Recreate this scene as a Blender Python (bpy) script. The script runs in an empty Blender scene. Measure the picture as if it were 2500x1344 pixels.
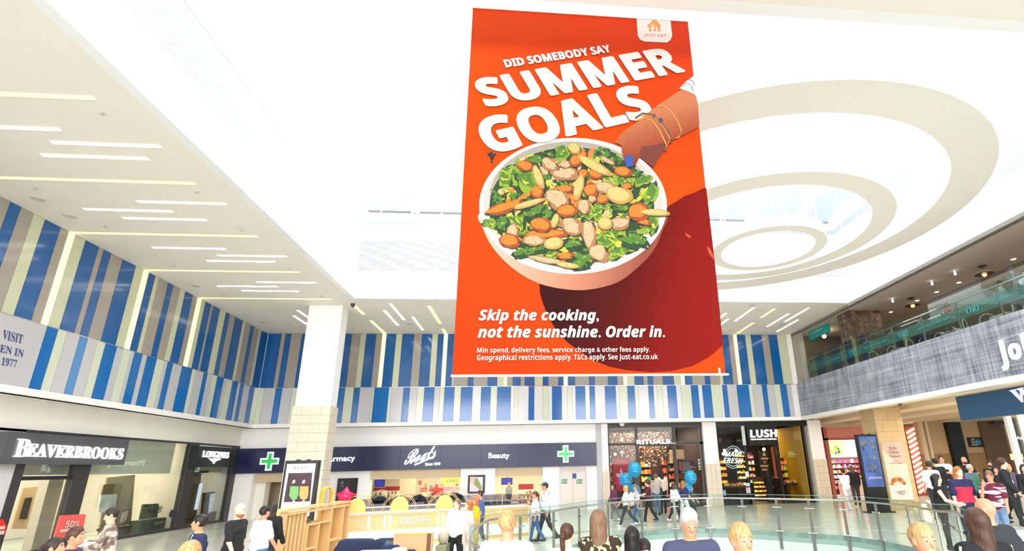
import bpy, math, random
import numpy as np
from mathutils import Vector, Matrix
from mathutils.geometry import tessellate_polygon

random.seed(7)
S = bpy.context.scene
COL = S.collection
H = 2.25                       # eye height above the mall floor
FL, CX, CY = 1254.32, 1424.57, 737.87
PITCH, YAW, ROLL = 0.31034925, -0.10390915, -0.02316653

# ------------------------------------------------------------------ camera
_cp, _sp, _c, _s = math.cos(PITCH), math.sin(PITCH), math.cos(YAW), math.sin(YAW)
FWD = Vector((-_s*_cp, _c*_cp, _sp)); _r = Vector((_c, _s, 0)); _u = _r.cross(FWD)
RGT = _r*math.cos(ROLL) + _u*math.sin(ROLL); UPV = -_r*math.sin(ROLL) + _u*math.cos(ROLL)
cam = bpy.data.cameras.new('camera'); camo = bpy.data.objects.new('camera', cam); COL.objects.link(camo)
camo.matrix_world = Matrix(((RGT.x, UPV.x, -FWD.x, 0), (RGT.y, UPV.y, -FWD.y, 0), (RGT.z, UPV.z, -FWD.z, H), (0, 0, 0, 1)))
cam.sensor_width = 36; cam.lens = FL/2500*36
cam.shift_x = -(CX-1250)/2500; cam.shift_y = (CY-672)/2500
cam.clip_start = .1; cam.clip_end = 400
S.camera = camo
S.view_settings.view_transform = 'Standard'; S.view_settings.look = 'None'
S.view_settings.gamma = 1; S.view_settings.use_curve_mapping = False
S.view_settings.exposure = 0.88

# ------------------------------------------------------------------ overcast sky: zenith brighter than the horizon
W = bpy.data.worlds.new('sky'); S.world = W; W.use_nodes = True
nt = W.node_tree; nt.nodes.clear()
tc = nt.nodes.new('ShaderNodeTexCoord'); sx = nt.nodes.new('ShaderNodeSeparateXYZ')
nt.links.new(tc.outputs['Generated'], sx.inputs[0])
cr = nt.nodes.new('ShaderNodeValToRGB'); nt.links.new(sx.outputs['Z'], cr.inputs[0])
cr.color_ramp.elements[0].position = .30; cr.color_ramp.elements[0].color = (.42, .49, .58, 1)
cr.color_ramp.elements[1].position = .85; cr.color_ramp.elements[1].color = (1, 1, 1, 1)
e_ = cr.color_ramp.elements.new(.55); e_.color = (.66, .72, .78, 1)
ml = nt.nodes.new('ShaderNodeMath'); ml.operation = 'MULTIPLY_ADD'
ml.inputs[1].default_value = 2.2; ml.inputs[2].default_value = 0.0
nt.links.new(sx.outputs['Z'], ml.inputs[0])
mx = nt.nodes.new('ShaderNodeMath'); mx.operation = 'MAXIMUM'; mx.inputs[1].default_value = .75
nt.links.new(ml.outputs[0], mx.inputs[0])
bg = nt.nodes.new('ShaderNodeBackground'); nt.links.new(cr.outputs[0], bg.inputs[0]); nt.links.new(mx.outputs[0], bg.inputs[1])
wo = nt.nodes.new('ShaderNodeOutputWorld'); nt.links.new(bg.outputs[0], wo.inputs[0])

def area(name, loc, size, power, col=(1, .97, .92), rot=(0, 0, 0)):
    l = bpy.data.lights.new(name, 'AREA'); l.shape = 'RECTANGLE'; l.size, l.size_y = size; l.energy = power; l.color = col
    o = bpy.data.objects.new(name, l); COL.objects.link(o); o.location = loc; o.rotation_euler = rot
    return o
area('skylight_daylight', (3.8, 14.5, 18.5), (26, 22), 2700, (1, .98, .96))
area('fill_light_behind', (1, -18, 8.2), (42, 12), 8800, (1, .97, .93), (math.radians(68), 0, 0))  # unseen fill panel added behind the camera, tilted to brighten surfaces facing it

# ------------------------------------------------------------------ pixel rays
def ray(x, y): return FWD + RGT*((x-CX)/FL) - UPV*((y-CY)/FL)
O = Vector((0, 0, H))
def AY(x, y, Y): k = ray(x, y); return O + k*(Y/k.y)
def AX(x, y, X): k = ray(x, y); return O + k*(X/k.x)
def AZ(x, y, z): k = ray(x, y); return O + k*((z-H)/k.z)
def AW(x, y, w): return O + ray(x, y)*w
def AV(x, y, A, B):
    n = Vector((B[1]-A[1], A[0]-B[0], 0)); k = ray(x, y)
    return O + k*((n.x*A[0]+n.y*A[1])/(n.x*k.x+n.y*k.y))

# ------------------------------------------------------------------ materials
MATS = {}
def lin(c): return tuple(((v/255)/12.92 if v/255 <= .04045 else ((v/255+.055)/1.055)**2.4) for v in c)
def mat(c, rough=.6, metal=0, emit=0, noise=0, scale=8, spec=.5, bump=0, stretch=None):
    key = (tuple(c), rough, metal, emit, noise, scale, spec, bump, stretch)
    if key in MATS: return MATS[key]
    m = bpy.data.materials.new('paint'); m.use_nodes = True; n = m.node_tree; b = n.nodes['Principled BSDF']
    L = lin(c)
    b.inputs['Base Color'].default_value = (*L, 1); b.inputs['Roughness'].default_value = rough
    b.inputs['Metallic'].default_value = metal; b.inputs['Specular IOR Level'].default_value = spec
    if emit:
        b.inputs['Emission Color'].default_value = (*L, 1); b.inputs['Emission Strength'].default_value = emit
    if noise or bump:
        t = n.nodes.new('ShaderNodeTexCoord'); mp_ = n.nodes.new('ShaderNodeMapping'); n.links.new(t.outputs['Object'], mp_.inputs[0])
        if stretch: mp_.inputs['Scale'].default_value = stretch
        nz = n.nodes.new('ShaderNodeTexNoise'); nz.inputs['Scale'].default_value = scale; nz.inputs['Detail'].default_value = 4
        n.links.new(mp_.outputs[0], nz.inputs['Vector'])
        if noise:
            mix = n.nodes.new('ShaderNodeMixRGB'); mix.blend_type = 'MULTIPLY'; mix.inputs[0].default_value = 1
            mix.inputs[1].default_value = (*L, 1); r = n.nodes.new('ShaderNodeMapRange')
            r.inputs[1].default_value = .3; r.inputs[2].default_value = .7; r.inputs[3].default_value = 1-noise; r.inputs[4].default_value = 1+noise*.4
            n.links.new(nz.outputs['Fac'], r.inputs[0]); n.links.new(r.outputs[0], mix.inputs[2]); n.links.new(mix.outputs[0], b.inputs['Base Color'])
        if bump:
            bp = n.nodes.new('ShaderNodeBump'); bp.inputs['Strength'].default_value = bump; bp.inputs['Distance'].default_value = .01
            n.links.new(nz.outputs['Fac'], bp.inputs['Height']); n.links.new(bp.outputs[0], b.inputs['Normal'])
    MATS[key] = m; return m
def glass(tint=(235, 245, 242), refl=.06, key='g', frost=0):
    k = ('glass', tuple(tint), refl, frost)
    if k in MATS: return MATS[k]
    m = bpy.data.materials.new('glass'); m.use_nodes = True; n = m.node_tree; n.nodes.clear()
    tr = n.nodes.new('ShaderNodeBsdfTransparent'); tr.inputs[0].default_value = (*lin(tint), 1)
    gl = n.nodes.new('ShaderNodeBsdfGlossy'); gl.inputs['Roughness'].default_value = .02
    fr = n.nodes.new('ShaderNodeLayerWeight'); fr.inputs[0].default_value = .25
    mr = n.nodes.new('ShaderNodeMapRange'); mr.inputs[3].default_value = refl; mr.inputs[4].default_value = .9
    n.links.new(fr.outputs['Facing'], mr.inputs[0])
    pw = n.nodes.new('ShaderNodeMath'); pw.operation = 'POWER'; pw.inputs[1].default_value = 3
    n.links.new(fr.outputs['Facing'], pw.inputs[0]); n.links.new(pw.outputs[0], mr.inputs[0])
    mi = n.nodes.new('ShaderNodeMixShader'); n.links.new(mr.outputs[0], mi.inputs[0]); n.links.new(tr.outputs[0], mi.inputs[1]); n.links.new(gl.outputs[0], mi.inputs[2])
    out = n.nodes.new('ShaderNodeOutputMaterial'); last = mi
    if frost:
        df = n.nodes.new('ShaderNodeBsdfDiffuse'); df.inputs[0].default_value = (*lin((150, 205, 200)), 1)
        m2 = n.nodes.new('ShaderNodeMixShader'); m2.inputs[0].default_value = frost
        n.links.new(mi.outputs[0], m2.inputs[1]); n.links.new(df.outputs[0], m2.inputs[2]); last = m2
    n.links.new(last.outputs[0], out.inputs[0]); MATS[k] = m; return m

# ------------------------------------------------------------------ mesh builder
class MB:
    def __init__(s): s.v = []; s.f = []; s.m = []; s.mats = []
    def mi(s, m):
        if m not in s.mats: s.mats.append(m)
        return s.mats.index(m)
    def add(s, vs, fs, m):
        b = len(s.v); k = s.mi(m); s.v += [tuple(p) for p in vs]
        for f in fs: s.f.append(tuple(i+b for i in f)); s.m.append(k)
        return s
    def box(s, a, b, m):
        x0, x1 = sorted((a[0], b[0])); y0, y1 = sorted((a[1], b[1])); z0, z1 = sorted((a[2], b[2]))
        vs = [(x0, y0, z0), (x1, y0, z0), (x1, y1, z0), (x0, y1, z0), (x0, y0, z1), (x1, y0, z1), (x1, y1, z1), (x0, y1, z1)]
        return s.add(vs, BOXF, m)
    def hexa(s, o, u, v, w, m):          # parallelepiped from corner o and three edge vectors
        o, u, v, w = map(Vector, (o, u, v, w))
        if u.cross(v).dot(w) < 0: u, v = v, u
        return s.add([o, o+u, o+u+v, o+v, o+w, o+u+w, o+u+v+w, o+v+w], BOXF, m)
    def poly(s, pts, m): return s.add(pts, [tuple(range(len(pts)))], m)
    def slab(s, pts, off, m):            # polygon extruded by vector off
        n = len(pts); off = Vector(off); p = [Vector(q) for q in pts]
        fs = [tuple(range(n))[::-1], tuple(range(n, 2*n))] + [(i, (i+1) % n, n+(i+1) % n, n+i) for i in range(n)]
        return s.add(p+[q+off for q in p], fs, m)
    def tube(s, path, r, m, seg=8, closed=False, r2=None):
        P = [Vector(p) for p in path]; n = len(P); vs = []
        for i, p in enumerate(P):
            if closed: t = P[(i+1) % n]-P[i-1]
            else: t = P[min(i+1, n-1)]-P[max(i-1, 0)]
            t.normalize(); a = t.cross(Vector((0, 0, 1)))
            if a.length < 1e-3: a = t.cross(Vector((1, 0, 0)))
            a.normalize(); b = t.cross(a); rr = r if r2 is None else r+(r2-r)*i/max(n-1, 1)
            for k in range(seg):
                g = 2*math.pi*k/seg; vs.append(p+a*(rr*math.cos(g))+b*(rr*math.sin(g)))
        fs = []
        for i in range(n if closed else n-1):
            j = (i+1) % n
            for k in range(seg): l = (k+1) % seg; fs.append((i*seg+k, i*seg+l, j*seg+l, j*seg+k))
        if not closed: fs += [tuple(range(seg))[::-1], tuple((n-1)*seg+k for k in range(seg))]
        return s.add(vs, fs, m)
    def lathe(s, c, prof, m, seg=16):    # prof: (radius, z)
        vs = []; fs = []
        for r, z in prof:
            for k in range(seg): g = 2*math.pi*k/seg; vs.append((c[0]+r*math.cos(g), c[1]+r*math.sin(g), c[2]+z))
        for i in range(len(prof)-1):
            for k in range(seg): l = (k+1) % seg; fs.append((i*seg+k, i*seg+l, (i+1)*seg+l, (i+1)*seg+k))
        fs += [tuple(range(seg))[::-1], tuple((len(prof)-1)*seg+k for k in range(seg))]
        return s.add(vs, fs, m)
    def ball(s, c, r, m, seg=12, rings=8):
        r = (r, r, r) if isinstance(r, (int, float)) else r; vs = []; fs = []
        for i in range(rings+1):
            t = math.pi*i/rings
            for k in range(seg): g = 2*math.pi*k/seg; vs.append((c[0]+r[0]*math.sin(t)*math.cos(g), c[1]+r[1]*math.sin(t)*math.sin(g), c[2]-r[2]*math.cos(t)))
        for i in range(rings):
            for k in range(seg): l = (k+1) % seg; fs.append((i*seg+k, i*seg+l, (i+1)*seg+l, (i+1)*seg+k))
        return s.add(vs, fs, m)
    def mesh(s, name='m', smooth=False):
        me = bpy.data.meshes.new(name); me.from_pydata(s.v, [], s.f)
        for m in s.mats: me.materials.append(m)
        me.polygons.foreach_set('material_index', s.m)
        if smooth: me.polygons.foreach_set('use_smooth', [True]*len(s.f))
        me.update(); return me
BOXF = [(0, 3, 2, 1), (4, 5, 6, 7), (0, 1, 5, 4), (1, 2, 6, 5), (2, 3, 7, 6), (3, 0, 4, 7)]

def ob(name, mb, parent=None, label=None, cat=None, group=None, kind=None, smooth=False, local=False):
    me = mb.mesh(name, smooth) if isinstance(mb, MB) else mb
    o = bpy.data.objects.new(name, me); COL.objects.link(o)
    if parent:
        o.parent = parent
        if parent.type == 'EMPTY' and not local: o.matrix_parent_inverse = parent.matrix_basis.inverted()
    return tag(o, label, cat, group, kind)
def tag(o, label=None, cat=None, group=None, kind=None):
    if label: o['label'] = label
    if cat: o['category'] = cat
    if group: o['group'] = group
    if kind: o['kind'] = kind
    return o
def empty(name, loc, label=None, cat=None, group=None, kind=None, rz=0):
    o = bpy.data.objects.new(name, None); COL.objects.link(o)
    o.matrix_basis = Matrix.Translation(Vector(loc)) @ Matrix.Rotation(rz, 4, 'Z')
    return tag(o, label, cat, group, kind)
def dup(o, parent=None):
    c = o.copy(); COL.objects.link(c); c.parent = parent
    for ch in list(o.children): dup(ch, c)
    return c
def B(name, a, b, m, parent=None, **k): return ob(name, MB().box(a, b, m), parent, **k)

def styled(t, st):
    base = {'bs': (0x1D400, 0x1D41A, 0x1D7CE), 'bb': (0x1D5D4, 0x1D5EE, 0x1D7EC), 'bi': (0x1D63C, 0x1D656, 0x1D7EC), 'sc': (0x1D4D0, 0x1D4EA, 0x1D7CE), 'it': (0x1D468, 0x1D482, 0x1D7CE)}.get(st)
    if not base: return t
    return ''.join(chr(base[0]+ord(c)-65) if 'A' <= c <= 'Z' else chr(base[1]+ord(c)-97) if 'a' <= c <= 'z' else chr(base[2]+ord(c)-48) if '0' <= c <= '9' else c for c in t)
TQ = []
def text(t, BL, BR, TL, m, style='', fat=0, depth=0, parent=None, name='lettering', label=None, extra=(), fatr=0):
    """lettering as a mesh whose bounding box is laid on the parallelogram BL, BR, TL (made at the end in one go)"""
    BL, BR, TL = Vector(BL), Vector(BR), Vector(TL)
    if fatr: extra = [(fatr*math.cos(k*math.pi/8)/(BR-BL).length, fatr*math.sin(k*math.pi/8)/(TL-BL).length) for k in range(16)]
    TQ.append((t, Vector(BL), Vector(BR), Vector(TL), m, style, fat, depth, parent, name, label, extra))
def flush_text():
    keys = {}
    for q in TQ: keys.setdefault((q[0], q[5], q[6]), None)
    obs = {}
    tmp = bpy.data.scenes.new('tmp')
    for k in keys:
        cu = bpy.data.curves.new('t', 'FONT'); cu.body = styled(k[0], k[1]); cu.resolution_u = 3; cu.offset = k[2]
        o = bpy.data.objects.new('t', cu); tmp.collection.objects.link(o); obs[k] = o
    vl = tmp.view_layers[0]; vl.update(); dg = vl.depsgraph
    for k, o in obs.items():
        me = bpy.data.meshes.new_from_object(o.evaluated_get(dg))
        v = np.array([tuple(q.co) for q in me.vertices]); fs = [tuple(p.vertices) for p in me.polygons]
        bpy.data.meshes.remove(me)
        v = v[:, :2]-v[:, :2].min(0); keys[k] = (v/v.max(0), fs)
    for o in obs.values():
        c = o.data; bpy.data.objects.remove(o); bpy.data.curves.remove(c)
    bpy.data.scenes.remove(tmp)
    for t, BL, BR, TL, m, style, fat, depth, parent, name, label, extra in TQ:
        v, fs = keys[(t, style, fat)]; u = BR-BL; w = TL-BL; n = u.cross(w).normalized(); mb = MB()
        for i, (ex, ey) in enumerate([(0, 0)]+list(extra)):
            mb.add([BL+u*(a+ex)+w*(b+ey)+n*(depth-.00005*i) for a, b in v], fs, m)
        if depth:
            cnt = set((f[i], f[(i+1) % len(f)]) for f in fs for i in range(len(f)))
            P = [BL+u*a+w*b for a, b in v]; N = len(P)
            mb.add(P+[p+n*depth for p in P], [(a, b, b+N, a+N) for (a, b) in cnt if (b, a) not in cnt], m)
        ob(name, mb, parent, label=label)

# palettes
WHITE = mat((250, 247, 242), .55, noise=.02, scale=2); CEIL = mat((250, 241, 229), .7, noise=.02, scale=1.5)
GLOSSW = mat((250, 250, 250), .35)
CREAM = mat((248, 242, 232), .6, noise=.02, scale=2)
STONE = mat((226, 212, 192), .6, noise=.05, scale=6); STONE2 = mat((196, 170, 128), .6, noise=.08, scale=6)
DARK = mat((52, 52, 54), .4); BLACK = mat((16, 16, 18), .35); STEEL = mat((170, 165, 155), .3, .9); CHROME = mat((215, 215, 215), .15, 1)
LIGHT = mat((255, 250, 240), .5, emit=4.5); LIGHTY = mat((250, 240, 178), .5, emit=.5)
NAVY = mat((24, 30, 74), .3); OAK = mat((226, 186, 128), .5, noise=.12, scale=5, stretch=(1, 1, .15)); OAKD = mat((140, 98, 70), .6)
GLASS = glass((215, 235, 228), .05); CLEAR = glass((240, 246, 244), .04)

XL, YB, XR = -15.1, 30.2, 16.2
ZC, ZSP, ZB, ZLIP = 7.70+H, 4.58+H, 2.62+H, 2.42+H
VX0, VX1, VY0, VY1 = -8.22, 15.95, 6.9, 23.55      # roof void

# ------------------------------------------------------------------ walls with striped glass cladding
CP = {'b': mat((20, 92, 160), .12, spec=.6), 'B': mat((10, 106, 182), .12, spec=.6), 'l': mat((66, 134, 196), .12, spec=.6),
      't': mat((164, 155, 146), .15, spec=.6), 'g': mat((196, 195, 198), .15, spec=.6), 'w': mat((222, 222, 226), .15, spec=.6),
      'c': mat((203, 206, 176), .15, spec=.6), 'C': mat((212, 218, 196), .15, spec=.6)}
wl = B('wall_left', (XL-.25, -3, ZLIP), (XL-.03, YB+.2, ZC+.1), WHITE, kind='structure')
wb = B('wall_back', (XL-.2, YB+.03, ZLIP), (XR+.4, YB+.3, ZC+.1), WHITE, kind='structure')
def clad_left(bounds, cols, yf, z0, z1, zr):
    Y = [AX(x, yf(x), XL).y for x in bounds]
    for a, b, c in zip(Y, Y[1:], cols):
        if c == 'L':
            t = empty('wall_light', (XL, (a+b)/2, z0), 'tall pale yellow light strip on the left wall, %s' % zr.pop(0), 'wall light')
            B('diffuser', (XL-.02, a+.02, z0), (XL+.05, b-.02, z1-.01), LIGHTY, t)
        else: B('cladding_panel', (XL-.03, a+.006, z0+.01), (XL+.02, b-.006, z1-.01), CP[c], wl)
up = [25, 51, 82, 109.5, 147.5, 168, 182, 208.5, 241, 253, 271, 299, 331.5, 350.7, 362, 379, 388, 410, 423, 440, 452, 471, 482, 491, 501, 515, 520, 537, 551, 561, 574, 593, 599, 612, 620, 632, 638, 655]
upc = 'btcbtLcbtbtbcLbctbtcbtLcbtbcbtbctbtcb'
clad_left(up, upc, lambda x: 476.5+.5137*x, ZSP, ZC, ['nearest to the grey lettered panel', 'second from the camera', 'nearest the far corner'])
lo = [67, 96, 119, 153, 174, 200, 220, 250, 267, 287, 296, 317, 329, 354, 373, 382, 396, 419, 446, 455, 475, 485, 498, 510, 527, 535, 549, 563, 570, 579, 594, 606]
loc_ = 'BCglgCBgCgBgBCgBgBCgBgCBgCBgBgB'
clad_left(lo, loc_, lambda x: 939.6+.156*x, ZB, ZSP, [])
y0 = AX(25, 476.5+.5137*25, XL).y; y1 = AX(67, 950, XL).y
yy = y0; k = 0
while yy > 8:
    w_ = [.5, .6, .7, .45, .8][k % 5]; B('cladding_panel', (XL-.03, yy-w_+.006, ZSP+.01), (XL+.02, yy-.006, ZC-.01), CP['tcbtb'[k % 5]], wl); yy -= w_; k += 1
gp = B('cladding_panel', (XL-.03, y1-6.2, ZB+.01), (XL+.02, y1-.006, ZSP-.01), CP['g'], wl)
LB = mat((52, 70, 140), .5)
for s_, bl, br, tl in (('VISIT', (5, 827), (54, 839), (9, 804)), ('QUEEN IN', (-50, 852), (56, 876), (-46, 828)), ('1977', (3, 890), (40, 897), (6, 871)), ('FIRST', (-60, 811), (-5, 824), (-56, 789)), ('OPENED IN', (-100, 868), (-5, 888), (-96, 846))):
    text(s_, AX(*bl, XL+.03), AX(*br, XL+.03), AX(*tl, XL+.03), LB, 'bs', parent=wl)
def clad_back(segs, z0, z1, names):
    for x0, x1, y, c in segs:
        a = AY(x0, y, YB).x; b = AY(x1, y, YB).x
        if c == 'L':
            t = empty('wall_light', ((a+b)/2, YB, z0), 'pale yellow light strip on the back wall, '+names.pop(0), 'wall light')
            B('diffuser', (a+.02, YB-.05, z0), (b-.02, YB+.02, z1-.01), LIGHTY, t)
        else: B('cladding_panel', (a+.006, YB-.02, z0+.01), (b-.006, YB+.03, z1-.01), CP[c], wb)
def seq(xs, cs, y): return [(a, b, y, c) for a, b, c in zip(xs, xs[1:], cs)]
ub = seq([656, 688, 698, 712, 738, 752, 775, 790, 812, 828, 844, 860, 881, 895, 919, 934, 944, 968, 983, 1012, 1031, 1056, 1070, 1084, 1094, 1110], 'btbtbctbtcbtcbtLbcbtbcbLb', 815)
ub += seq([1106, 1142, 1156, 1190, 1214, 1230, 1238, 1252, 1271, 1281, 1305, 1325, 1339, 1363, 1376, 1386, 1404, 1438, 1452, 1484, 1507, 1522, 1531, 1549, 1571, 1581, 1595, 1618, 1645, 1663, 1672, 1690, 1721, 1734, 1757, 1766], 'tbtbcLtbtbcbtbLbtbtbtLcbtbtbcLbtbtc', 930)
a_ = AY(1766, 930, YB).x
ub += [(1754, 1777, 816, 'b')]+seq([1777, 1789, 1798, 1818, 1832, 1858, 1875, 1896, 1916], 'tLbcbtbc', 816)
clad_back(ub, ZSP, ZC, ['right of the white column', 'at left edge of the orange banner', 'under the banner, first from left', 'under the banner, second from left', 'under the banner, third from left', 'under the banner at its right end', 'right of the banner'])
lb = seq([610, 620, 634, 662, 678, 703, 720, 760, 790, 820, 834, 856, 871, 903, 907, 943, 950, 979, 995, 1014, 1031, 1056, 1070, 1081, 1106, 1122, 1151, 1172, 1196, 1212, 1246, 1255, 1265, 1290, 1304, 1325, 1340, 1348, 1372, 1385, 1398, 1406, 1430, 1441, 1454, 1479, 1506, 1514, 1535, 1553, 1562, 1587, 1600, 1608, 1622, 1634, 1656, 1668, 1693, 1711, 1721, 1743, 1765, 1771, 1783, 1807, 1837, 1846, 1870, 1882, 1900, 1915, 1931, 1943],
         'CCgBgCBgBBCBgCBCgBgCBgCBCBwBCBwCwBwCwBwCwBwBwBwCBCwBwCwBwCBwBCwBgBCgBgCBg', 1024)
clad_back(lb, ZB, ZSP, [])
B('trim_1', (XL, YB-.035, ZSP-.012), (XR, YB-.005, ZSP+.012), CHROME, kind='structure')
B('trim_2', (XL-.005, 3, ZSP-.012), (XL+.035, YB, ZSP+.012), CHROME, kind='structure')
# ledge under the cladding
B('trim_3', (XL-.9, 2, ZLIP), (XL+.12, YB+.02, ZB), WHITE, kind='structure')
B('trim_4', (XL-.9, YB-.12, ZLIP), (XR+.2, YB+.6, ZB), WHITE, kind='structure')
B('trim_5', (AY(1917, 817, YB).x, YB-.12, ZSP), (XR+.05, YB+.02, ZC), WHITE, kind='structure')

# ------------------------------------------------------------------ ceiling with roof void
cl = MB()
cl.box((XL-.2, -4, ZC), (VX0-.25, YB+.3, ZC+.25), CEIL); cl.box((VX0-.25, VY1+.25, ZC), (XR, YB+.3, ZC+.25), CEIL)
cl.box((VX0-.25, -4, ZC), (XR+3, VY0-.25, ZC+.25), CEIL); cl.box((VX1+.25, VY0, ZC-.05), (XR+.3, VY1+.25, ZC+.25), WHITE)
ceil = ob('ceiling', cl, kind='structure')
ZL0, ZL1, ZTOP = 9.08+H, 10.66+H, 11.5+H
fa = MB()
t_ = .25
for (a, b) in (((VX0-t_, VY0, ZC), (VX0, VY1, ZL0)), ((VX0-t_, VY0, ZL1), (VX0, VY1, ZTOP)), ((VX0-t_, VY0, ZL0), (VX0-.12, VY1, ZL1)),
               ((VX0-t_, VY1, ZC), (VX1+t_, VY1+t_, ZL0)), ((VX0-t_, VY1, ZL1), (VX1+t_, VY1+t_, ZTOP)), ((VX0-t_, VY1+.12, ZL0), (VX1+t_, VY1+t_, ZL1)),
               ((VX1, VY0, ZC-.05), (VX1+t_, VY1, ZL0)), ((VX1, VY0, ZL1), (VX1+t_, VY1, ZTOP)), ((VX1+.12, VY0, ZL0), (VX1+t_, VY1, ZL1)),
               ((VX0-t_, VY0-t_, ZC), (VX1+t_, VY0, ZTOP))):
    fa.box(a, b, GLOSSW)
void = ob('wall_rooflight', fa, kind='structure', label='white upstand walls around the rooflight opening')
lv = MB(); n_ = 26
for i in range(n_):
    z = ZL0+(ZL1-ZL0)*(i+.5)/n_; h_ = .018
    lv.box((VX0-.06, VY0, z-h_), (VX0-.01, VY1, z+h_), GLOSSW); lv.box((VX0, VY1+.01, z-h_), (VX1, VY1+.06, z+h_), GLOSSW)
    lv.box((VX1+.01, VY0, z-h_), (VX1+.06, VY1, z+h_), GLOSSW)
ob('louvre', lv, void, kind='stuff')
# skylight: edge tubes, rafters rising towards the camera, panes
ED = 12.0+H
sk = empty('window_1', (0, 0, ED), kind='structure')
rise = .20
def roofz(y): return ED+.25+rise*(VY1-y) if y > 15 else ED+.25+rise*(VY1-15)
curb = MB(); curb.tube([(VX0+.1, VY0, ED), (VX0+.1, VY1, ED)], .16, GLOSSW, 12); curb.tube([(VX0, VY1-.1, ED-.1), (VX1, VY1-.1, ED-.1)], .16, GLOSSW, 12)
curb.tube([(VX1-.1, VY0, ED), (VX1-.1, VY1, ED)], .2, GLOSSW, 12)
ob('edge_tube', curb, sk)
gk = MB(); gm = mat((120, 116, 112), .5)
gk.box((VX0+.1, VY1-.04, ED+.1), (VX1-.1, VY1, ED+.24), gm); gk.box((VX0-.05, VY0, ED+.12), (VX0+.0, VY1, ED+.2), gm); gk.box((VX1, VY0, ED+.12), (VX1+.05, VY1, ED+.2), gm)
ob('gutter', gk, sk)
xs_ = [VX0, -5.75, -2.9, -.05, 2.8, 5.65, 8.5, 11.35, 13.9, VX1]
for i, x in enumerate(xs_):
    r_ = MB()
    for a, b in ((VY1, 15), (15, VY0)):
        r_.hexa((x-.17, a, roofz(a)-.22), (.34, 0, 0), (0, b-a, roofz(b)-roofz(a)), (0, 0, .34), GLOSSW)
    ob('rafter', r_, sk)
    if i < len(xs_)-1:
        for a, b in ((VY1, 15), (15, VY0)):
            ob('pane', MB().hexa((x+.17, a, roofz(a)), (xs_[i+1]-x-.34, 0, 0), (0, b-a, roofz(b)-roofz(a)), (0, 0, .02), glass((250, 252, 255), .0)), sk)
br = MB()
for x in np.arange(VX0+.8, VX1, 1.45): br.box((x-.03, VY1-.12, ED), (x+.03, VY1-.02, ED+.24), GLOSSW)
for y in (9.5, 12.5, 15.3, 19.2): br.box((VX0-.02, y-.12, ED-.1), (VX0+.3, y+.12, ED+.35), GLOSSW)
ob('bracket', br, sk)
# cover of the roof outside the glass keeps stray light off the ledges
B('roof', (XL-.5, VY1+t_, ZC+.6), (XR+14, YB+12, ZC+.8), WHITE, kind='structure')

# ------------------------------------------------------------------ ring pendants
def ring(nm, c, Ro, Ri, z, lab):
    t = empty('ring_pendant', (c[0], c[1], z), lab, 'pendant', 'white rings hanging under the rooflight')
    N = 96; mb = MB(); hh = .42; vs = []
    for k in range(N):
        g = 2*math.pi*k/N
        for r, zz in ((Ri, 0), (Ro, 0), (Ro, hh), (Ri, hh)): vs.append((c[0]+r*math.cos(g), c[1]+r*math.sin(g), z+zz))
    fs = []; 
    for k in range(N):
        a = 4*k; b = 4*((k+1) % N)
        for i in range(4): j = (i+1) % 4; fs.append((a+i, a+j, b+j, b+i))
    mb.add(vs, fs, GLOSSW); o = ob('ring', mb, t)
    me = o.data; me.materials.append(mat((250, 243, 232), .6))
    for i, p in enumerate(me.polygons):
        p.use_smooth = False
        if i % 4 == 0: p.material_index = 1
    n = 10
    for k in range(n):
        g = 2*math.pi*(k+.35)/n; x = c[0]+(Ro+Ri)/2*math.cos(g); y = c[1]+(Ro+Ri)/2*math.sin(g)
        ob('rod', MB().tube([(x, y, z+hh), (x, y, min(roofz(min(y, VY1)), ED+1.9)-.2)], .018, GLOSSW, 6), t)
zr_ = 8.0
for nm, k_, cc, ro, ri, lab in (('a', zr_, (.93, 1.965), .886, .748, 'largest white ring hanging under the rooflight, right of the orange banner'),
                               ('b', zr_-.25, (1.04, 2.10), .566, .476, 'middle-sized white ring hanging inside the largest ring'),
                               ('c', zr_-.5, (1.15, 2.235), .272, .220, 'smallest white ring hanging at the centre of the rings')):
    ring(nm, (cc[0]*k_, cc[1]*k_), ro*k_, ri*k_, k_+H, lab)

# ------------------------------------------------------------------ ceiling lights
def cbox(p, q, wd, m, name, label, cat, group, z=ZC):
    a = AZ(*p, z); b = AZ(*q, z)
    if abs(a.x-b.x) > abs(a.y-b.y): y = (a.y+b.y)/2; A_ = (a.x, y-wd, z-.012); B_ = (b.x, y+wd, z+.01)
    else: x = (a.x+b.x)/2; A_ = (x-wd, a.y, z-.012); B_ = (x+wd, b.y, z+.01)
    t = empty(name, ((A_[0]+B_[0])/2, (A_[1]+B_[1])/2, z), label, cat, group)
    B('diffuser', A_, B_, m, t)
    e = .02; f = MB(); f.box((min(A_[0], B_[0])-e, min(A_[1], B_[1])-e, z-.006), (max(A_[0], B_[0])+e, max(A_[1], B_[1])+e, z+.004), CEIL); ob('frame', f, t)
bays = [10.0, 13.47, 16.87, 20.24]
pat = [[(-13.36, -10.91, 1.19), (-11.5, -9.09, 1.73), (-12.18, -9.74, 2.3)], [(-11.54, -9.11, 1.14), (-13.39, -10.92, 1.71), (-12.69, -10.27, 2.25)],
       [(-13.32, -10.91, 1.13), (-11.51, -9.11, 1.74), (-12.17, -9.76, 2.29)], [(-11.51, -9.12, 1.22), (-13.36, -10.92, 1.77), (-12.68, -10.29, 2.36)]]
bn = ['nearest bay of the left ceiling', 'second bay of the left ceiling', 'third bay of the left ceiling', 'farthest bay of the left ceiling']
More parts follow.
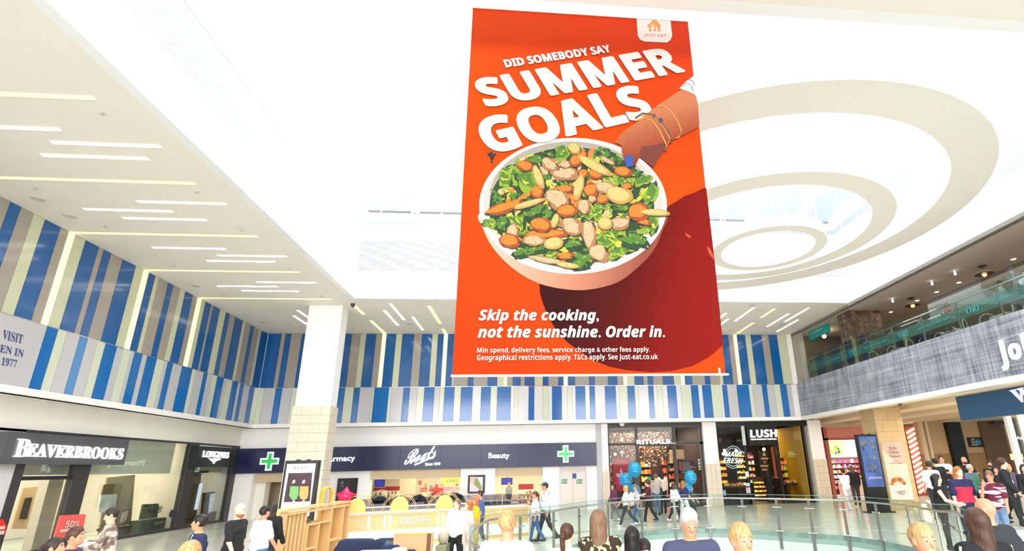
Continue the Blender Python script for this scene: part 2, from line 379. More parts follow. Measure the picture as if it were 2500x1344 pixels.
for bi, (y, pp) in enumerate(zip(bays, pat)):
    for j, (a, b, dy) in enumerate(pp):
        t = empty('ceiling_light', ((a+b)/2, y+dy, ZC), 'recessed white linear light, %s of three in the %s' % (('first', 'second', 'third')[j], bn[bi]), 'ceiling light', 'linear lights in the left ceiling')
        B('diffuser', (a, y+dy-.055, ZC-.012), (b, y+dy+.055, ZC+.01), LIGHT, t); B('frame', (a-.02, y+dy-.075, ZC-.006), (b+.02, y+dy+.075, ZC+.004), CEIL, t)
for i, (y, x0) in enumerate(zip([10.02, 13.47, 16.89, 20.24, 23.71], [-14.2, -14.9, -15.05, -15.05, -15.0])):
    t = empty('ceiling_strip', (-12, y, ZC), 'long pale yellow light strip across the left ceiling, %s from the camera' % ('first', 'second', 'third', 'fourth', 'fifth')[i], 'ceiling light', 'yellow strips across the left ceiling')
    B('diffuser', (x0, y-.06, ZC-.01), (-9.3, y+.06, ZC+.01), LIGHTY, t)
fl = [((728, 757), (752, 774)), ((717, 770), (750, 791)), ((953, 740.6), (987, 780)), ((938.5, 757), (971, 793)), ((1007, 773), (1033, 805)),
      ((1793, 783), (1842, 750)), ((1873, 796.5), (1925, 765)), ((1916, 784), (1975, 751)), ((1896, 808.5), (1949, 780)), ((1757, 776), (1772, 764)), ((1755, 794), (1779, 778))]
fn = ['behind the white column, upper', 'behind the white column, lower', 'upper of three right of the white column', 'middle of three right of the white column', 'lower of three right of the white column',
      'right of the banner, long one', 'near the café edge, left', 'near the café edge, upper', 'near the café edge, lowest', 'half hidden by the banner edge, upper', 'half hidden by the banner edge, lower']
for (p, q), n in zip(fl, fn): cbox(p, q, .06, LIGHT, 'ceiling_light', 'recessed white linear light in the far ceiling, '+n, 'ceiling light', 'linear lights in the far ceiling')
fy = [((860, 741), (890, 767)), ((905, 781.6), (940, 813)), ((1046, 746), (1076, 789)), ((1080, 802), (1089, 813)), ((1799, 813), (1840, 787)), ((1856, 774.6), (1893, 753))]
fyn = ['beside the white column head', 'meeting the wall light right of the column', 'left of the banner', 'meeting the wall light at the banner edge', 'meeting the wall light right of banner', 'between white lights right of banner']
for (p, q), n in zip(fy, fyn): cbox(p, q, .09, LIGHTY, 'ceiling_strip', 'short pale yellow light strip in the far ceiling, '+n, 'ceiling light', 'yellow strips in the far ceiling')
spk = MB().lathe((0, 0, 0), [(.17, 0), (.17, -.012), (.13, -.02)], mat((214, 206, 196), .6), 20).mesh('speaker')
spr = MB().lathe((0, 0, 0), [(.05, 0), (.05, -.03), (.02, -.06)], mat((190, 182, 172), .5), 10).mesh('sprinkler')
for i, (x, y) in enumerate([(170, 527), (478, 697), (1000, 790), (643, 786), (93, 485), (1911, 791), (1836, 744)]):
    o = ob('ceiling_speaker', spk, label='round off-white speaker grille flush in the white ceiling', cat='speaker', group='round ceiling speakers'); o.location = AZ(x, y, ZC)
for i, (x, y) in enumerate([(248, 275), (86, 457), (480, 468), (254, 550), (590, 560), (425, 648), (704, 654), (547, 719), (785, 722), (705, 789), (1943, 791), (1856, 756), (1786, 804), (1998, 758), (690, 802), (865, 801), (977, 801)]):
    o = ob('sprinkler_head', spr, label='tiny sprinkler head in the %s ceiling' % ('left' if x < 760 and y < 730 else 'far right' if x > 1700 else 'far left'), cat='sprinkler', group='ceiling sprinklers'); o.location = AZ(x, y, ZC)
cm = MB(); p = AZ(862, 741, ZC); cm.lathe(p, [(.1, 0), (.1, -.06), (.085, -.12), (.04, -.17)], mat((60, 58, 56), .3), 16)
ob('dome_camera', cm, label='dark dome camera on the ceiling beside the white column head', cat='camera')

# ------------------------------------------------------------------ white column with stone base
cx0, cx1, cy0, cy1 = -10.66, -9.12, 24.71, 25.5
ZST = 2.92+H
col = B('column', (cx0+.03, cy0+.03, 0), (cx1-.03, cy1-.03, ZC), WHITE, kind='structure', label='tall white square column clad with cream stone on its lower half')
def stones(par, x0, x1, y0, y1, zt, m, hs=.38, w=.75, faces='fslr'):
    n = max(1, round(zt/hs)); hs = zt/n; g = .004
    for r in range(n):
        za, zb = r*hs+g, (r+1)*hs-g
        off = 0 if r % 2 else .5
        def cuts(a, b):
            k = max(1, round((b-a)/w)); st = (b-a)/k; c = [a+st*i for i in range(k+1)]
            if off: c = [a]+[a+st*(i+.5) for i in range(k)]+[b]
            return c
        c = cuts(x0, x1)
        for p, q in zip(c, c[1:]):
            B('stone', (p+g, y0, za), (q-g, y0+.04, zb), m, par)
        c = cuts(y0+.045, y1)
        for p, q in zip(c, c[1:]):
            if 'r' in faces: B('stone', (x1-.04, p+g, za), (x1, q-g, zb), m, par)
            if 'l' in faces: B('stone', (x0, p+g, za), (x0+.04, q-g, zb), m, par)
stones(col, cx0-.06, cx1+.06, cy0-.06, cy1+.06, ZST, STONE, .39, .8, 'r')
WC2 = mat((252, 250, 248), .45)
ob('casing', MB().box((cx0, cy0, ZST), (cx1, cy1, ZC-.001), WC2), col)

# ------------------------------------------------------------------ floor, well, ramp
rail_px = [(1190, 1344), (1155, 1329), (1145, 1316), (1152, 1302), (1187, 1272), (1268, 1257.6), (1349, 1246.5), (1411, 1237), (1482, 1228), (1563, 1221), (1644, 1217), (1727, 1215), (1811, 1215.6), (1895, 1217), (1974, 1219), (2058, 1221), (2138, 1226.5), (2217, 1234.6)]
RP = [AZ(x, y, 1.05) for x, y in rail_px]
A_r = RP[-1].copy(); B_r = AZ(2341, 1255, 1.25)
end = [A_r.lerp(B_r, t) for t in (.33, .66)]+[B_r]
near = [Vector((6.9, 7.5, 1.0)), Vector((4.8, 6.85, .88)), Vector((3.0, 6.8, .88)), Vector((1.4, 6.9, .9)), Vector((.1, 7.6, 1.0))]
loop = RP+end+near
def catmull(P, n=6, closed=True):
    out = []; N = len(P)
    for i in range(N):
        a, b, c, d = P[i-1], P[i], P[(i+1) % N], P[(i+2) % N]
        for k in range(n):
            t = k/n; out.append(.5*((2*b)+(c-a)*t+(2*a-5*b+4*c-d)*t*t+(3*b-a-3*c+d)*t**3))
    return out
LP = catmull(loop)
hole = [(p.x, p.y) for p in LP]
FLOORM = mat((214, 216, 203), .16, noise=.10, scale=1.2, spec=.5); GROUT = mat((170, 172, 160), .5)
outer = [Vector((XL-6, -4, 0)), Vector((40, -4, 0)), Vector((40, 44, 0)), Vector((XL-6, 44, 0))]
hv = [Vector((x, y, 0)) for x, y in hole]
tri = tessellate_polygon([outer, hv]); fv = outer+hv
fm = MB(); fm.add([(v.x, v.y, -.02) for v in fv], [tuple(t) for t in tri], GROUT)
floor = ob('floor', fm, kind='structure')
for p in floor.data.polygons:
    if p.normal.z < 0: p.flip()
def inpoly(x, y, P):
    c = False; j = len(P)-1
    for i in range(len(P)):
        if (P[i][1] > y) != (P[j][1] > y) and x < (P[j][0]-P[i][0])*(y-P[i][1])/(P[j][1]-P[i][1])+P[i][0]: c = not c
        j = i
    return c
big = [(p[0]+(p[0]-4.8)*.07, p[1]+(p[1]-13)*.06) for p in hole]
tm = None; TS = 1.5
ntile = 0
tmesh = MB().box((.006, .006, -.02), (TS-.006, TS-.006, 0), FLOORM).mesh('tile')
for i in range(-14, 14):
    for j in range(3, 22):
        x, y = i*TS, j*TS
        if any(inpoly(x+a*TS, y+b*TS, big) for a in (0, .5, 1) for b in (0, .5, 1)): continue
        px = x/max(y, 1)
        if px < -.8 or px > .85 or y > 30.5 or (x > 6.0 and y < 14) : continue
        if y < 9 and -3 < x < 8: continue
        o = ob('tile', tmesh, floor); o.location = (x, y, 0)
# border of the well, level with the tiles, follows the curve
bd = MB(); n_ = len(hole)
bd.add([(x, y, -.004) for x, y in hole]+[(x, y, -.004) for x, y in [(p[0]+(p[0]-4.8)*.30, p[1]+(p[1]-13)*.22) for p in hole]], [(i, n_+i, n_+(i+1) % n_, (i+1) % n_) for i in range(n_)][::1], FLOORM)
bo = ob('border', bd, floor)
for p in bo.data.polygons:
    if p.normal.z < 0: p.flip()
TEAL = mat((148, 176, 166), .4); PALE = mat((205, 222, 210), .4)
ed = MB()
def band(z0, z1, m, off=0):
    b = len(ed.v); vs = [(x, y, z0) for x, y in hole]+[(x, y, z1) for x, y in hole]
    ed.add(vs, [(i, (i+1) % n_, n_+(i+1) % n_, n_+i) for i in range(n_)], m)
band(-.30, 0, TEAL); band(-1.0, -.30, PALE)
ob('trim_6', ed, kind='structure', label='curved pale green edge of the floor opening below the glass balustrade')
B('floor_lower', (-8, 2, -5.2), (16, 26, -5), mat((214, 210, 200), .3), kind='structure', label='pale floor of the level below seen through the opening')
# ramp on the right
ZR_ = .3
rA = (A_r.x+.12, A_r.y+.0); rB = (B_r.x+.1, B_r.y)
rp = MB()
vv = [(rA[0], rA[1], 0.0), (rB[0], rB[1], ZR_-.1), (8.2, 2, ZR_-.1), (34, 2, ZR_), (34, 22.5, ZR_), (16.5, 22.5, ZR_), (13.2, 17.5, ZR_)]
mid = (rA[0]+1.2, rA[1]-1.2, ZR_*.6)
rp.add(vv+[mid], [(0, 1, 7), (1, 2, 3, 7), (3, 4, 5, 6, 7), (0, 7, 6)], FLOORM)
rp.add([(v[0], v[1], -.02) for v in vv]+vv, [(i, (i+1) % 7, 7+(i+1) % 7, 7+i) for i in range(7)], FLOORM)
ob('floor_ramp', rp, kind='structure', label='pale ramp rising along the right end of the glass balustrade')

ob('floor_step', MB().slab([(11.4, 12.6, ZR_), (34, 12.6, ZR_), (34, 22.5, ZR_), (17.2, 22.5, ZR_), (14.1, 18, ZR_), (12.3, 15, ZR_)], (0, 0, .55-ZR_), FLOORM), kind='structure', label='raised step of pale floor by the arcade wall')
# balustrade round the well
bal = empty('balustrade', (4.8, 20, 0), 'curved glass balustrade with steel posts and handrail around the floor opening', 'balustrade')
ob('handrail', MB().tube([(p.x, p.y, p.z) for p in LP], .028, CHROME, 8, closed=True), bal, smooth=True)
cxm, cym = 4.8, 13
pidx = [i*6 for i in range(len(loop))]
for i in pidx:
    p = LP[i]; d = (LP[(i+1) % len(LP)]-LP[i-1]); d.z = 0; d.normalize(); nrm = Vector((d.y, -d.x, 0))
    if nrm.dot(Vector((cxm-p.x, cym-p.y, 0))) < 0: nrm = -nrm
    zb = p.z-1.05
    po = MB(); o_ = p+nrm*.02
    po.hexa((o_.x-d.x*.045, o_.y-d.y*.045, zb-.55), d*.09, nrm*.03, (0, 0, 1.57), STEEL)
    post = ob('post', po, bal)
    for z in (zb+.78, zb+.02):
        q = Vector((p.x, p.y, z))+nrm*.05
        c_ = MB().tube([q-d*.13, q+d*.13], .014, CHROME, 6); c_.ball(q-d*.14, .026, CHROME, 8, 6); c_.ball(q+d*.14, .026, CHROME, 8, 6)
        ob('clamp', c_, post)
for a, b in zip(pidx, pidx[1:]+[len(LP)]):
    g = MB(); pts = [LP[k % len(LP)] for k in range(a, b+1)]
    n = len(pts); gl = []
    for p in pts: gl.append((p.x, p.y, p.z-1.2))
    for p in pts: gl.append((p.x, p.y, p.z+.13))
    g.add(gl, [(k, k+1, n+k+1, n+k) for k in range(n-1)], glass((226, 240, 234), .035))
    ob('glass_panel', g, bal)
    e = MB(); e.tube([(p.x, p.y, p.z+.135) for p in pts], .008, mat((120, 160, 146), .3), 5); ob('glass_edge', e, bal)

# ------------------------------------------------------------------ hanging banner
BY = 8.2
ban = empty('banner', (1.2, BY, AY(1103, 915, BY).z), 'huge orange hanging banner printed with a bowl of salad and white slogans', 'banner')
def bp(x, y, d=0): p = AY(x, y, BY); p.y -= d; return p
CN = [AY(*q, BY) for q in ((1103, 915), (1772, 911), (1679, 53.5), (1155, 20))]
bx0, bx1, bz0, bz1 = -.152*BY, .3895*BY, AY(1103, 914.5, BY).z, AY(1160, 20, BY).z
def grad(name, stops, p0, p1, rough=.75):
    """printed colour blend between two points of the sheet (object space = world)"""
    m = bpy.data.materials.new(name); m.use_nodes = True; n = m.node_tree; b = n.nodes['Principled BSDF']; b.inputs['Roughness'].default_value = rough; b.inputs['Specular IOR Level'].default_value = .08
    g = n.nodes.new('ShaderNodeNewGeometry'); sb = n.nodes.new('ShaderNodeVectorMath'); sb.operation = 'SUBTRACT'; sb.inputs[1].default_value = p0
    d = Vector(p1)-Vector(p0); dt = n.nodes.new('ShaderNodeVectorMath'); dt.operation = 'DOT_PRODUCT'; dt.inputs[1].default_value = d/d.length_squared
    n.links.new(g.outputs['Position'], sb.inputs[0]); n.links.new(sb.outputs[0], dt.inputs[0])
    c = n.nodes.new('ShaderNodeValToRGB'); n.links.new(dt.outputs['Value'], c.inputs[0]); n.links.new(c.outputs[0], b.inputs['Base Color'])
    c.color_ramp.elements[0].position = stops[0][0]; c.color_ramp.elements[0].color = (*lin(stops[0][1]), 1)
    c.color_ramp.elements[1].position = stops[-1][0]; c.color_ramp.elements[1].color = (*lin(stops[-1][1]), 1)
    for q, k in stops[1:-1]: e = c.color_ramp.elements.new(q); e.color = (*lin(k), 1)
    return m
ORG = grad('print_orange', [(0, (188, 52, 12)), (.5, (200, 66, 8)), (1, (186, 48, 14))], (-1.2, BY, bz0+.5), (3.2, BY, bz0+7))
sh = MB(); sh.box((bx0, BY, bz0), (bx1, BY+.02, bz1), ORG); ob('sheet', sh, ban)
B('batten', (bx0-.02, BY-.015, bz0-.03), (bx1+.05, BY+.035, bz0), GLOSSW, ban)
B('batten', (bx0-.02, BY-.015, bz1), (bx1+.02, BY+.035, bz1+.04), GLOSSW, ban)
for x in (bx0+.6, 1.2, bx1-.6): ob('cable', MB().tube([(x, BY, bz1), (x, BY, roofz(BY)-.1)], .008, STEEL, 5), ban)
B('tie', (bx1-.12, BY-.02, bz0-.02), (bx1-.09, BY-.005, bz0+.09), GLOSSW, ban)
def pr(name, pts, m, d, par=ban, label=None):
    return ob(name, MB().poly([bp(x, y, d) for x, y in pts], m), par, label=label)
def smoothpx(pts, n=5): return [(p.x, p.y) for p in catmull([Vector((x, y, 0)) for x, y in pts], n)]
# the print: dark red cast shape, with a soft blend across it
SHD = grad('print_shadow', [(0, (50, 16, 16)), (.3, (74, 16, 14)), (.62, (110, 18, 14)), (1, (122, 22, 18))], tuple(bp(1400, 690)), tuple(bp(1780, 800)))
pr('printed_shape', [(1317, 690), (1318, 715), (1326, 742), (1340, 776), (1358, 805), (1382, 832), (1412, 855), (1449, 879), (1490, 895), (1530, 903), (1590, 908), (1640, 905), (1690, 893), (1730, 872), (1765.5, 842), (1745, 640), (1724, 458), (1712, 461), (1696, 470), (1672, 478), (1650, 492), (1630, 504), (1560, 620), (1430, 690)], SHD, .004)
pr('printed_shape', [(1672, 568), (1684, 575), (1687, 580), (1680, 579), (1674, 573)], mat((240, 60, 30), .75), .006)
pr('printed_shape', [(1727, 600), (1733, 607), (1741, 622), (1743, 634), (1733, 622), (1728, 612)], mat((240, 60, 30), .75), .006)
def ell(cx, cy, a, b, n=48, rot=0, a0=0, a1=360):
    out = []
    for k in range(n+1 if a1-a0 < 360 else n):
        t = math.radians(a0+(a1-a0)*k/n); x, y = a*math.cos(t), b*math.sin(t); r = math.radians(rot)
        out.append((cx+x*math.cos(r)-y*math.sin(r), cy+x*math.sin(r)+y*math.cos(r)))
    return out
BODY = grad('print_bowl', [(0, (186, 160, 142)), (.5, (176, 120, 96)), (1, (124, 66, 54))], tuple(bp(1200, 600)), tuple(bp(1560, 690)))
body = ell(1399, 503, 229, 160, 24, 0, 0, 180)
bodylow = smoothpx([(1627, 520), (1618, 560), (1596, 610), (1560, 650), (1505, 690), (1425, 708), (1345, 700), (1290, 680), (1240, 645), (1200, 600), (1178, 555), (1171, 520), (1250, 480), (1550, 480)], 5)
pr('printed_bowl', bodylow, BODY, .008)
pr('printed_rim', ell(1399, 503, 229, 166, 72), mat((198, 190, 182), .75), .010)
pr('printed_inside', ell(1399, 500, 219, 154, 64), mat((168, 164, 158), .75), .012)
pr('printed_inside', ell(1392, 480, 196, 134, 64), mat((140, 134, 124), .75), .0125)
# printed salad: irregular flat patches
def var(c, n=.3, sc=26): return mat(c, .8, noise=n, scale=sc)
DK, GR, LM, YG = var((28, 58, 28), .5), var((70, 110, 34), .4), var((118, 144, 34), .35), var((168, 168, 52), .25)
CR, CRD = var((206, 112, 30), .4, 34), var((146, 60, 18), .45, 40)
CH, CHD = var((182, 154, 118), .3, 30), var((150, 104, 64), .4, 40)
PM, PMD = var((186, 160, 96), .12, 14), var((160, 128, 66), .15)
PEP = mat((60, 48, 40), .8)
sal = MB(); rs = random.Random(5)
def blob(cx, cy, a, b, m, d, rot=0, rough=.18, n=14, pow_=1):
    ph = [rs.uniform(0, 6.28) for _ in range(3)]; pts = []; r = math.radians(rot)
    for k in range(n):
        t = 2*math.pi*k/n; w = 1+rough*(.6*math.sin(2*t+ph[0])+.5*math.sin(3*t+ph[1])+.5*math.sin(5*t+ph[2]))+rs.uniform(-.4, .4)*rough
        x, y = a*w*math.cos(t), b*w*math.sin(t); pts.append(bp(cx+x*math.cos(r)-y*math.sin(r), cy+x*math.sin(r)+y*math.cos(r), d))
    sal.poly(pts, m)
sal.poly([bp(x, y, .0130) for x, y in ell(1396, 503, 201, 143, 40)], DK)
D = .0135
for i in range(420):
    t = rs.uniform(0, 6.28); r = math.sqrt(rs.random()); x = 1396+196*r*math.cos(t); y = 503+140*r*math.sin(t)
    blob(x, y, rs.uniform(6, 17), rs.uniform(4, 9), rs.choice([DK, GR, GR, LM, LM, YG, YG, DK, CH, PM, CR]), D, rs.uniform(0, 180), .3, 10); D += .000006
zz = lambda x, y: (1130+x/3.2, 300+y/3.2)
items = []
def it(x, y, a, b, kind, rot=0): items.append((x, y, a, b, kind, rot))
for q in [(360, 400, 75, 60), (500, 450, 85, 75), (775, 240, 60, 60), (1170, 440, 110, 35), (1270, 460, 70, 45), (1470, 560, 45, 90), (1050, 700, 45, 60), (410, 800, 75, 75), (215, 790, 65, 35), (1150, 900, 120, 55), (1200, 1020, 90, 40), (700, 1020, 60, 40), (1480, 790, 40, 100), (1410, 450, 65, 45), (330, 450, 50, 60), (960, 720, 60, 30), (1300, 980, 70, 35), (1090, 650, 80, 30)]: it(*q, 'L', rs.uniform(-30, 30))
for q in [(575, 290, 75, 35), (1110, 240, 60, 40), (285, 590, 55, 65), (780, 465, 50, 32), (560, 700, 110, 45), (540, 1000, 130, 40), (940, 1080, 110, 60), (1340, 920, 100, 60), (310, 800, 50, 60), (860, 950, 60, 45), (1230, 660, 60, 45), (1190, 300, 60, 30), (1330, 400, 60, 25), (660, 720, 60, 35)]: it(*q, 'D', rs.uniform(-20, 20))
for q in [(330, 665, 165, 40, -18), (650, 870, 190, 38, -5), (800, 1040, 70, 30, 0), (790, 520, 85, 30, 0), (1000, 530, 60, 55, 0), (1090, 600, 45, 40, 0), (1400, 770, 70, 30, 20), (860, 600, 90, 40, 20), (900, 640, 40, 50, 0)]: it(q[0], q[1], q[2], q[3], 'O', q[4])
for q in [(790, 390, 120, 62, 8), (740, 600, 105, 75, 15), (850, 810, 90, 70, 40), (985, 880, 55, 120, -5), (1060, 1020, 85, 65, 20), (1110, 510, 75, 50, 10), (680, 330, 70, 45, 30), (560, 925, 95, 40, 0), (945, 660, 50, 60, 0), (1220, 790, 90, 48, -5), (390, 850, 50, 55, 0), (800, 330, 50, 30, 0), (1130, 300, 60, 20, 30), (660, 1075, 150, 25, 12), (1010, 600, 30, 30, 0)]: it(q[0], q[1], q[2], q[3], 'C', q[4])
for q in [(490, 340, 65, 42, 10), (580, 545, 52, 50, 20), (1040, 400, 58, 45, 5), (1250, 385, 72, 40, 5), (815, 690, 80, 52, -8), (610, 800, 85, 58, 15), (365, 925, 78, 58, 5), (1370, 700, 85, 70, 0), (880, 300, 45, 50, 20), (930, 250, 40, 30, 0), (940, 400, 40, 35, 0), (1280, 500, 45, 25, 0)]: it(q[0], q[1], q[2], q[3], 'K', q[4])
for q in [(870, 205, 52, 42, 20), (1030, 340, 150, 38, 30), (905, 510, 36, 105, 14), (520, 635, 130, 24, -16), (590, 430, 34, 100, -22), (1500, 705, 118, 26, 4), (1220, 570, 108, 68, 12), (1110, 790, 60, 50, 0), (710, 945, 78, 48, -12), (820, 1115, 95, 22, 8), (720, 770, 28, 60, 15), (300, 545, 26, 26, 0)]: it(q[0], q[1], q[2], q[3], 'P', q[4])
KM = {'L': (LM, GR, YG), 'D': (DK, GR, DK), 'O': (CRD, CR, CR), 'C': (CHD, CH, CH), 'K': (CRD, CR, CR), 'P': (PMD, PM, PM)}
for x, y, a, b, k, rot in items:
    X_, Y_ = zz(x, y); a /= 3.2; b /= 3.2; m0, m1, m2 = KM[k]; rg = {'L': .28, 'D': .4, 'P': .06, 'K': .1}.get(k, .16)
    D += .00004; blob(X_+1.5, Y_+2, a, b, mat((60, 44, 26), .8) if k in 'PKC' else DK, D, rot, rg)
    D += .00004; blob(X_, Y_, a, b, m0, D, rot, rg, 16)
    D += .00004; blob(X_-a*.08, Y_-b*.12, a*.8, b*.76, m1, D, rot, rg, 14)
    if k == 'L':
        for q in range(5): D += .00002; blob(X_+rs.uniform(-.5, .5)*a, Y_+rs.uniform(-.5, .5)*b, a*.35, b*.12, rs.choice([YG, YG, GR]), D, rs.uniform(-60, 60), .2, 8)
    if k == 'D':
        for q in range(6): D += .00002; blob(X_+rs.uniform(-.8, .8)*a, Y_+rs.uniform(-.7, .7)*b, 4, 3, rs.choice([GR, DK, LM]), D, rs.uniform(0, 180), .5, 8)
    if k in 'CPK':
        for q in range(7): D += .00001; blob(X_+rs.uniform(-.6, .6)*a, Y_+rs.uniform(-.6, .6)*b, .8, .7, PEP if k != 'K' else CRD, D, 0, .2, 6)
so = ob('printed_salad', sal, ban, kind='stuff')
D += .0006
# printed hand with bracelets and blue nail
hz = lambda x, y: (1100+x/2.8, y/2.8)
SK = grad('print_skin', [(0, (170, 104, 72)), (.5, (144, 72, 48)), (1, (84, 34, 26))], tuple(bp(1560, 290)), tuple(bp(1620, 400)))
pr('printed_hand', [hz(*q) for q in [(1540, 640), (1590, 612), (1672, 655), (1688, 720), (1697, 850), (1690, 875), (1600, 925), (1520, 962), (1470, 1010), (1440, 1060), (1380, 1150), (1330, 1110), (1290, 1078), (1262, 1132), (1240, 1146), (1200, 1140), (1188, 1110), (1172, 1050), (1165, 1000), (1120, 980), (1150, 935), (1200, 890), (1260, 850), (1330, 790), (1430, 715)]], SK, D)
pr('printed_hand', [hz(*q) for q in [(1290, 1076), (1330, 1108), (1385, 1152), (1455, 1020), (1500, 975), (1440, 985), (1380, 1000), (1300, 1010)]], mat((96, 38, 28), .8), D+.0003)
for q_ in ([(1195, 905), (1215, 960), (1195, 1010), (1200, 1060)], [(1262, 870), (1290, 930), (1280, 1000), (1268, 1060)], [(1330, 850), (1350, 900), (1345, 960)], [(1380, 850), (1400, 900), (1395, 950)]):
    ob('printed_crease', MB().tube([bp(*hz(*w), D+.0004) for w in q_], .006, mat((150, 84, 62), .8), 4), ban)
pr('printed_sleeve', [hz(*q) for q in [(1560, 612), (1610, 560), (1640, 540), (1664, 520), (1672, 600), (1679, 662), (1640, 640), (1600, 622)]], mat((232, 226, 220), .8, noise=.5, scale=9), D+.0006)
for q in ([(1580, 600), (1610, 575), (1640, 590), (1655, 630)], [(1625, 550), (1650, 560), (1668, 590)]):
    ob('printed_sleeve', MB().tube([bp(*hz(*w), D+.001) for w in q], .008, mat((60, 74, 110), .8), 4), ban)
pr('printed_nail', smoothpx([hz(*q) for q in [(1192, 1074), (1215, 1068), (1244, 1076), (1245, 1120), (1235, 1143), (1203, 1146), (1193, 1120)]], 4), mat((6, 58, 140), .6), D+.0009)
GOLD = mat((196, 140, 62), .5); GOLDD = mat((96, 66, 50), .5)
for pts, w, m in (([(1410, 735), (1450, 725), (1500, 765), (1545, 830), (1575, 900), (1560, 945), (1535, 950)], .012, GOLD), ([(1260, 815), (1310, 782), (1370, 790), (1430, 840), (1480, 900), (1510, 960), (1500, 985)], .02, GOLDD),
                  ([(1258, 835), (1320, 810), (1380, 835), (1420, 890), (1450, 950), (1475, 1000), (1465, 1030)], .014, GOLD), ([(1300, 795), (1380, 800), (1450, 870), (1495, 950), (1485, 990)], .012, GOLD)):
    ob('printed_bracelet', MB().tube([bp(*hz(*w_), D+.0012) for w_ in pts], w, m, 5), ban)
for x, y, r in ((1387, 798, 10), (1432, 832, 17), (1465, 1030, 13)): pr('printed_bracelet', [hz(*q) for q in ell(x, y, r, r, 14)], mat((40, 44, 96) if y < 1000 else (90, 50, 40), .5), D+.013)
# slogans
TW = mat((200, 192, 182), .75)
TD = .0295
def bt(t, bl, br, tl, st, fat=0, fatr=0, m=TW): text(t, bp(*bl, TD), bp(*br, TD), bp(*tl, TD), m, st, fat, parent=ban, fatr=fatr)
bt('DID SOMEBODY SAY', (1236, 167), (1492, 129), (1229, 149), 'bb', fatr=.008)
E4 = ((.012, 0), (-.012, 0), (0, .03), (0, -.03), (.012, .03), (-.012, -.03))
bt('SUMMER', (1191, 262), (1669, 176), (1155, 199), 'bb', fatr=.03)
bt('GOALS', (1198, 377), (1596, 284), (1158, 297), 'bb', fatr=.03)
bt('Skip the cooking,', (1169, 790.5), (1461, 790), (1171, 756), 'bi', fatr=.005)
bt('not the sunshine. Order in.', (1167, 824.5), (1622, 823), (1169, 796), 'bi', fatr=.005)
bt('Min spend, delivery fees, service charge & other fees apply.', (1165, 865), (1586, 862.5), (1165.5, 848.5), 'bb')
bt('Geographical restrictions apply. T&Cs apply. See just-eat.co.uk', (1164.5, 884), (1606, 881), (1165, 866), 'bb')
# logo tag in the upper corner
pr('printed_tag', [(1553.5, 43), (1637, 50), (1641, 88), (1637, 98), (1628, 104.5), (1574, 102), (1563, 98), (1557, 88)], TW, .006)
OT = mat((244, 122, 40), .75)
pr('printed_emblem', [hz(*q) for q in [(1341, 182), (1372, 150), (1385, 138), (1392, 140), (1400, 136), (1440, 178), (1436, 184), (1428, 182), (1432, 218), (1418, 218), (1412, 185), (1402, 184), (1400, 200), (1408, 214), (1384, 214), (1392, 200), (1388, 176), (1366, 170), (1370, 182), (1368, 196), (1376, 218), (1360, 218), (1356, 184)]], OT, .008)
for k in range(3): pr('printed_emblem', [hz(*q) for q in [(1372+7*k, 160), (1376+7*k, 160), (1379+7*k, 184), (1375+7*k, 184)]], TW if k != 1 else OT, .009)
text('JUST EAT', bp(*hz(1318, 254), .009), bp(*hz(1476, 258), .009), bp(*hz(1319, 232), .009), OT, 'bi', parent=ban)

# ================================================================== SHOPS
XS, YS = -15.8, 30.7
def L_(x, y, X=XS): return AX(x, y, X)
def K_(x, y, Y=YS): return AY(x, y, Y)
def quadx(name, X, pts, th, m, parent=None, **k):   # slab in a plane X = const, thickness away from the hall
    return ob(name, MB().slab([AX(x, y, X) for x, y in pts], (-th, 0, 0), m), parent, **k)
def quady(name, Y, pts, th, m, parent=None, **k):
    return ob(name, MB().slab([AY(x, y, Y) for x, y in pts], (0, th, 0), m), parent, **k)
def boxy(name, Y, x0, y0, x1, y1, th, m, parent=None, **k):  # axis aligned box whose front face at Y spans two pixels
    a = AY(x0, y0, Y); b = AY(x1, y1, Y); return B(name, (a.x, Y, a.z), (b.x, Y+th, b.z), m, parent, **k)
def boxx(name, X, x0, y0, x1, y1, th, m, parent=None, **k):
    a = AX(x0, y0, X); b = AX(x1, y1, X); return B(name, (X, a.y, a.z), (X-th, b.y, b.z), m, parent, **k)
ZO = L_(585, 1088).z
# ---- left shops
B('wall_shopfront', (XS-.2, 6, ZO), (XS, YS, ZLIP+.02), CREAM, kind='structure')
y_end = L_(572, 1200).y; yp3 = L_(470, 1150).y
SH = mat((224, 216, 204), .7)
sr = MB()
sr.box((-21.2, 6, 0), (-21, YS+.2, 4.2), SH); sr.box((-21, YS-.05, 0), (XS-.1, YS+.15, ZO), SH); sr.box((-21, 6, 3.95), (XS-.2, YS, 4.1), WHITE)
ob('wall_shop_interior', sr, kind='structure')
B('wall_shop_divider', (-21, yp3-.1, 0), (XS-.1, yp3+.1, 3.95), mat((222, 210, 190), .7), kind='structure')
for y, e in ((14, 140), (18.5, 140), (22.5, 120), (27, 90)): area('shop_light', (-18.3, y, 3.9), (2.5, 2.2), e, (1, .95, .88))
def posts_x(name, xa, xb, ytop, X=XS, m=DARK, d=.18, zt=ZO):
    a = AX(xa, ytop, X).y; b = AX(xb, ytop, X).y; return B(name, (X-d, a, 0), (X+.04, b, zt), m, fr)
fr = empty('shopfront', (XS, 18, 0), 'dark framed glazed shopfront of the jeweller on the left wall', 'shopfront')
for xa, xb, yt in ((38, 60, 1132), (185, 221, 1134), (466, 486, 1084), (574, 585, 1092)): posts_x('post', xa, xb, yt)
B('head_rail', (XS-.15, 10, ZO-.08), (XS+.02, YS-.02, ZO), DARK, fr)
ya, yb_, yc, yd = L_(60, 1132).y, L_(185, 1134).y, L_(221, 1134).y, L_(466, 1084).y
zt2 = L_(120, 1161).z
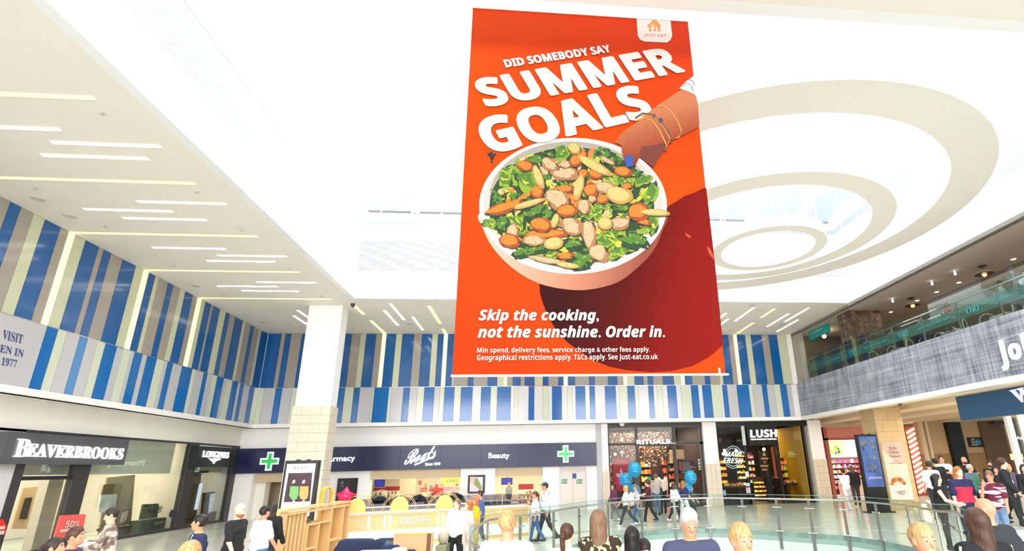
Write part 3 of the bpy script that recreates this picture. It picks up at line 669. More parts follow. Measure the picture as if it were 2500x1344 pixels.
B('transom', (XS-.12, ya, zt2-.12), (XS, yb_, zt2), BLACK, fr)
for a, b in ((ya, yb_), (yc, yd)): 
    ob('glass_panel', MB().box((XS-.05, a, .1), (XS-.04, b, ZO-.08), glass((240, 244, 240), .05)), fr)
    B('sill', (XS-.12, a, 0), (XS, b, .12), DARK, fr)
ye, yf_ = L_(486, 1085).y, L_(574, 1092).y
ob('glass_panel', MB().box((XS-.05, ye, .1), (XS-.04, yf_, ZO-.08), glass((240, 244, 240), .05)), fr)
B('sill', (XS-.12, ye, 0), (XS, yf_, .12), DARK, fr)
# pale wall before the shopfront
B('wall_left_near', (XS-.3, 6, 0), (XS+.02, L_(38, 1132).y, ZO), mat((214, 214, 212), .5), kind='structure')
# bulkhead and inner pieces seen through the glass
zb2 = L_(400, 1155, -16.4).z
fx = empty('display_bulkhead', (-16.45, 18, zb2), 'cream curtain bulkhead panels behind the shop window under dark sign', 'bulkhead')
yy = ya
while yy < yd-.1:
    y2 = min(yy+1.1, yd-.05); B('panel', (-16.5, yy+.005, zb2), (-16.42, y2-.005, 3.94), CREAM, fx); yy = y2
# pilaster between door and window inside
sg = empty('display_wall', (-17.4, 16, 0), 'taupe pilaster and window niche inside the jeweller shop', 'display')
quadx('pilaster', -16.6, [(158, 1165), (122, 1165), (60, 1400), (98, 1400)], .3, mat((186, 172, 160), .7), sg)
quadx('niche_frame', -18.0, [(58, 1190), (110, 1185), (85, 1290), (28, 1290)], .05, mat((206, 170, 124), .6), sg)
quadx('niche', -17.97, [(63, 1215), (80, 1213), (66, 1266), (48, 1266)], .02, mat((44, 30, 24), .4), sg)
quadx('door_panel', -17.2, [(262, 1165), (330, 1158), (318, 1300), (238, 1330)], .06, mat((150, 138, 112), .6), sg)
quadx('grey_panel', -17.1, [(255, 1182), (282, 1180), (276, 1206), (248, 1207)], .04, mat((112, 100, 66), .6), sg)
quadx('screen', -17.05, [(247, 1207), (287, 1205), (281, 1250), (240, 1250)], .04, mat((222, 226, 226), .4, noise=.3, scale=3), sg)
# illuminated sign box
s1 = empty('shop_sign', (-15.5, 12, 3.6), 'wide charcoal jeweller sign with one large line of white serif capitals', 'sign')
XF = -15.45
a = AX(317, 1073, XF); b = AX(303, 1134, XF); c = AX(22, 1052, XF)
B('sign_box', (XF, c.y, b.z), (XS+.0, a.y, a.z), mat((84, 84, 88), .5), s1)
LW = mat((255, 255, 255), .5, emit=1.2)
text('B', AX(31, 1114, XF+.01), AX(65, 1115, XF+.01), AX(43, 1070, XF+.01), LW, 'bs', parent=s1, depth=.03, extra=((.02, 0),))
text('EAVERBROOKS', AX(62, 1114, XF+.01), AX(297, 1121, XF+.01), AX(70, 1081, XF+.01), LW, 'bs', parent=s1, depth=.03, extra=((.003, 0),))
s2 = empty('shop_sign', (-15.5, 24, 3.4), 'small black square shop sign with white capitals over winged hourglass emblem', 'sign')
a = AX(565, 1093, XF); b = AX(557, 1139, XF); c = AX(486, 1086, XF)
B('sign_box', (XF, c.y, b.z), (XS, a.y, a.z), mat((14, 16, 24), .4), s2)
text('LONGINES', AX(493, 1115, XF+.01), AX(557, 1118, XF+.01), AX(496, 1099, XF+.01), LW, 'bs', parent=s2, depth=.02, extra=((.006, 0),))
ob('emblem', MB().poly([AX(x, y, XF+.012) for x, y in [(508, 1117), (518, 1119), (522, 1118), (530, 1118), (540, 1119), (539, 1121), (530, 1124), (525, 1127), (524, 1131), (520, 1131), (519, 1127), (514, 1123)]], LW), s2)
def desk(name, c, w, d, h, top, base, lab, cat, legs=True):
    t = empty(name, (c[0], c[1], 0), lab, cat)
    B('top', (c[0]-w/2, c[1]-d/2, h-.1), (c[0]+w/2, c[1]+d/2, h), top, t)
    if legs:
        for i in (-1, 1):
            for j in (-1, 1): B('leg', (c[0]+i*(w/2-.05)-.03, c[1]+j*(d/2-.05)-.03, 0), (c[0]+i*(w/2-.05)+.03, c[1]+j*(d/2-.05)+.03, h-.1), base, t)
    else: B('body', (c[0]-w/2+.06, c[1]-d/2+.06, 0), (c[0]+w/2-.06, c[1]+d/2-.06, h-.1), base, t)
    return t
p = AX(330, 1290, -16.6); t = desk('display_case', (p.x-.3, p.y-.7, 0), .6, 1.1, AX(320, 1282, -16.6).z, mat((50, 42, 34), .3), mat((96, 74, 58), .4), 'dark jewellery display case with gold watches in the shop window', 'display case', False)
for k in range(3): ob('tray', MB().lathe((p.x-.1, p.y-1.1+.35*k, AX(320, 1282, -16.6).z), [(.1, 0), (.12, .03), (.05, .05)], mat((214, 176, 70), .3, .8), 12), t)
# white leafy backdrop picture and green stand
t = empty('picture', (-17, AX(350, 1270, -17).y, 1.3), 'dark framed picture of a watch behind the counter', 'picture')
quadx('frame', -16.9, [(296, 1247), (318, 1240), (312, 1272), (288, 1280)], .04, mat((120, 92, 66), .5), t); quadx('print', -16.88, [(299, 1250), (315, 1245), (309, 1270), (292, 1277)], .01, mat((214, 200, 186), .5, noise=.4, scale=14), t)
t = empty('display_stand', (-16.3, AX(370, 1300, -16.3).y, 0), 'tall dark green display stand with small pale lettering beside the glass', 'stand')
GRN = mat((28, 66, 60), .35)
quadx('back_panel', -16.45, [(350, 1230), (388, 1228), (384, 1262), (342, 1268)], .06, GRN, t)
a = AX(345, 1268, -16.3); b = AX(406, 1266, -16.3)
B('cabinet', (-16.75, a.y, 0), (-16.3, b.y, AX(375, 1266, -16.3).z), GRN, t)
text('GUCCI', AX(376, 1280, -16.29), AX(399, 1276, -16.29), AX(377, 1274, -16.29), mat((220, 220, 220), .4), 'bs', parent=t)
for k in range(14): 
    q = AX(362+k*1.9, 1240+(k % 4)*4, -16.36); ob('leaf', MB().hexa((q.x, q.y, q.z), (0, .22, .05), (.01, .02, .05), (.02, 0, 0), mat((56, 84, 60), .6)), t)
t = empty('sticker', (-15.7, 0, 0), 'round dark sticker on the shop glass near the dark post', 'sticker'); t.matrix_basis = Matrix.Translation(AX(419, 1253, XS))
m_ = MB(); c = AX(419, 1253, XS+.0); m_.slab([c+Vector((0, .17*math.cos(k*.4), .17*math.sin(k*.4))) for k in range(16)], (.01, 0, 0), mat((40, 42, 66), .4)); ob('disc', m_, t)
# red sale sign on stand
t = empty('sale_sign', (-14.4, AX(180, 1290, -14.4).y, 0), 'red sale poster lettered 50% standing before the dark post', 'sign')
RED = mat((236, 92, 88), .5)
quadx('board', -14.4, [(149, 1257), (210, 1254), (199, 1310), (133, 1313)], .05, RED, t)
text('50%', AX(158, 1287, -14.38), AX(192, 1286, -14.38), AX(162, 1270, -14.38), TW, 'bb', parent=t, extra=((.02, 0),))
B('line', (-14.38, AX(146, 1298, -14.38).y, AX(146, 1299, -14.38).z), (-14.37, AX(188, 1293, -14.38).y, AX(146, 1292, -14.38).z), TW, t)
pz = AX(135, 1313, -14.4); B('pole', (-14.48, AX(165, 1313, -14.4).y-.03, 0), (-14.43, AX(165, 1313, -14.4).y+.03, pz.z), DARK, t); B('base', (-14.7, AX(165, 1313, -14.4).y-.25, 0), (-14.2, AX(165, 1313, -14.4).y+.25, .03), DARK, t)
t = empty('sale_sign', (-14.2, AX(5, 1290, -14.2).y, 0), 'small red and white notice at the left picture edge', 'sign')
quadx('board', -14.2, [(-14, 1270), (8, 1267), (16, 1284), (10, 1304), (-16, 1306)], .05, mat((230, 30, 30), .5), t); quadx('line', -14.18, [(-14, 1285), (13, 1283), (11, 1290), (-14, 1294)], .02, TW, t)
quadx('line', -14.18, [(-14, 1297), (12, 1294), (10, 1303), (-14, 1305)], .02, TW, t); B('pole', (-14.3, AX(0, 1300, -14.2).y-.03, 0), (-14.24, AX(0, 1300, -14.2).y+.03, AX(0, 1304, -14.2).z), DARK, t)
# inside the watch shop bay
t = empty('watch_display', (-17, (ye+yf_)/2, 0), 'tall black and white watch poster frame inside the watch shop', 'display')
quadx('frame', -16.6, [(500, 1202), (533, 1198), (527, 1262), (494, 1262)], .12, BLACK, t); quadx('screen', -16.58, [(514, 1205), (531, 1202), (524, 1250), (508, 1256)], .02, mat((200, 208, 222), .4, emit=.3, noise=.5, scale=8), t)
t = empty('display_wall', (-17.5, ye+1, 0), 'dark brown display wall with lit niche inside the watch shop', 'display')
quadx('panel', -17.0, [(450, 1155), (492, 1155), (470, 1330), (425, 1340)], .1, mat((70, 56, 46), .5), t); quadx('niche', -16.95, [(443, 1222), (458, 1220), (450, 1262), (434, 1266)], .03, mat((226, 214, 184), .5, emit=.4), t)
quadx('window', -16.95, [(488, 1180), (496, 1178), (483, 1242), (475, 1244)], .03, mat((204, 222, 240), .4, emit=.6), t); quadx('bulkhead', -16.5, [(472, 1090), (572, 1096), (566, 1152), (462, 1152)], .06, mat((216, 206, 176), .6), t)
quadx('black_bar', -16.45, [(460, 1150), (510, 1148), (510, 1153), (458, 1156)], .08, BLACK, t)
quadx('cabinet', -16.35, [(495, 1262), (545, 1240), (530, 1340), (470, 1400)], .3, mat((90, 76, 66), .5), t)

# ---- back wall shops: openings are cut by building the wall between them
ZB0 = K_(1130, 1143).z           # sign bottom
ZB1 = K_(1130, 1085).z
BW = mat((252, 250, 248), .6)
xl, xr = K_(586, 1100).x, K_(1457, 1080).x
B('wall_pharmacy', (xl-.1, YS, ZB0), (xr, YS+.3, ZLIP+.05), BW, kind='structure')
s3 = empty('shop_sign', ((xl+xr)/2, YS, ZB0), 'very long navy sign band with white script and words Beauty and Pharmacy', 'sign')
a = K_(1455, 1107).x
xs3 = K_(573, 1120).x; nseg = 9
for k in range(nseg): B('panel', (xs3+(a-xs3)*k/nseg+.004, YS-.22, ZB0), (xs3+(a-xs3)*(k+1)/nseg-.004, YS-.0, ZB1), NAVY, s3)
YF = YS-.235
def ft(t_, bl, br, tl, st='', **k): text(t_, AY(*bl, YF), AY(*br, YF), AY(*tl, YF), LW, st, parent=s3, depth=.02, **k)
ft('Pharmacy', (782, 1131), (867, 1128), (782, 1113), '', fat=.012)
ft('Boots', (985, 1135), (1061, 1118), (997, 1100), 'sc', extra=((.008, 0), (0, .03)))
ft('Since 1849', (1038, 1136), (1075, 1134), (1038, 1129), 'bb')
ft('Beauty', (1193, 1122), (1244, 1121), (1193, 1105), '', fat=.018)
ob('flourish', MB().tube([AY(x, y, YF-.01) for x, y in [(1012, 1134), (1025, 1129), (1040, 1122), (1052, 1117)]], .045, LW, 6), s3)
ob('flourish', MB().tube([AY(1040, 1106.5, YF-.01), AY(1058, 1102.5, YF-.01)], .03, LW, 6), s3)
def cross(x, y, sz, gcol, par):
    c = AY(x, y, YF); mb = MB()
    for s_, m, d in ((sz, LW, .01), (sz-.07, mat(gcol, .4, emit=.7), .03)):
        k = sz*.34 if s_ == sz else sz*.34-.07; f = MB(); f.box((c.x-s_, YF-d, c.z-k), (c.x+s_, YF+.0, c.z+k), m); f.box((c.x-k, YF-d-.001, c.z-s_), (c.x+k, YF, c.z+s_), m)
        mb.v, mb.f, mb.m, mb.mats = (mb.v, mb.f, mb.m, mb.mats); 
        ob('cross_border' if s_ == sz else 'green_cross', f, par)
cross(1381, 1107, .47, (60, 200, 90), s3); cross(658, 1125, .48, (20, 150, 60), s3)
# piers and rooms
def pier(x0, x1, y, lab=None, m=BW, zt=ZB0, Y0=YS, Y1=YS+.6): return B('wall_pier', (K_(x0, y).x, Y0, 0), (K_(x1, y).x, Y1, zt), m, kind='structure')
pier(562, 617, 1170); pier(804, 903, 1160); pier(1125, 1209, 1150); pier(1325, 1366, 1150); pier(1431, 1458, 1150)
B('wall_pharmacy_side', (K_(617, 1170).x, YS+.5, 0), (K_(640, 1170).x, YS+1.0, ZB0), CREAM, kind='structure')
bx = MB(); bxl, bxr = K_(560, 1170).x, K_(1458, 1140).x
BI = mat((232, 216, 188), .7)
bx.box((bxl, 38, 0), (bxr, 38.2, 3.4), BI); bx.box((bxl, YS+.3, 3.0), (bxr, 38, 3.1), BI); bx.box((bxl-.1, YS+.1, 0), (bxl, 38, 3.0), BI); bx.box((bxr, YS+.3, 0), (bxr+.1, 38, 3.0), BI)
bx.box((bxl, YS+.3, K_(1000, 1168).z), (K_(1325, 1150).x, YS+.42, 3.0), mat((218, 196, 164), .7)) 
ob('wall_pharmacy_interior', bx, kind='structure')
B('wall_pharmacy_recess', (K_(617, 1170).x, YS+2.2, 0), (K_(804, 1160).x, YS+2.3, 3), mat((190, 172, 146), .7), kind='structure')
for x, e in ((-5.5, 200), (1.2, 150)): area('shop_light', (x, 34.5, 2.9), (6, 3), e, (1, .93, .8))
# doors panel
dr = B('door_1', (K_(1366, 1170).x, YS+.12, 0), (K_(1431, 1170).x, YS+.2, ZB0), mat((226, 214, 206), .6), kind='structure')
B('door_leaf', (K_(1366, 1170).x+.02, YS+.08, 0), (K_(1398, 1170).x-.01, YS+.12, K_(1398, 1152).z), mat((228, 218, 210), .6), dr)
B('door_leaf', (K_(1398, 1170).x+.01, YS+.08, 0), (K_(1431, 1170).x-.02, YS+.12, K_(1398, 1152).z), mat((228, 218, 210), .6), dr)
for x, n in ((1371, 'left'), (1408, 'right')):
    t = boxy('exit_sign', YS+.05, x, 1169, x+14, 1179, .02, mat((60, 150, 110), .5), label='small green running-man exit sign on the %s door leaf' % n, cat='sign')
    boxy('pictogram', YS+.045, x+2, 1171, x+7, 1177, .006, TW, t); boxy('pictogram', YS+.045, x+10, 1171, x+13, 1177, .006, TW, t)
t = boxy('notice', YS+.05, 1398, 1155, 1407, 1167, .02, mat((40, 90, 160), .5), label='small blue notice above the door joint', cat='sign')
def screen_frame(name, Y, x0, y0, x1, y1, lab, cat, m, bw=.06):
    a = AY(x0, y0, Y); b = AY(x1, y1, Y); t = empty(name, ((a.x+b.x)/2, Y, b.z), lab, cat)
    B('frame', (a.x, Y, a.z), (b.x, Y+.08, b.z), BLACK, t); B('screen', (a.x+bw, Y-.01, a.z-bw), (b.x-bw, Y, b.z+bw), m, t); return t
t = screen_frame('advert_screen', YS-.08, 825, 1167, 868, 1222, 'black upright screen with faint white lettering on white pier', 'screen', mat((30, 24, 28), .3))
text('2 32', AY(838, 1188, YS-.1), AY(838, 1174, YS-.1), AY(833, 1188, YS-.1), mat((190, 200, 230), .5), '', parent=t)
t = screen_frame('advert_screen', YS-.08, 1143, 1159, 1183, 1203, 'upright screen showing a portrait in a black frame beside pharmacy entrance', 'screen', mat((206, 214, 230), .4, emit=.35), .12)
for pts, c in (([(1147, 1163), (1160, 1163), (1161, 1172), (1157, 1182), (1150, 1180)], (226, 190, 170)), ([(1158, 1166), (1166, 1166), (1178, 1190), (1172, 1196), (1158, 1182)], (150, 160, 90)), ([(1150, 1182), (1160, 1180), (1172, 1199), (1146, 1199)], (226, 206, 220))):
    ob('printed_portrait', MB().poly([AY(x, y, YS-.095) for x, y in pts], mat(c, .6)), t)
# Boots interior: counters, red shelf banners, blue screens, yellow sign, shelves
RB = mat((150, 36, 44), .5); RB2 = mat((206, 60, 60), .5)
for i, (x0, y0, x1, y1, Y, m, lab) in enumerate([(915, 1170, 938, 1188, 34.5, mat((46, 50, 150), .4, emit=.4), 'blue hanging screen inside pharmacy, left one'), (1224, 1166, 1251, 1182, 34.5, mat((46, 50, 150), .4, emit=.4), 'blue hanging screen inside pharmacy, right one')]):
    t = screen_frame('hanging_screen', Y, x0, y0, x1, y1, lab, 'screen', m, .03)
    a = AY((x0+x1)/2, y0, Y); ob('rod', MB().tube([a, (a.x, Y+.04, 3.0)], .015, BLACK, 5), t)
for i, (x0, y0, x1, y1, Y, m) in enumerate([(912, 1190, 930, 1197, 35.5, RB), (930, 1190, 945, 1197, 35.4, RB), (940, 1187, 975, 1196, 36, RB), (1025, 1190, 1042, 1200, 36.4, RB2), (1048, 1189, 1062, 1199, 36.5, RB2), (1062, 1190, 1082, 1198, 36.4, RB2), (1082, 1188, 1122, 1196, 36.2, mat((196, 130, 140), .5)), (1058, 1199, 1085, 1208, 35.6, RB), (1266, 1181, 1302, 1193, 35.8, RB)]):
    t = empty('shelf_unit', (AY(x0, y0, Y).x, Y, 0), ('dark red' if m is RB else 'bright red' if m is RB2 else 'pale pink')+' headed shelf unit of goods inside pharmacy, '+['far left', 'second from left', 'wide one at left', 'first of the bright ones', 'second of the bright ones', 'third of the bright ones', 'long one by the yellow sign', 'low one in front', 'behind the seated customer'][i], 'shelf unit')
    a = AY(x0, y0, Y); b = AY(x1, y1, Y); B('header', (a.x, Y, a.z), (b.x, Y+.06, b.z), m, t)
    B('back', (a.x, Y+.02, 0), (b.x, Y+.08, b.z), mat((228, 214, 196), .6), t)
    if False: text('SALE' if i % 2 else 'GIFTS', (a.x+.2, Y-.005, b.z+(a.z-b.z)*.3), (b.x-.2, Y-.005, b.z+(a.z-b.z)*.3), (a.x+.2, Y-.005, b.z+(a.z-b.z)*.7), TW, 'bb', parent=t)
    rr = random.Random(i)
    for s_ in range(3):
        zs = b.z-.25-.3*s_; B('shelf', (a.x, Y-.25, zs-.02), (b.x, Y+.02, zs), TW, t); x = a.x+.02
        while x < b.x-.1:
            w = rr.uniform(.06, .12); B('goods', (x, Y-.2, zs), (x+w*.85, Y-.08, zs+rr.uniform(.1, .22)), mat(rr.choice([(150, 50, 60), (230, 220, 200), (60, 50, 60), (200, 190, 120), (120, 90, 90)]), .5), t); x += w
t = boxy('hanging_sign', 35.0, 1082, 1165, 1122, 1180, .03, mat((228, 206, 74), .5), label='yellow hanging sign with blue offer marks inside pharmacy', cat='sign')
text('3 FOR 2', AY(1090, 1177, 34.98), AY(1118, 1176, 34.98), AY(1090, 1170, 34.98), mat((50, 130, 150), .5), 'bb', parent=t)
for i, (x, y, c) in enumerate([(1026, 1177, (150, 90, 60)), (1040, 1183, (170, 140, 100)), (1053, 1188, (110, 140, 120)), (1066, 1186, (190, 70, 60)), (1079, 1181, (190, 160, 120)), (1116, 1179, (180, 140, 70))]):
    p = AY(x, y, 35.2); t = empty('hanging_egg', p, 'small %s hanging egg ornament in the pharmacy ceiling row, %s from left' % (['brown', 'tan', 'green', 'red', 'cream', 'gold'][i], ['first', 'second', 'third', 'fourth', 'fifth', 'last'][i]), 'ornament')
    ob('egg', MB().ball(p, (.11, .03, .16), mat(c, .5), 10, 8), t); ob('thread', MB().tube([p+Vector((0, 0, .15)), (p.x, p.y, 3.0)], .006, TW, 4), t)
t = boxy('column_face', 36.5, 976, 1167, 1014, 1205, .06, mat((206, 188, 150), .7), label='plain beige column face inside pharmacy between the shelf units', cat='panel')

# ---- piers between the shops
def shop_pier(x0, x1, y, nm, ysp, d=.7):
    a, b = K_(x0, y).x, K_(x1, y).x; zs = K_(x0, ysp).z
    p = B('wall_pier', (a+.02, YS-.1, 0), (b-.02, YS+d, ZLIP+.02), WC2, kind='structure', label='white pier with stone tiled lower half, '+nm)
    k = MB(); n = 6; rows = max(2, round(zs/.42))
    for r in range(rows):
        for q in range(n//2):
            w = (b-a)/(n//2); x = a+w*q; B('stone', (x+.004, YS-.14, zs*r/rows+.004), (x+w-.004, YS-.1, zs*(r+1)/rows-.004), STONE, p)
    return p
B('trim_7', (K_(1454, 1040).x, YS-.06, 0), (K_(1468, 1040).x, YS+.3, ZLIP+.02), mat((196, 194, 196), .5), kind='structure')
shop_pier(1467, 1484, 1060, 'left of bronze shop', 1150); shop_pier(1714, 1749, 1060, 'between bronze and black shopfronts', 1132); shop_pier(1971, 2004, 1050, 'right of soap shop', 1121)
# ---- Rituals
rx0, rx1 = K_(1484, 1100).x, K_(1720, 1100).x
def room(x0, x1, Y1, m, name, zt=4.6, ceilm=None, fm_=None):
    r = MB(); r.box((x0, Y1, 0), (x1, Y1+.1, zt), m); r.box((x0-.08, YS+.6, 0), (x0, Y1, zt), m); r.box((x1, YS+.6, 0), (x1+.08, Y1, zt), m); r.box((x0-.1, YS+.1, zt-.1), (x1+.1, Y1+.1, zt), ceilm or m)
    r.box((x0, YS+.1, .003), (x1, Y1, .012), fm_ or m)
    return ob('wall_'+name, r, kind='structure')
BRN = mat((70, 56, 48), .7)
room(rx0, rx1, 37.5, BRN, 'cosmetics_shop_interior', 4.7)
area('shop_light', ((rx0+rx1)/2, 34, 4.5), (4, 3), 330, (1, .8, .6))
rt = empty('shopfront', ((rx0+rx1)/2, YS, 0), 'dark bronze framed glazed shopfront below white lit capitals', 'shopfront')
BRZ = mat((34, 28, 26), .4); BRL = mat((120, 104, 84), .4)
B('fascia', (rx0, YS, K_(1600, 1042).z), (rx1, YS+.15, ZLIP+.02), BRZ, rt)
def fbar(x0, x1, y, z0, z1, m=BRZ, par=rt, d=.1, Y=YS): return B('frame_bar', (K_(x0, y, Y).x, Y, z0), (K_(x1, y, Y).x, Y+d, z1), m, par)
zfm = K_(1600, 1042).z; ztr = K_(1520, 1081).z
for x0, x1, y in ((1484, 1488, 1100), (1552, 1559, 1100), (1643, 1650, 1100), (1711, 1717, 1100)): fbar(x0, x1, y, 0, zfm)
B('frame_bar', (rx0, YS, ztr-.12), (K_(1555, 1081).x, YS+.1, ztr), BRZ, rt); B('frame_bar', (K_(1647, 1081).x, YS, ztr-.12), (rx1, YS+.1, ztr), BRZ, rt); B('frame_bar', (K_(1555, 1081).x, YS+.02, ztr-.2), (K_(1647, 1081).x, YS+.1, ztr-.02), BRZ, rt)
for x0, x1 in ((1488, 1552), (1650, 1711)):
    for za, zb in ((.25, ztr-.12), (ztr, zfm)):
        a, b = K_(x0, 1100).x, K_(x1, 1100).x
        g_ = ob('glass_panel', MB().box((a, YS+.04, za), (b, YS+.05, zb), glass((238, 238, 238), .015)), rt)
        o_ = MB(); e = .025
        for q in (((a, za), (a+e, zb)), ((b-e, za), (b, zb)), ((a, za), (b, za+e)), ((a, zb-e), (b, zb))): o_.box((q[0][0], YS-.01, q[0][1]), (q[1][0], YS+.03, q[1][1]), BRL)
        ob('bead', o_, rt)
    B('plinth', (K_(x0, 1100).x, YS-.02, 0), (K_(x1, 1100).x, YS+.12, .25), BRZ, rt)
ob('glass_panel', MB().box((K_(1559, 1100).x, YS+.04, ztr), (K_(1643, 1100).x, YS+.05, zfm), glass((225, 225, 225), .02)), rt)
s4 = empty('shop_sign', (K_(1600, 1078).x, YS-.1, ztr), 'white illuminated capitals with three dots above the bronze framed entrance', 'sign')
text('RITUALS...', AY(1554, 1084, YS-.1), AY(1648, 1082, YS-.1), AY(1554, 1073, YS-.1), LW, 'bb', parent=s4, depth=.05, extra=((.004, 0),))
B('rail', (K_(1554, 1084).x, YS-.08, K_(1554, 1083).z-.05), (K_(1648, 1084).x, YS-.05, K_(1554, 1083).z), BRZ, s4)
# faint mirror-image lettering seen in the upper panes is a reflection of the sign opposite
# blossom ceiling garland inside
bl = MB(); rr = random.Random(3)
for i in range(2600):
    x = rr.uniform(rx0+.5, rx1-1.6); y = rr.uniform(31.6, 34.5); z = 4.3-abs(rr.gauss(0, 1.0)); 
    if z < 2.2 or (z < 3.3 and abs(x-K_(1600, 1100).x) > 1.7): continue
    s_ = rr.uniform(.03, .08); n = Vector((rr.gauss(0, 1), rr.gauss(0, 1), rr.gauss(0, 1))).normalized(); a = n.orthogonal().normalized()*s_; b = n.cross(a)
    bl.add([Vector((x, y, z))+a, Vector((x, y, z))+b, Vector((x, y, z))-a, Vector((x, y, z))-b], [(0, 1, 2, 3)], mat(rr.choice([(216, 180, 150), (170, 130, 110), (236, 214, 190), (120, 88, 70)]), .7))
tag(ob('blossom_garland', bl, kind='stuff'), 'dense pale blossom garland hanging inside the bronze shop entrance', 'garland')
t = boxy('poster', YS+.5, 1496, 1118, 1539, 1197, .05, mat((200, 32, 44), .5), label='tall red LAST CHANCE poster in the left bronze shop window', cat='poster')
text('LAST', AY(1507, 1128, YS+.49), AY(1529, 1128, YS+.49), AY(1507, 1122, YS+.49), mat((240, 150, 150), .5), 'bs', parent=t); text('CHANCE', AY(1499, 1136, YS+.49), AY(1537, 1135.5, YS+.49), AY(1499, 1130, YS+.49), mat((240, 150, 150), .5), 'bs', parent=t)
for pts, c in (([(1514, 1146), (1516, 1141), (1520, 1150), (1521, 1160), (1513, 1163)], (206, 190, 240)), ([(1507, 1168), (1519, 1163), (1516, 1185), (1511, 1182)], (200, 90, 220)), ([(1504, 1155), (1512, 1155), (1514, 1165), (1506, 1163)], (220, 214, 236))):
    ob('printed_bottle', MB().poly([AY(x, y, YS+.485) for x, y in pts], mat(c, .5)), t)
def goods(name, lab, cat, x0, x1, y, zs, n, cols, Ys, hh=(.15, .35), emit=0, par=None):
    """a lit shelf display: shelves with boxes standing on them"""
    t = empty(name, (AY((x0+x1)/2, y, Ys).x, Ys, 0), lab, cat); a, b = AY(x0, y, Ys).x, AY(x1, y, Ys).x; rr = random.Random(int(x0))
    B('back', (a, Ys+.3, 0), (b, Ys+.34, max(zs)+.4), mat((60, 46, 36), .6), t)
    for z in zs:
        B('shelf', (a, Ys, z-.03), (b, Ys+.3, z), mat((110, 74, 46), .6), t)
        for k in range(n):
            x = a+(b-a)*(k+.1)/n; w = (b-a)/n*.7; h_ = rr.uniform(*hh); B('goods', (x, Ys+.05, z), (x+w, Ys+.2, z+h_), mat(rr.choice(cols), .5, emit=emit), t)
    return t
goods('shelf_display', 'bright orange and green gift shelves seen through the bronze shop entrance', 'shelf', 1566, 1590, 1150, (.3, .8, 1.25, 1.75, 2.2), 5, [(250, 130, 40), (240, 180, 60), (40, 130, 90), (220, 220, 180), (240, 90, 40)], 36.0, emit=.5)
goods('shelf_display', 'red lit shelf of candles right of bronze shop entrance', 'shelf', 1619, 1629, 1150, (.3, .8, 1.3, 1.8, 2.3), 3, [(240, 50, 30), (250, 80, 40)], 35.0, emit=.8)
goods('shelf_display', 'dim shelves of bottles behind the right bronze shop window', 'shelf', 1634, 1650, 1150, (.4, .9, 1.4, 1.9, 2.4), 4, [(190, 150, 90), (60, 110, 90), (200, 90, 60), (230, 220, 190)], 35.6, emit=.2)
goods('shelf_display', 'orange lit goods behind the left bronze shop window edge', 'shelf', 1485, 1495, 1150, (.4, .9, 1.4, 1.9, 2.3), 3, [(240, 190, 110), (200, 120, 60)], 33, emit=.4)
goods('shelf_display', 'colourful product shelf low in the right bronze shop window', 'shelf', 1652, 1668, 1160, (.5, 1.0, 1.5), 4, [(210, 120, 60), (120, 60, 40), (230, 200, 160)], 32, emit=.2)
t = empty('wood_canopy', (K_(1650, 1100, 33).x, 33, 3), 'slatted pale wood canopy lit inside the right side of bronze shop', 'canopy')
for k in range(9): a = AY(1634+k*4, 1098, 33); B('slat', (a.x, 33, AY(1640, 1120, 33).z), (a.x+.09, 33.08, AY(1640, 1097, 33).z), mat((214, 180, 136), .6, emit=.15), t)
t = B('poster', (K_(1661, 1120).x, YS+.35, K_(1661, 1155).z), (K_(1697, 1120).x, YS+.38, K_(1661, 1124).z), mat((44, 38, 38), .5), label='dark poster with white lines of lettering in the right bronze shop window', cat='poster')
for k in range(7): B('line', (K_(1668, 1120).x, YS+.34, K_(1668, 1128+k*4).z), (K_(1668+[20, 18, 26, 34, 22, 30, 16][k], 1120).x, YS+.35, K_(1668, 1129.4+k*4).z), TW, t)
B('line', (K_(1661, 1120).x, YS+.34, K_(1668, 1147).z), (K_(1666, 1120).x, YS+.35, K_(1668, 1127).z), mat((220, 70, 60), .5), t)
t = boxy('poster', YS-.02, 1704, 1120, 1711, 1146, .01, mat((214, 214, 206), .5), label='narrow white safety notice strip on the right bronze shop frame', cat='poster')
for k in range(3): B('mark', (K_(1705, 1130).x, YS-.025, K_(1705, 1128+8*k).z), (K_(1710, 1130).x, YS-.02, K_(1705, 1123+8*k).z), mat((70, 110, 90), .5), t)
t = empty('shop_speaker', K_(1518, 1033), 'small white half-round sensor dome above the bronze shop fascia', 'sensor'); ob('dome', MB().ball(K_(1518, 1033, YS-.2), .17, GLOSSW, 14, 8), t)
for i, (x, y) in enumerate([(1518, 1072), (1518, 1103), (1502, 1108), (1487, 1114), (1553, 1078), (1634, 1078)]):
    p = AY(x, y, 32.2); t = empty('pendant_bulb', p, 'small warm globe bulb glowing inside bronze shop', 'lamp', 'globe bulbs inside bronze shop'); ob('bulb', MB().ball(p, .08, mat((255, 230, 180), .4, emit=6), 10, 8), t); ob('cord', MB().tube([p+Vector((0, 0, .07)), (p.x, p.y, 4.6)], .008, BLACK, 4), t)

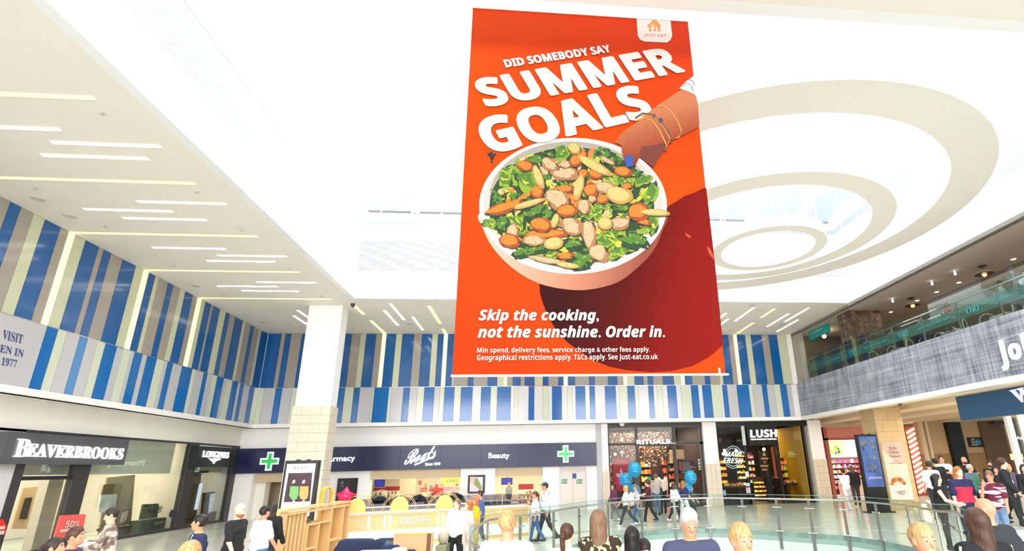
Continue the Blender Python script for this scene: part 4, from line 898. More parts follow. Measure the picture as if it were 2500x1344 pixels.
# ---- Lush
ux0, ux1 = K_(1749, 1100).x, K_(1982, 1100).x
room(ux0, ux1, 38, mat((34, 28, 24), .6), 'soap_shop_interior', 4.7, fm_=mat((120, 84, 50), .4))
area('shop_light', ((ux0+ux1)/2, 34.5, 4.4), (4, 3), 150, (1, .78, .5))
lu = empty('shopfront', ((ux0+ux1)/2, YS, 0), 'black framed glazed shopfront with a yellow inner wall', 'shopfront')
zl = K_(1860, 1040).z
B('fascia', (ux0, YS, zl), (ux1, YS+.15, ZLIP+.02), BLACK, lu)
for x0, x1, y in ((1749, 1752, 1100), (1823, 1829, 1150), (1902, 1908, 1150), (1964, 1968, 1080)):
    a = K_(x0, y).x; b = K_(x1, y).x; B('frame_bar', (a, YS, 0), (b, YS+.1, zl), BLACK, lu)
B('frame_bar', (K_(1752, 1100).x, YS, 0), (K_(1826, 1150).x, YS+.1, .35), BLACK, lu); B('frame_bar', (K_(1906, 1100).x, YS, 0), (ux1-.2, YS+.1, .2), BLACK, lu)
for x0, x1 in ((1752, 1823), (1908, 1964)): ob('glass_panel', MB().box((K_(x0, 1120).x, YS+.04, .3), (K_(x1, 1120).x, YS+.05, zl), glass((225, 225, 220), .02)), lu)
B('white_strip', (K_(1811, 1060).x, YS-.02, K_(1811, 1086).z), (K_(1819, 1060).x, YS+.02, K_(1811, 1039).z), mat((200, 214, 206), .5), lu)
B('yellow_wall', (K_(1952, 1100).x, YS+.2, 0), (K_(1966, 1100).x, YS+2.6, zl), mat((214, 168, 20), .5), lu)
s5 = empty('shop_sign', (K_(1865, 1064).x, YS-.1, K_(1865, 1084).z), 'black sign box with bold white capitals and small line below', 'sign')
boxy('sign_box', YS-.12, 1823, 1037, 1901, 1085, .12, mat((12, 12, 14), .3), s5)
text('LUSH', AY(1832, 1067.5, YS-.13), AY(1896, 1066, YS-.13), AY(1831, 1049, YS-.13), LW, 'bb', parent=s5, depth=.03, extra=((.012, 0), (0, .03)))
text('FRESH HANDMADE COSMETICS', AY(1833, 1073.5, YS-.13), AY(1896, 1072.5, YS-.13), AY(1833, 1070, YS-.13), LW, 'bb', parent=s5)
t = empty('window_lettering', (K_(1790, 1110).x, YS, K_(1790, 1110).z), 'hand-painted MADE FRESH lettering in a ring on the soap shop glass', 'lettering')
MINT = mat((206, 236, 226), .5, emit=.5)
text('MADE', AY(1769, 1114, YS+.02), AY(1812, 1113, YS+.02), AY(1770, 1102, YS+.02), MINT, 'bi', parent=t, extra=((.01, 0),)); text('FRESH', AY(1765, 1129, YS+.02), AY(1813, 1131, YS+.02), AY(1766, 1116, YS+.02), MINT, 'bi', parent=t, extra=((.01, 0),))
for r in (22, 27): ob('ring', MB().tube([AY(x, y, YS+.02) for x, y in ell(1790, 1115, r*.8, r, 30, 0, 200, 340)], .012, MINT, 4), t)
for r in (22, 27): ob('ring', MB().tube([AY(x, y, YS+.02) for x, y in ell(1790, 1115, r*.8, r, 30, 0, 30, 150)], .012, MINT, 4), t)
t = empty('window_lettering', (K_(1930, 1105).x, YS, K_(1930, 1105).z), 'small white and green lines All are welcome on right soap shop glass', 'lettering')
text('All are', AY(1924, 1105, YS+.02), AY(1937, 1104.5, YS+.02), AY(1924, 1101, YS+.02), TW, 'bb', parent=t); text('welcome.', AY(1924, 1110, YS+.02), AY(1944, 1109.5, YS+.02), AY(1924, 1106, YS+.02), TW, 'bb', parent=t); text('Always.', AY(1924, 1115, YS+.02), AY(1940, 1114.5, YS+.02), AY(1924, 1111, YS+.02), mat((40, 170, 80), .5, emit=.4), 'bb', parent=t)
WG = [(250, 190, 60), (255, 220, 120), (240, 150, 40), (230, 90, 60), (120, 180, 140), (245, 235, 190), (220, 70, 110)]
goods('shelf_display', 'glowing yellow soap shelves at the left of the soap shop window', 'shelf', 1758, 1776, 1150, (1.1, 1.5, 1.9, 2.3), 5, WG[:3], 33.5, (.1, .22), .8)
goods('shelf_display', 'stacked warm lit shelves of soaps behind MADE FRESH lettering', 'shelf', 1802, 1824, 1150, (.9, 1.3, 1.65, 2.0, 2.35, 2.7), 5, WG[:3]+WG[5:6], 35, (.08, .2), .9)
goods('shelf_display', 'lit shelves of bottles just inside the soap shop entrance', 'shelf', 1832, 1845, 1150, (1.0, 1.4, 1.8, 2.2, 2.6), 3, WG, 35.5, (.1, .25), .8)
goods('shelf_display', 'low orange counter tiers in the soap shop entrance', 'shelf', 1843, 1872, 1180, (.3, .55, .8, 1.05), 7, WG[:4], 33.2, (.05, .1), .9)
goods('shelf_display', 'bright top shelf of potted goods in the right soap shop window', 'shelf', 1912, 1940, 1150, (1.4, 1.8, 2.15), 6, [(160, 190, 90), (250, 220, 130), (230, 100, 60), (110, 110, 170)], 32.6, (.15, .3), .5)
for i, (x0, x1, y, lab) in enumerate(((1763, 1816, 1186, 'dark wooden display table heaped with bath products in left soap shop window'), (1916, 1946, 1178, 'dark wooden display table heaped with soaps in right soap shop window'))):
    a = AY(x0, y, YS+1.2); b = AY(x1, y, YS+1.2); z = a.z
    t = desk('display_table', ((a.x+b.x)/2, YS+1.2), b.x-a.x, .9, z, mat((92, 58, 34), .5), mat((70, 44, 28), .6), lab, 'table')
    rr = random.Random(i+9)
    for k in range(22):
        q = (rr.uniform(a.x+.1, b.x-.1), YS+rr.uniform(.85, 1.5), z+.06); o = ob('bath_product', MB().ball(q, (rr.uniform(.05, .1), .07, rr.uniform(.06, .14)), mat(rr.choice(WG+[(90, 60, 120), (40, 130, 80)]), .5, emit=.15), 8, 6), label=None, cat='product', group='bath products on the %s soap shop window table' % ('left', 'right')[i])
        o['label'] = 'small rounded bath product heaped on the %s soap shop window table' % ('left', 'right')[i]
t = boxy('hanging_sign', 33.6, 1851, 1100, 1880, 1160, .04, mat((24, 20, 20), .5), label='hanging black panel with gold lettering in the soap shop entrance', cat='sign')
for k, (s_, x0, x1) in enumerate((('&', 1862, 1870), ('YOURSELF', 1858, 1876), ('TO', 1864, 1869), ('HANDMADE', 1857, 1876), ('SOAP', 1861, 1873))): text(s_, AY(x0, 1112+k*9, 33.58), AY(x1, 1112+k*9, 33.58), AY(x0, 1112+k*9-(8 if k == 0 else 5), 33.58), mat((200, 170, 110), .5, emit=.3), 'bb', parent=t)
t = boxy('hanging_sign', 32.9, 1883, 1090, 1898, 1165, .05, mat((190, 84, 50), .6), label='tall terracotta panel beside the soap shop entrance', cat='panel')
for i, (x, y) in enumerate([(1769, 1099), (1766, 1107), (1819, 1104), (1797, 1100), (1865, 1096)]):
    p = AY(x, y, 33); t = empty('spotlight', p, 'small warm spotlight glowing inside soap shop', 'lamp', 'warm spotlights inside soap shop'); ob('lamp', MB().ball(p, .1, mat((255, 220, 150), .4, emit=9), 10, 8), t); ob('stem', MB().tube([p+Vector((0, 0, .09)), (p.x, p.y, 4.6)], .01, BLACK, 4), t)
t = boxy('sticker', YS-.01, 1765, 1195, 1773, 1209, .01, mat((60, 150, 200), .5), label='small blue sticker low on the left soap shop glass', cat='sticker'); boxy('mark', YS-.015, 1767, 1199, 1771, 1204, .004, TW, t)
for i, (y0, y1, c, n) in enumerate(((1150, 1164, (220, 226, 230), 'white'), (1178, 1186, (190, 206, 220), 'pale blue'), (1189, 1203, (200, 180, 190), 'pale pink'))):
    t = boxy('notice', YS-.01, 1819+i, y0, 1829+i*2, y1, .01, mat(c, .5), label='small %s paper notice on the left soap shop door frame' % n, cat='notice')

# ================================================================== RIGHT SIDE: upper café over the arcade
ZP = 4.68+H
def plaid():
    m = bpy.data.materials.new('woven_panel'); m.use_nodes = True; n = m.node_tree; b = n.nodes['Principled BSDF']; b.inputs['Roughness'].default_value = .35
    t = n.nodes.new('ShaderNodeTexCoord'); out = []
    for sc, st in ((26, (.0, 1, .012)), (30, (0, .012, 1.0)), (9, (0, 1, .02)), (12, (0, .02, 1)), (2.2, (0, 1, .4))):
        mp_ = n.nodes.new('ShaderNodeMapping'); mp_.inputs['Scale'].default_value = st; n.links.new(t.outputs['Object'], mp_.inputs[0])
        z = n.nodes.new('ShaderNodeTexNoise'); z.inputs['Scale'].default_value = sc; z.inputs['Detail'].default_value = 2; n.links.new(mp_.outputs[0], z.inputs['Vector']); out.append(z)
    acc = None
    for z in out:
        if acc is None: acc = z.outputs['Fac']; continue
        a = n.nodes.new('ShaderNodeMath'); a.operation = 'ADD'; n.links.new(acc, a.inputs[0]); n.links.new(z.outputs['Fac'], a.inputs[1]); acc = a.outputs[0]
    r = n.nodes.new('ShaderNodeMapRange'); r.inputs[1].default_value = 1.9; r.inputs[2].default_value = 3.15; n.links.new(acc, r.inputs[0])
    c = n.nodes.new('ShaderNodeValToRGB'); n.links.new(r.outputs[0], c.inputs[0]); n.links.new(c.outputs[0], b.inputs['Base Color'])
    c.color_ramp.elements[0].color = (*lin((66, 72, 90)), 1); c.color_ramp.elements[1].color = (*lin((202, 207, 216)), 1); return m
PLD = plaid()
wr = B('wall_right', (XR+.05, 4, ZB), (XR+.25, YB, ZP), mat((120, 120, 128), .5), kind='structure')
y = YB
ks = 0
while y > 5:
    B('cladding_panel', (XR, y-2.62, ZB+.005), (XR+.05, y-.006, ZP-.005), PLD, wr); y -= 2.63
B('trim_8', (XR-.1, 4, ZLIP), (XR+.3, YB+.3, ZB), WHITE, kind='structure')
SOF = mat((232, 216, 192), .7)
sf = MB(); sf.box((XR+.3, 4, ZLIP+.1), (XR+1.4, 40, ZLIP+.3), SOF)
for k in range(8): sf.box((XR+1.4+1.3*k, 4, ZLIP+(.3 if k % 2 == 0 else .06)-.03*k), (XR+2.7+1.3*k, 40, ZLIP+.6), SOF)
sf.box((XR+11.8, 4, ZLIP-.1), (42, 40, ZLIP+.4), SOF)
ob('ceiling_arcade', sf, kind='structure')
B('floor_cafe', (XR+.26, 4, ZLIP+.65), (34, 34, ZP-.25), mat((120, 100, 84), .5), kind='structure')
ZCC = ZC-.1
cc = MB(); cc.box((XR+.12, 2, ZCC), (34, 34, ZCC+.3), mat((196, 184, 168), .8)); ob('ceiling_cafe', cc, kind='structure')
B('trim_9', (XR+.06, 2, ZCC-.04), (XR+.13, YB, ZCC+.02), mat((96, 90, 84), .5), kind='structure')
B('wall_cafe_back', (XR+.1, YB+.0, ZP-.3), (34, YB+.3, ZCC), mat((92, 84, 74), .7), kind='structure')
B('wall_cafe_pier', (XR+.08, YB-.9, ZP-.25), (XR+.4, YB, ZCC), mat((168, 160, 148), .6), kind='structure')
B('wall_cafe_side', (29.5, 2, ZP-.3), (29.8, YB, ZCC), mat((84, 76, 66), .7), kind='structure')
xb_ = AZ(2400, 679, ZCC).x
wp_ = empty('bulkhead', (xb_, 20, 8), 'long grey-blue café bulkhead with dark discs under the ceiling', 'bulkhead')
B('panel', (xb_, AZ(2265, 737, ZCC).y, ZCC-1.1), (xb_+.1, 6, ZCC-.02), mat((160, 168, 178), .6), wp_)
for x, y, r in ((2432, 692, .75), (2520, 650, .8)):
    c = AX(x, y, xb_-.03); m_ = MB(); m_.slab([c+Vector((0, r*math.cos(k*.3142), r*.9*math.sin(k*.3142))) for k in range(20)], (-.03, 0, 0), mat((124, 118, 108), .6)); ob('disc', m_, wp_)
area('cafe_light', (22, 17, ZCC-.15), (8, 20), 380, (1, .86, .68)); area('arcade_light', (22.5, 20, ZLIP-.35), (8, 16), 620, (1, .84, .62))
# patterned pillar
c0 = AZ(2071.6, 757, ZCC); c1 = AZ(2146, 758, ZCC); c2 = AZ(2044.6, 771, ZCC)
pc = B('column', (c0.x, c0.y, ZP-.25), (c1.x, c2.y, ZCC), mat((92, 76, 60), .6, noise=.5, scale=5), kind='structure', label='dark brown patterned square pillar in the upper café')
rr = random.Random(2)
nx = 6
for i in range(int((c2.y-c0.y)/.34)+1):
    for k in range(9):
        y = c0.y+.17+i*.34; z = ZP+.15+k*.33
        if y+.15 > c2.y: continue
        ob('tile', MB().slab([(c0.x, y, z-.16), (c0.x, y+.16, z), (c0.x, y, z+.16), (c0.x, y-.16, z)], (-.015-.02*rr.random(), 0, 0), mat(rr.choice([(128, 110, 88), (104, 88, 70), (88, 72, 58)]), .5)), pc)
for i in range(int((c1.x-c0.x)/.34)):
    for k in range(9):
        x = c0.x+.18+i*.34; z = ZP+.15+k*.33
        ob('tile', MB().slab([(x-.16, c0.y, z), (x, c0.y, z+.16), (x+.16, c0.y, z), (x, c0.y, z-.16)], (0, -.015-.02*rr.random(), 0), mat(rr.choice([(88, 66, 50), (70, 52, 42), (104, 80, 60)]), .5)), pc)
# café balustrade
cb = empty('balustrade', (XR+.4, 18, ZP), 'straight glass balustrade with frosted band along the upper café edge', 'balustrade')
XG = XR+.32
FRO = glass((222, 236, 234), .04, frost=.26); GT = glass((222, 236, 232), .05)
ys_ = [YB-1.0-k*1.9 for k in range(13)]
for k, y in enumerate(ys_):
    y2 = y-1.88
    B('glass_panel', (XG, y2, ZP-.02), (XG+.015, y, ZP+1.35), GT, cb); B('frosted_band', (XG+.016, y2, ZP+.45), (XG+.02, y, ZP+.92), FRO, cb)
    p = B('post', (XG+.05, y-.03, ZP-.2), (XG+.1, y+.03, ZP+1.18), STEEL, cb)
    ob('clamp', MB().tube([(XG+.04, y-.13, ZP+.95), (XG+.04, y+.13, ZP+.95)], .02, CHROME, 6).ball((XG+.04, y-.13, ZP+.95), .035, CHROME, 8, 5).ball((XG+.04, y+.13, ZP+.95), .035, CHROME, 8, 5), p)
ob('handrail', MB().tube([(XG+.07, YB-.9, ZP+1.2), (XG+.07, 5.5, ZP+1.2)], .028, CHROME, 8), cb)
TQC = mat((70, 160, 164), .5)
def tx(t_, x0, x1, z0, z1, X, par, m=TQC, st='', **k):
    ya_ = x0; yb2 = x1; text(t_, (X, ya_, z0), (X, yb2, z0), (X, ya_, z1), m, st, parent=par, **k)
for k, y in enumerate((26.6, 22.8, 19.0, 15.2)):
    tx('at John Lewis & Partners, Floor 1', y+.9, y-.9, ZP+.6, ZP+.74, XG-.006, cb); tx('ORI', y-1.7+.0, y-2.3, ZP+.55, ZP+.82, XG-.006, cb, st='bs')
# hanging teal sign
t = empty('hanging_sign', AX(1998, 800, 16.9), 'teal hanging sign with three white letters at the café corner', 'sign')
a = AX(1973, 806, 16.9); b = AX(2022, 809, 16.9); top_ = AX(2020, 786, 16.9).z
B('sign_box', (16.9, b.y, b.z), (17.05, a.y, top_), mat((20, 128, 124), .5, emit=.15), t)
text('ORI-', (16.88, a.y-.35, b.z+.4), (16.88, b.y+.35, b.z+.4), (16.88, a.y-.35, top_-.25), TW, 'bs', parent=t, extra=((.01, 0),))
0 and text('KITCHEN', (16.88, a.y-.7, b.z+.22), (16.88, b.y+.9, b.z+.22), (16.88, a.y-.7, b.z+.32), TW, 'bb', parent=t)
for y_ in (a.y-.2, b.y+.2): ob('hanger', MB().tube([(16.97, y_, top_), (16.97, y_, ZCC)], .012, STEEL, 5), t)
# café lamps
def hang(name, x, y, X, lab, build, cat='lamp', group=None, ztop=ZCC):
    p = AX(x, y, X); t = empty(name, p, lab, cat, group); build(t, p); return t
def pend(t, p):
    ob('shade', MB().lathe(p, [(.34, -.02), (.34, .0), (.2, .1), (.06, .16)], mat((52, 38, 30), .5), 20), t); ob('bulb', MB().ball(p+Vector((0, 0, -.04)), .08, mat((255, 170, 70), .4, emit=8), 10, 8), t)
    ob('cord', MB().tube([p+Vector((0, 0, .15)), (p.x, p.y, ZCC)], .012, BLACK, 5), t); ob('rose', MB().lathe((p.x, p.y, ZCC), [(.15, -.03), (.15, 0)], BLACK, 14), t)
hang('pendant_lamp', 2403, 668, 18.6, 'dark dish pendant lamp with amber bulb, nearer one in the café', pend)
hang('pendant_lamp', 2228, 744, 18.6, 'dark dish pendant lamp with amber bulb, farther one in the café', pend)
def bulb2(t, p): ob('bulb', MB().ball(p, .12, mat((255, 236, 200), .4, emit=25), 12, 8), t); ob('cord', MB().tube([p+Vector((0, 0, .1)), (p.x, p.y, ZCC)], .012, BLACK, 5), t)
hang('pendant_bulb', 2012, 820, 17.6, 'very bright bare bulb below the teal hanging sign', bulb2)
hang('pendant_bulb', 2041, 843, 19.4, 'amber bare bulb behind the café glass at far end', lambda t, p: (ob('bulb', MB().ball(p, .13, mat((255, 176, 70), .4, emit=10), 10, 8), t), ob('cord', MB().tube([p+Vector((0, 0, .1)), (p.x, p.y, ZCC)], .012, BLACK, 5), t)))
SPW = mat((250, 246, 236), .4, emit=2.5)
for i, (x, y) in enumerate([(2330, 670), (2274, 695), (2178, 738)]):
    p = AZ(x, y-10, ZCC); t = empty('spotlight', p, 'white can spotlight on the café ceiling, %s from the camera' % ['first', 'second', 'third'][i], 'lamp', 'café spotlights')
    ob('can', MB().lathe((p.x, p.y, p.z-.2), [(.035, 0), (.045, .03), (.04, .12), (.012, .2)], SPW, 12), t)
for i, (x, y) in enumerate([(2474, 632), (2341, 689), (2287, 712), (2239, 733), (2175, 761), (2412, 718), (2363, 738)]):
    p = AZ(x, y, ZCC); t = empty('downlight', p, 'round warm downlight flush in the dim café ceiling', 'lamp', 'café downlights'); ob('lens', MB().lathe(p, [(.09, -.012), (.09, .002)], mat((255, 226, 160), .4, emit=5), 14), t)
    ob('trim_ring', MB().lathe(p, [(.12, -.006), (.12, .004)], mat((190, 176, 150), .5), 14), t)
def chair(x, y, z, rz, lab):
    t = empty('cafe_chair', (x, y, z), lab, 'chair', 'café chairs behind the frosted glass', rz=rz)
    W_ = mat((214, 212, 206), .4); Dk = mat((40, 38, 40), .5)
    ob('seat', MB().box((-.22, -.22, .43), (.22, .22, .47), Dk), t, local=True)
    arc = [(.24*math.cos(a), .22, .62+.26*math.sin(a)) for a in [math.pi*k/10 for k in range(11)]]
    ob('back_hoop', MB().tube([(.24, .2, .45)]+arc+[(-.24, .2, .45)], .022, W_, 6), t, local=True)
    for sx in (-1, 1):
        for sy in (-1, 1): ob('leg', MB().tube([(sx*.19, sy*.19, .44), (sx*.24, sy*.24, 0)], .018, W_, 6), t, local=True)
cy_ = [(2142, 880), (2188, 868), (2215, 862), (2290, 830), (2375, 800), (2415, 790), (2460, 776), (2090, 890)]
for i, (x, y) in enumerate(cy_):
    p = AX(x, y, 17.3+.35*(i % 2)); chair(p.x, p.y, ZP-.25, (i*1.7) % 6.28, 'café chair with pale hooped back, %s' % ['left of the brown pillar foot', 'third from the far end', 'fourth from the far end', 'beside the white table cloth', 'below the red-patterned shirt', 'next to the man in grey', 'at right picture edge', 'at the far end'][i])
for i, (x, y, X) in enumerate(((2330, 790, 17.9), (2205, 850, 18.1), (2450, 735, 18.0))):
    p = AX(x, y, X); t = desk('cafe_table', (p.x, p.y), .8, .8, .75, mat((226, 224, 216), .5), DARK, 'square café table with pale top, %s' % ['middle one', 'farthest one', 'nearest one'][i], 'table')
    t.matrix_basis = t.matrix_basis @ Matrix.Translation((0, 0, ZP-.25))
# big letters
t = empty('shop_sign', AX(2470, 870, 16.1), 'large white raised letters on the grey woven cladding at right', 'sign')
WM = mat((246, 246, 248), .4)
X1 = XR-.14
text('J', AX(2454, 905, X1), AX(2468, 900, X1), AX(2436, 834, X1), WM, '', fat=.03, depth=.1, parent=t)
text('o', AX(2473, 882, X1), AX(2500, 873, X1), AX(2463, 842, X1), WM, '', fat=.03, depth=.1, parent=t)
text('hn Lewis', AX(2509, 870, X1), AX(2800, 770, X1), AX(2495, 815, X1), WM, '', fat=.03, depth=.1, parent=t)
# navy W sign
t = empty('shop_sign', AX(2400, 1000, 16.9), 'navy shop sign with white serif W hanging under the arcade soffit', 'sign')
X2 = 16.6; a = AX(2332, 968, X2); b = AX(2346, 1026, X2)
B('sign_box', (X2, 8, b.z), (X2+.3, a.y, min(a.z, ZLIP+.05)), mat((42, 76, 108), .5), t)
text('W', AX(2483, 984, X2-.01), AX(2530, 974, X2-.01), AX(2466, 953, X2-.01), LW, 'bs', parent=t, depth=.03)
# stone pillar in the arcade with poster
ZS2 = ZLIP+.12
p0 = AZ(2130, 994, ZS2); p1 = AY(2197, 996, p0.y); p2 = AZ(2090, 1000, ZS2)
pl = B('column', (p0.x+.05, p0.y+.05, 0), (p1.x-.05, p2.y, ZS2), mat((184, 158, 118), .6), kind='structure', label='thick sandstone-clad pillar in the arcade carrying a bakery poster')
stones(pl, p0.x, p1.x, p0.y, p2.y, ZS2, mat((206, 178, 134), .55, noise=.08, scale=4), .62, .95, 'l')
t = empty('poster', (p0.x+.9, p0.y-.02, 1), 'tall beige poster reading Hello Eldon Square above a croissant', 'poster')
YP = p0.y-.03
pcn = [(2149, 1077.5), (2214, 1077.5), (2233, 1218), (2175, 1218)]
a = AY(2150, 1078, YP); b = AY(2232, 1218, YP)
B('sheet', (a.x, YP, b.z), (b.x, YP+.02, a.z), mat((222, 206, 192), .5), t)
PW_ = b.x-a.x; PH = a.z-b.z
def pp(u, v, d=.004): return (a.x+PW_*u, YP-d, b.z+PH*v)
ob('printed_shade', MB().poly([pp(0, .86), pp(0, 1), pp(1, 1), pp(1, .62), pp(.62, .6)], mat((196, 178, 166), .5)), t)
MR = mat((120, 60, 66), .5)
for s_, v, u0, u1 in (('Hello', .86, .32, .66), ('Eldon', .79, .30, .72), ('Square', .715, .3, .78)): text(s_, pp(u0, v, .006), pp(u1, v, .006), pp(u0, v+.055, .006), MR, 'bs', parent=t)
for s_, v, u0, u1 in (('Find us by', .645, .35, .65), ('the Grainger Way Mall', .61, .2, .8)): text(s_, pp(u0, v, .006), pp(u1, v, .006), pp(u0, v+.02, .006), MR, 'bb', parent=t)
text('* PRET *', pp(.25, .08, .006), pp(.75, .08, .006), pp(.25, .15, .006), MR, 'bb', parent=t)
cr_ = MB(); BC = [(190, 110, 50), (214, 140, 70), (166, 86, 38)]
for k in range(9):
    g = math.pi*(k/8); u = .42+.27*-math.cos(g); v = .27+.075*math.sin(g)
    cr_.poly([pp(u+.075*math.cos(q*.7854), v+.035*math.sin(q*.7854)*(1.2 if 1 < k < 7 else .7), .006+.0006*k) for q in range(8)], mat(BC[k % 3], .5))
ob('printed_croissant', cr_, t, kind='stuff')
ob('printed_cup', MB().poly([pp(.62, .34), pp(.8, .34), pp(.85, .5), pp(.66, .5)], mat((232, 220, 206), .5)), t)
ob('printed_floor', MB().poly([pp(0, 0, .003), pp(1, 0, .003), pp(1, .24, .003), pp(0, .24, .003)], mat((236, 226, 216), .5)), t)
# dark totem in front of the pillar
def totem(TL, TR, base, Y, lab, scr, depth=.22):
    a = AY(*TL, Y); b = AY(*TR, Y); t = empty('advert_totem', ((a.x+b.x)/2, Y, 0), lab, 'advert totem')
    B('casing', (a.x, Y, 0), (b.x, Y+depth, (a.z+b.z)/2), BLACK, t); zt = (a.z+b.z)/2; w = b.x-a.x
    B('screen', (a.x+.07*w, Y-.01, base), (b.x-.07*w, Y+.005, zt-.1*w), scr, t)
    ob('vent', MB().box((a.x+w*.3, Y+.02, zt), (a.x+w*.42, Y+.1, zt+.03), BLACK).box((a.x+w*.62, Y+.02, zt), (a.x+w*.72, Y+.1, zt+.03), BLACK), t)
    return t, a.x, b.x, zt, w
t, xa, xb2, zt, w = totem((2091, 1061), (2139, 1058), 1.1, p0.y-.9, 'tall black advertising totem with blue landscape screen before the sandstone pillar', mat((66, 92, 150), .3, emit=.25, noise=.6, scale=1.6))
Yt = p0.y-.9
def tp(u, v, d=.015): return (xa+w*u, Yt-d, 1.1+(zt-1.1)*v)
rr = random.Random(8)
for k in range(26):
    u, v = rr.uniform(.15, .85), rr.uniform(.3, .88); r = rr.uniform(.05, .13)
    ob('printed_patch', MB().poly([tp(max(.08, min(.92, u+r*math.cos(q*1.05+k)*rr.uniform(.5, 1))), v+r*.5*math.sin(q*1.05+k)*rr.uniform(.5, 1), .012+.0004*k) for q in range(6)], mat(rr.choice([(52, 66, 100), (84, 96, 96), (108, 118, 92), (76, 86, 116), (40, 50, 84), (100, 108, 128)]), .4, emit=.15, noise=.5, scale=7)), t)
text('JAPAN', tp(.2, .14), tp(.82, .14), tp(.2, .19), mat((170, 150, 220), .4, emit=.4), 'bb', parent=t)
B('foot', (xa-.1, Yt-.2, 0), (xb2+.1, Yt+.4, .05), BLACK, t)
# pink shop beyond
YK = 34.2
PK = mat((236, 150, 140), .5); PKD = mat((196, 104, 92), .5); BG = mat((214, 196, 170), .6)
kx0, kx1 = AY(2008, 1042, YK).x, AY(2236, 1042, YK).x; kz = AY(2100, 1041, YK).z
B('wall_arcade_header', (K_(2004, 1100).x, YK, kz), (44, YK+.3, ZLIP+.5), BG, kind='structure')
B('wall_arcade_pier', (K_(2004, 1100).x-.2, YS+.0, 0), (K_(2004, 1100).x+.05, YK, ZLIP+.1), CREAM, kind='structure')
B('wall_pier', (AY(1996, 1100, 31.6).x, 31.6, 0), (AY(2012, 1100, 31.6).x, 32.0, ZLIP+.1), mat((132, 122, 116), .6), kind='structure')
pk = empty('shopfront', ((kx0+kx1)/2, YK, 0), 'pink framed shopfront beyond the arcade pillar with lit header', 'shopfront')
B('header', (kx0, YK+.02, AY(2050, 1068, YK).z), (kx1, YK+.3, kz), PK, pk); B('frame_bar', (kx0, YK-.02, 0), (kx0+.25, YK+.3, kz), PKD, pk); B('header_trim', (kx0, YK-.02, AY(2050, 1073, YK).z), (kx1, YK+.3, AY(2050, 1068, YK).z), PKD, pk)
B('sign_band', (kx0+.3, YK+1.0, AY(2050, 1114, YK+1).z), (kx1-.3, YK+1.1, AY(2050, 1071, YK+1).z), mat((252, 236, 244), .5, emit=.9), pk)
B('sign_panel', (kx0+.5, YK+.97, AY(2050, 1112, YK+1).z), (AY(2060, 1100, YK+1).x, YK+1.0, AY(2050, 1074, YK+1).z), mat((206, 232, 150), .5, emit=.8), pk)
LETM = mat((240, 170, 190), .5, emit=.4)
0 and text('SWEETS', AY(2066, 1092, YK+.95), AY(2086, 1092, YK+.95), AY(2066, 1088, YK+.95), LETM, 'bb', parent=pk)
for k, (x, y, c) in enumerate([(2040, 1090, (150, 190, 60)), (2046, 1095, (110, 160, 50)), (2041, 1105, (90, 140, 230)), (2030, 1103, (190, 220, 80)), (2048, 1102, (70, 100, 60)), (2039, 1097, (190, 220, 80))]):
    ob('printed_leaf', MB().poly([AY(x+dx, y+dy, YK+.955-.002*k) for dx, dy in ((-4, 0), (0, -4), (5, 1), (1, 4))], mat(c, .5, emit=.4)), pk)
rk = MB(); rk.box((kx0, YK+5, 0), (kx1, YK+5.1, 4.2), mat((240, 190, 170), .6)); rk.box((kx0-.1, YK+.3, 4.1), (kx1, YK+5, 4.2), WHITE); rk.box((kx0-.1, YK+.3, 0), (kx0, YK+5, 4.2), PK); rk.box((kx1, YK+.3, 0), (kx1+.1, YK+5, 4.2), PK)
ob('wall_pink_shop', rk, kind='structure')
area('shop_light', ((kx0+kx1)/2, YK+2.6, 4.0), (4, 3), 330, (1, .92, .9))
goods('shelf_display', 'long wall of colourful sweets in the pink shop', 'shelf', 2018, 2110, 1150, (.4, .75, 1.1, 1.45, 1.8, 2.15), 34, [(220, 120, 110), (240, 220, 190), (120, 90, 150), (230, 170, 60), (250, 240, 240), (90, 60, 70), (220, 60, 90)], YK+3, (.12, .26), .2)
t = desk('counter', ((AY(2100, 1200, YK+1.4).x), YK+1.8), 2.2, .8, 1.0, TW, mat((240, 220, 200), .5), 'cream sales counter inside the pink shop', 'counter', False)
bp_ = B('black_panel', (AY(2206, 1100, YK-.3).x-1.0, YK-.4, 0), (AY(2228, 1100, YK-.3).x, YK-.2, AY(2206, 1056, YK-.3).z), BLACK, pk)
ls = empty('light_wall', (AY(2240, 1120, YK-.5).x, YK-.5, 0), 'pink jamb with slanted glowing tubes beside the black panel', 'light wall')
a = AY(2226, 1120, YK-.5).x; b = AY(2252, 1120, YK-.5).x; zt = AY(2230, 1040, YK-.5).z
B('jamb', (a, YK-.45, 0), (b, YK-.3, zt), PKD, ls)
n = 13
for k in range(n):
    z = zt-.25-(zt-.3)*k/n; ob('tube', MB().tube([(a+.05, YK-.5, z-.18), (b-.1, YK-.5, z+.12)], .06, mat((255, 236, 210), .5, emit=3), 7), ls)
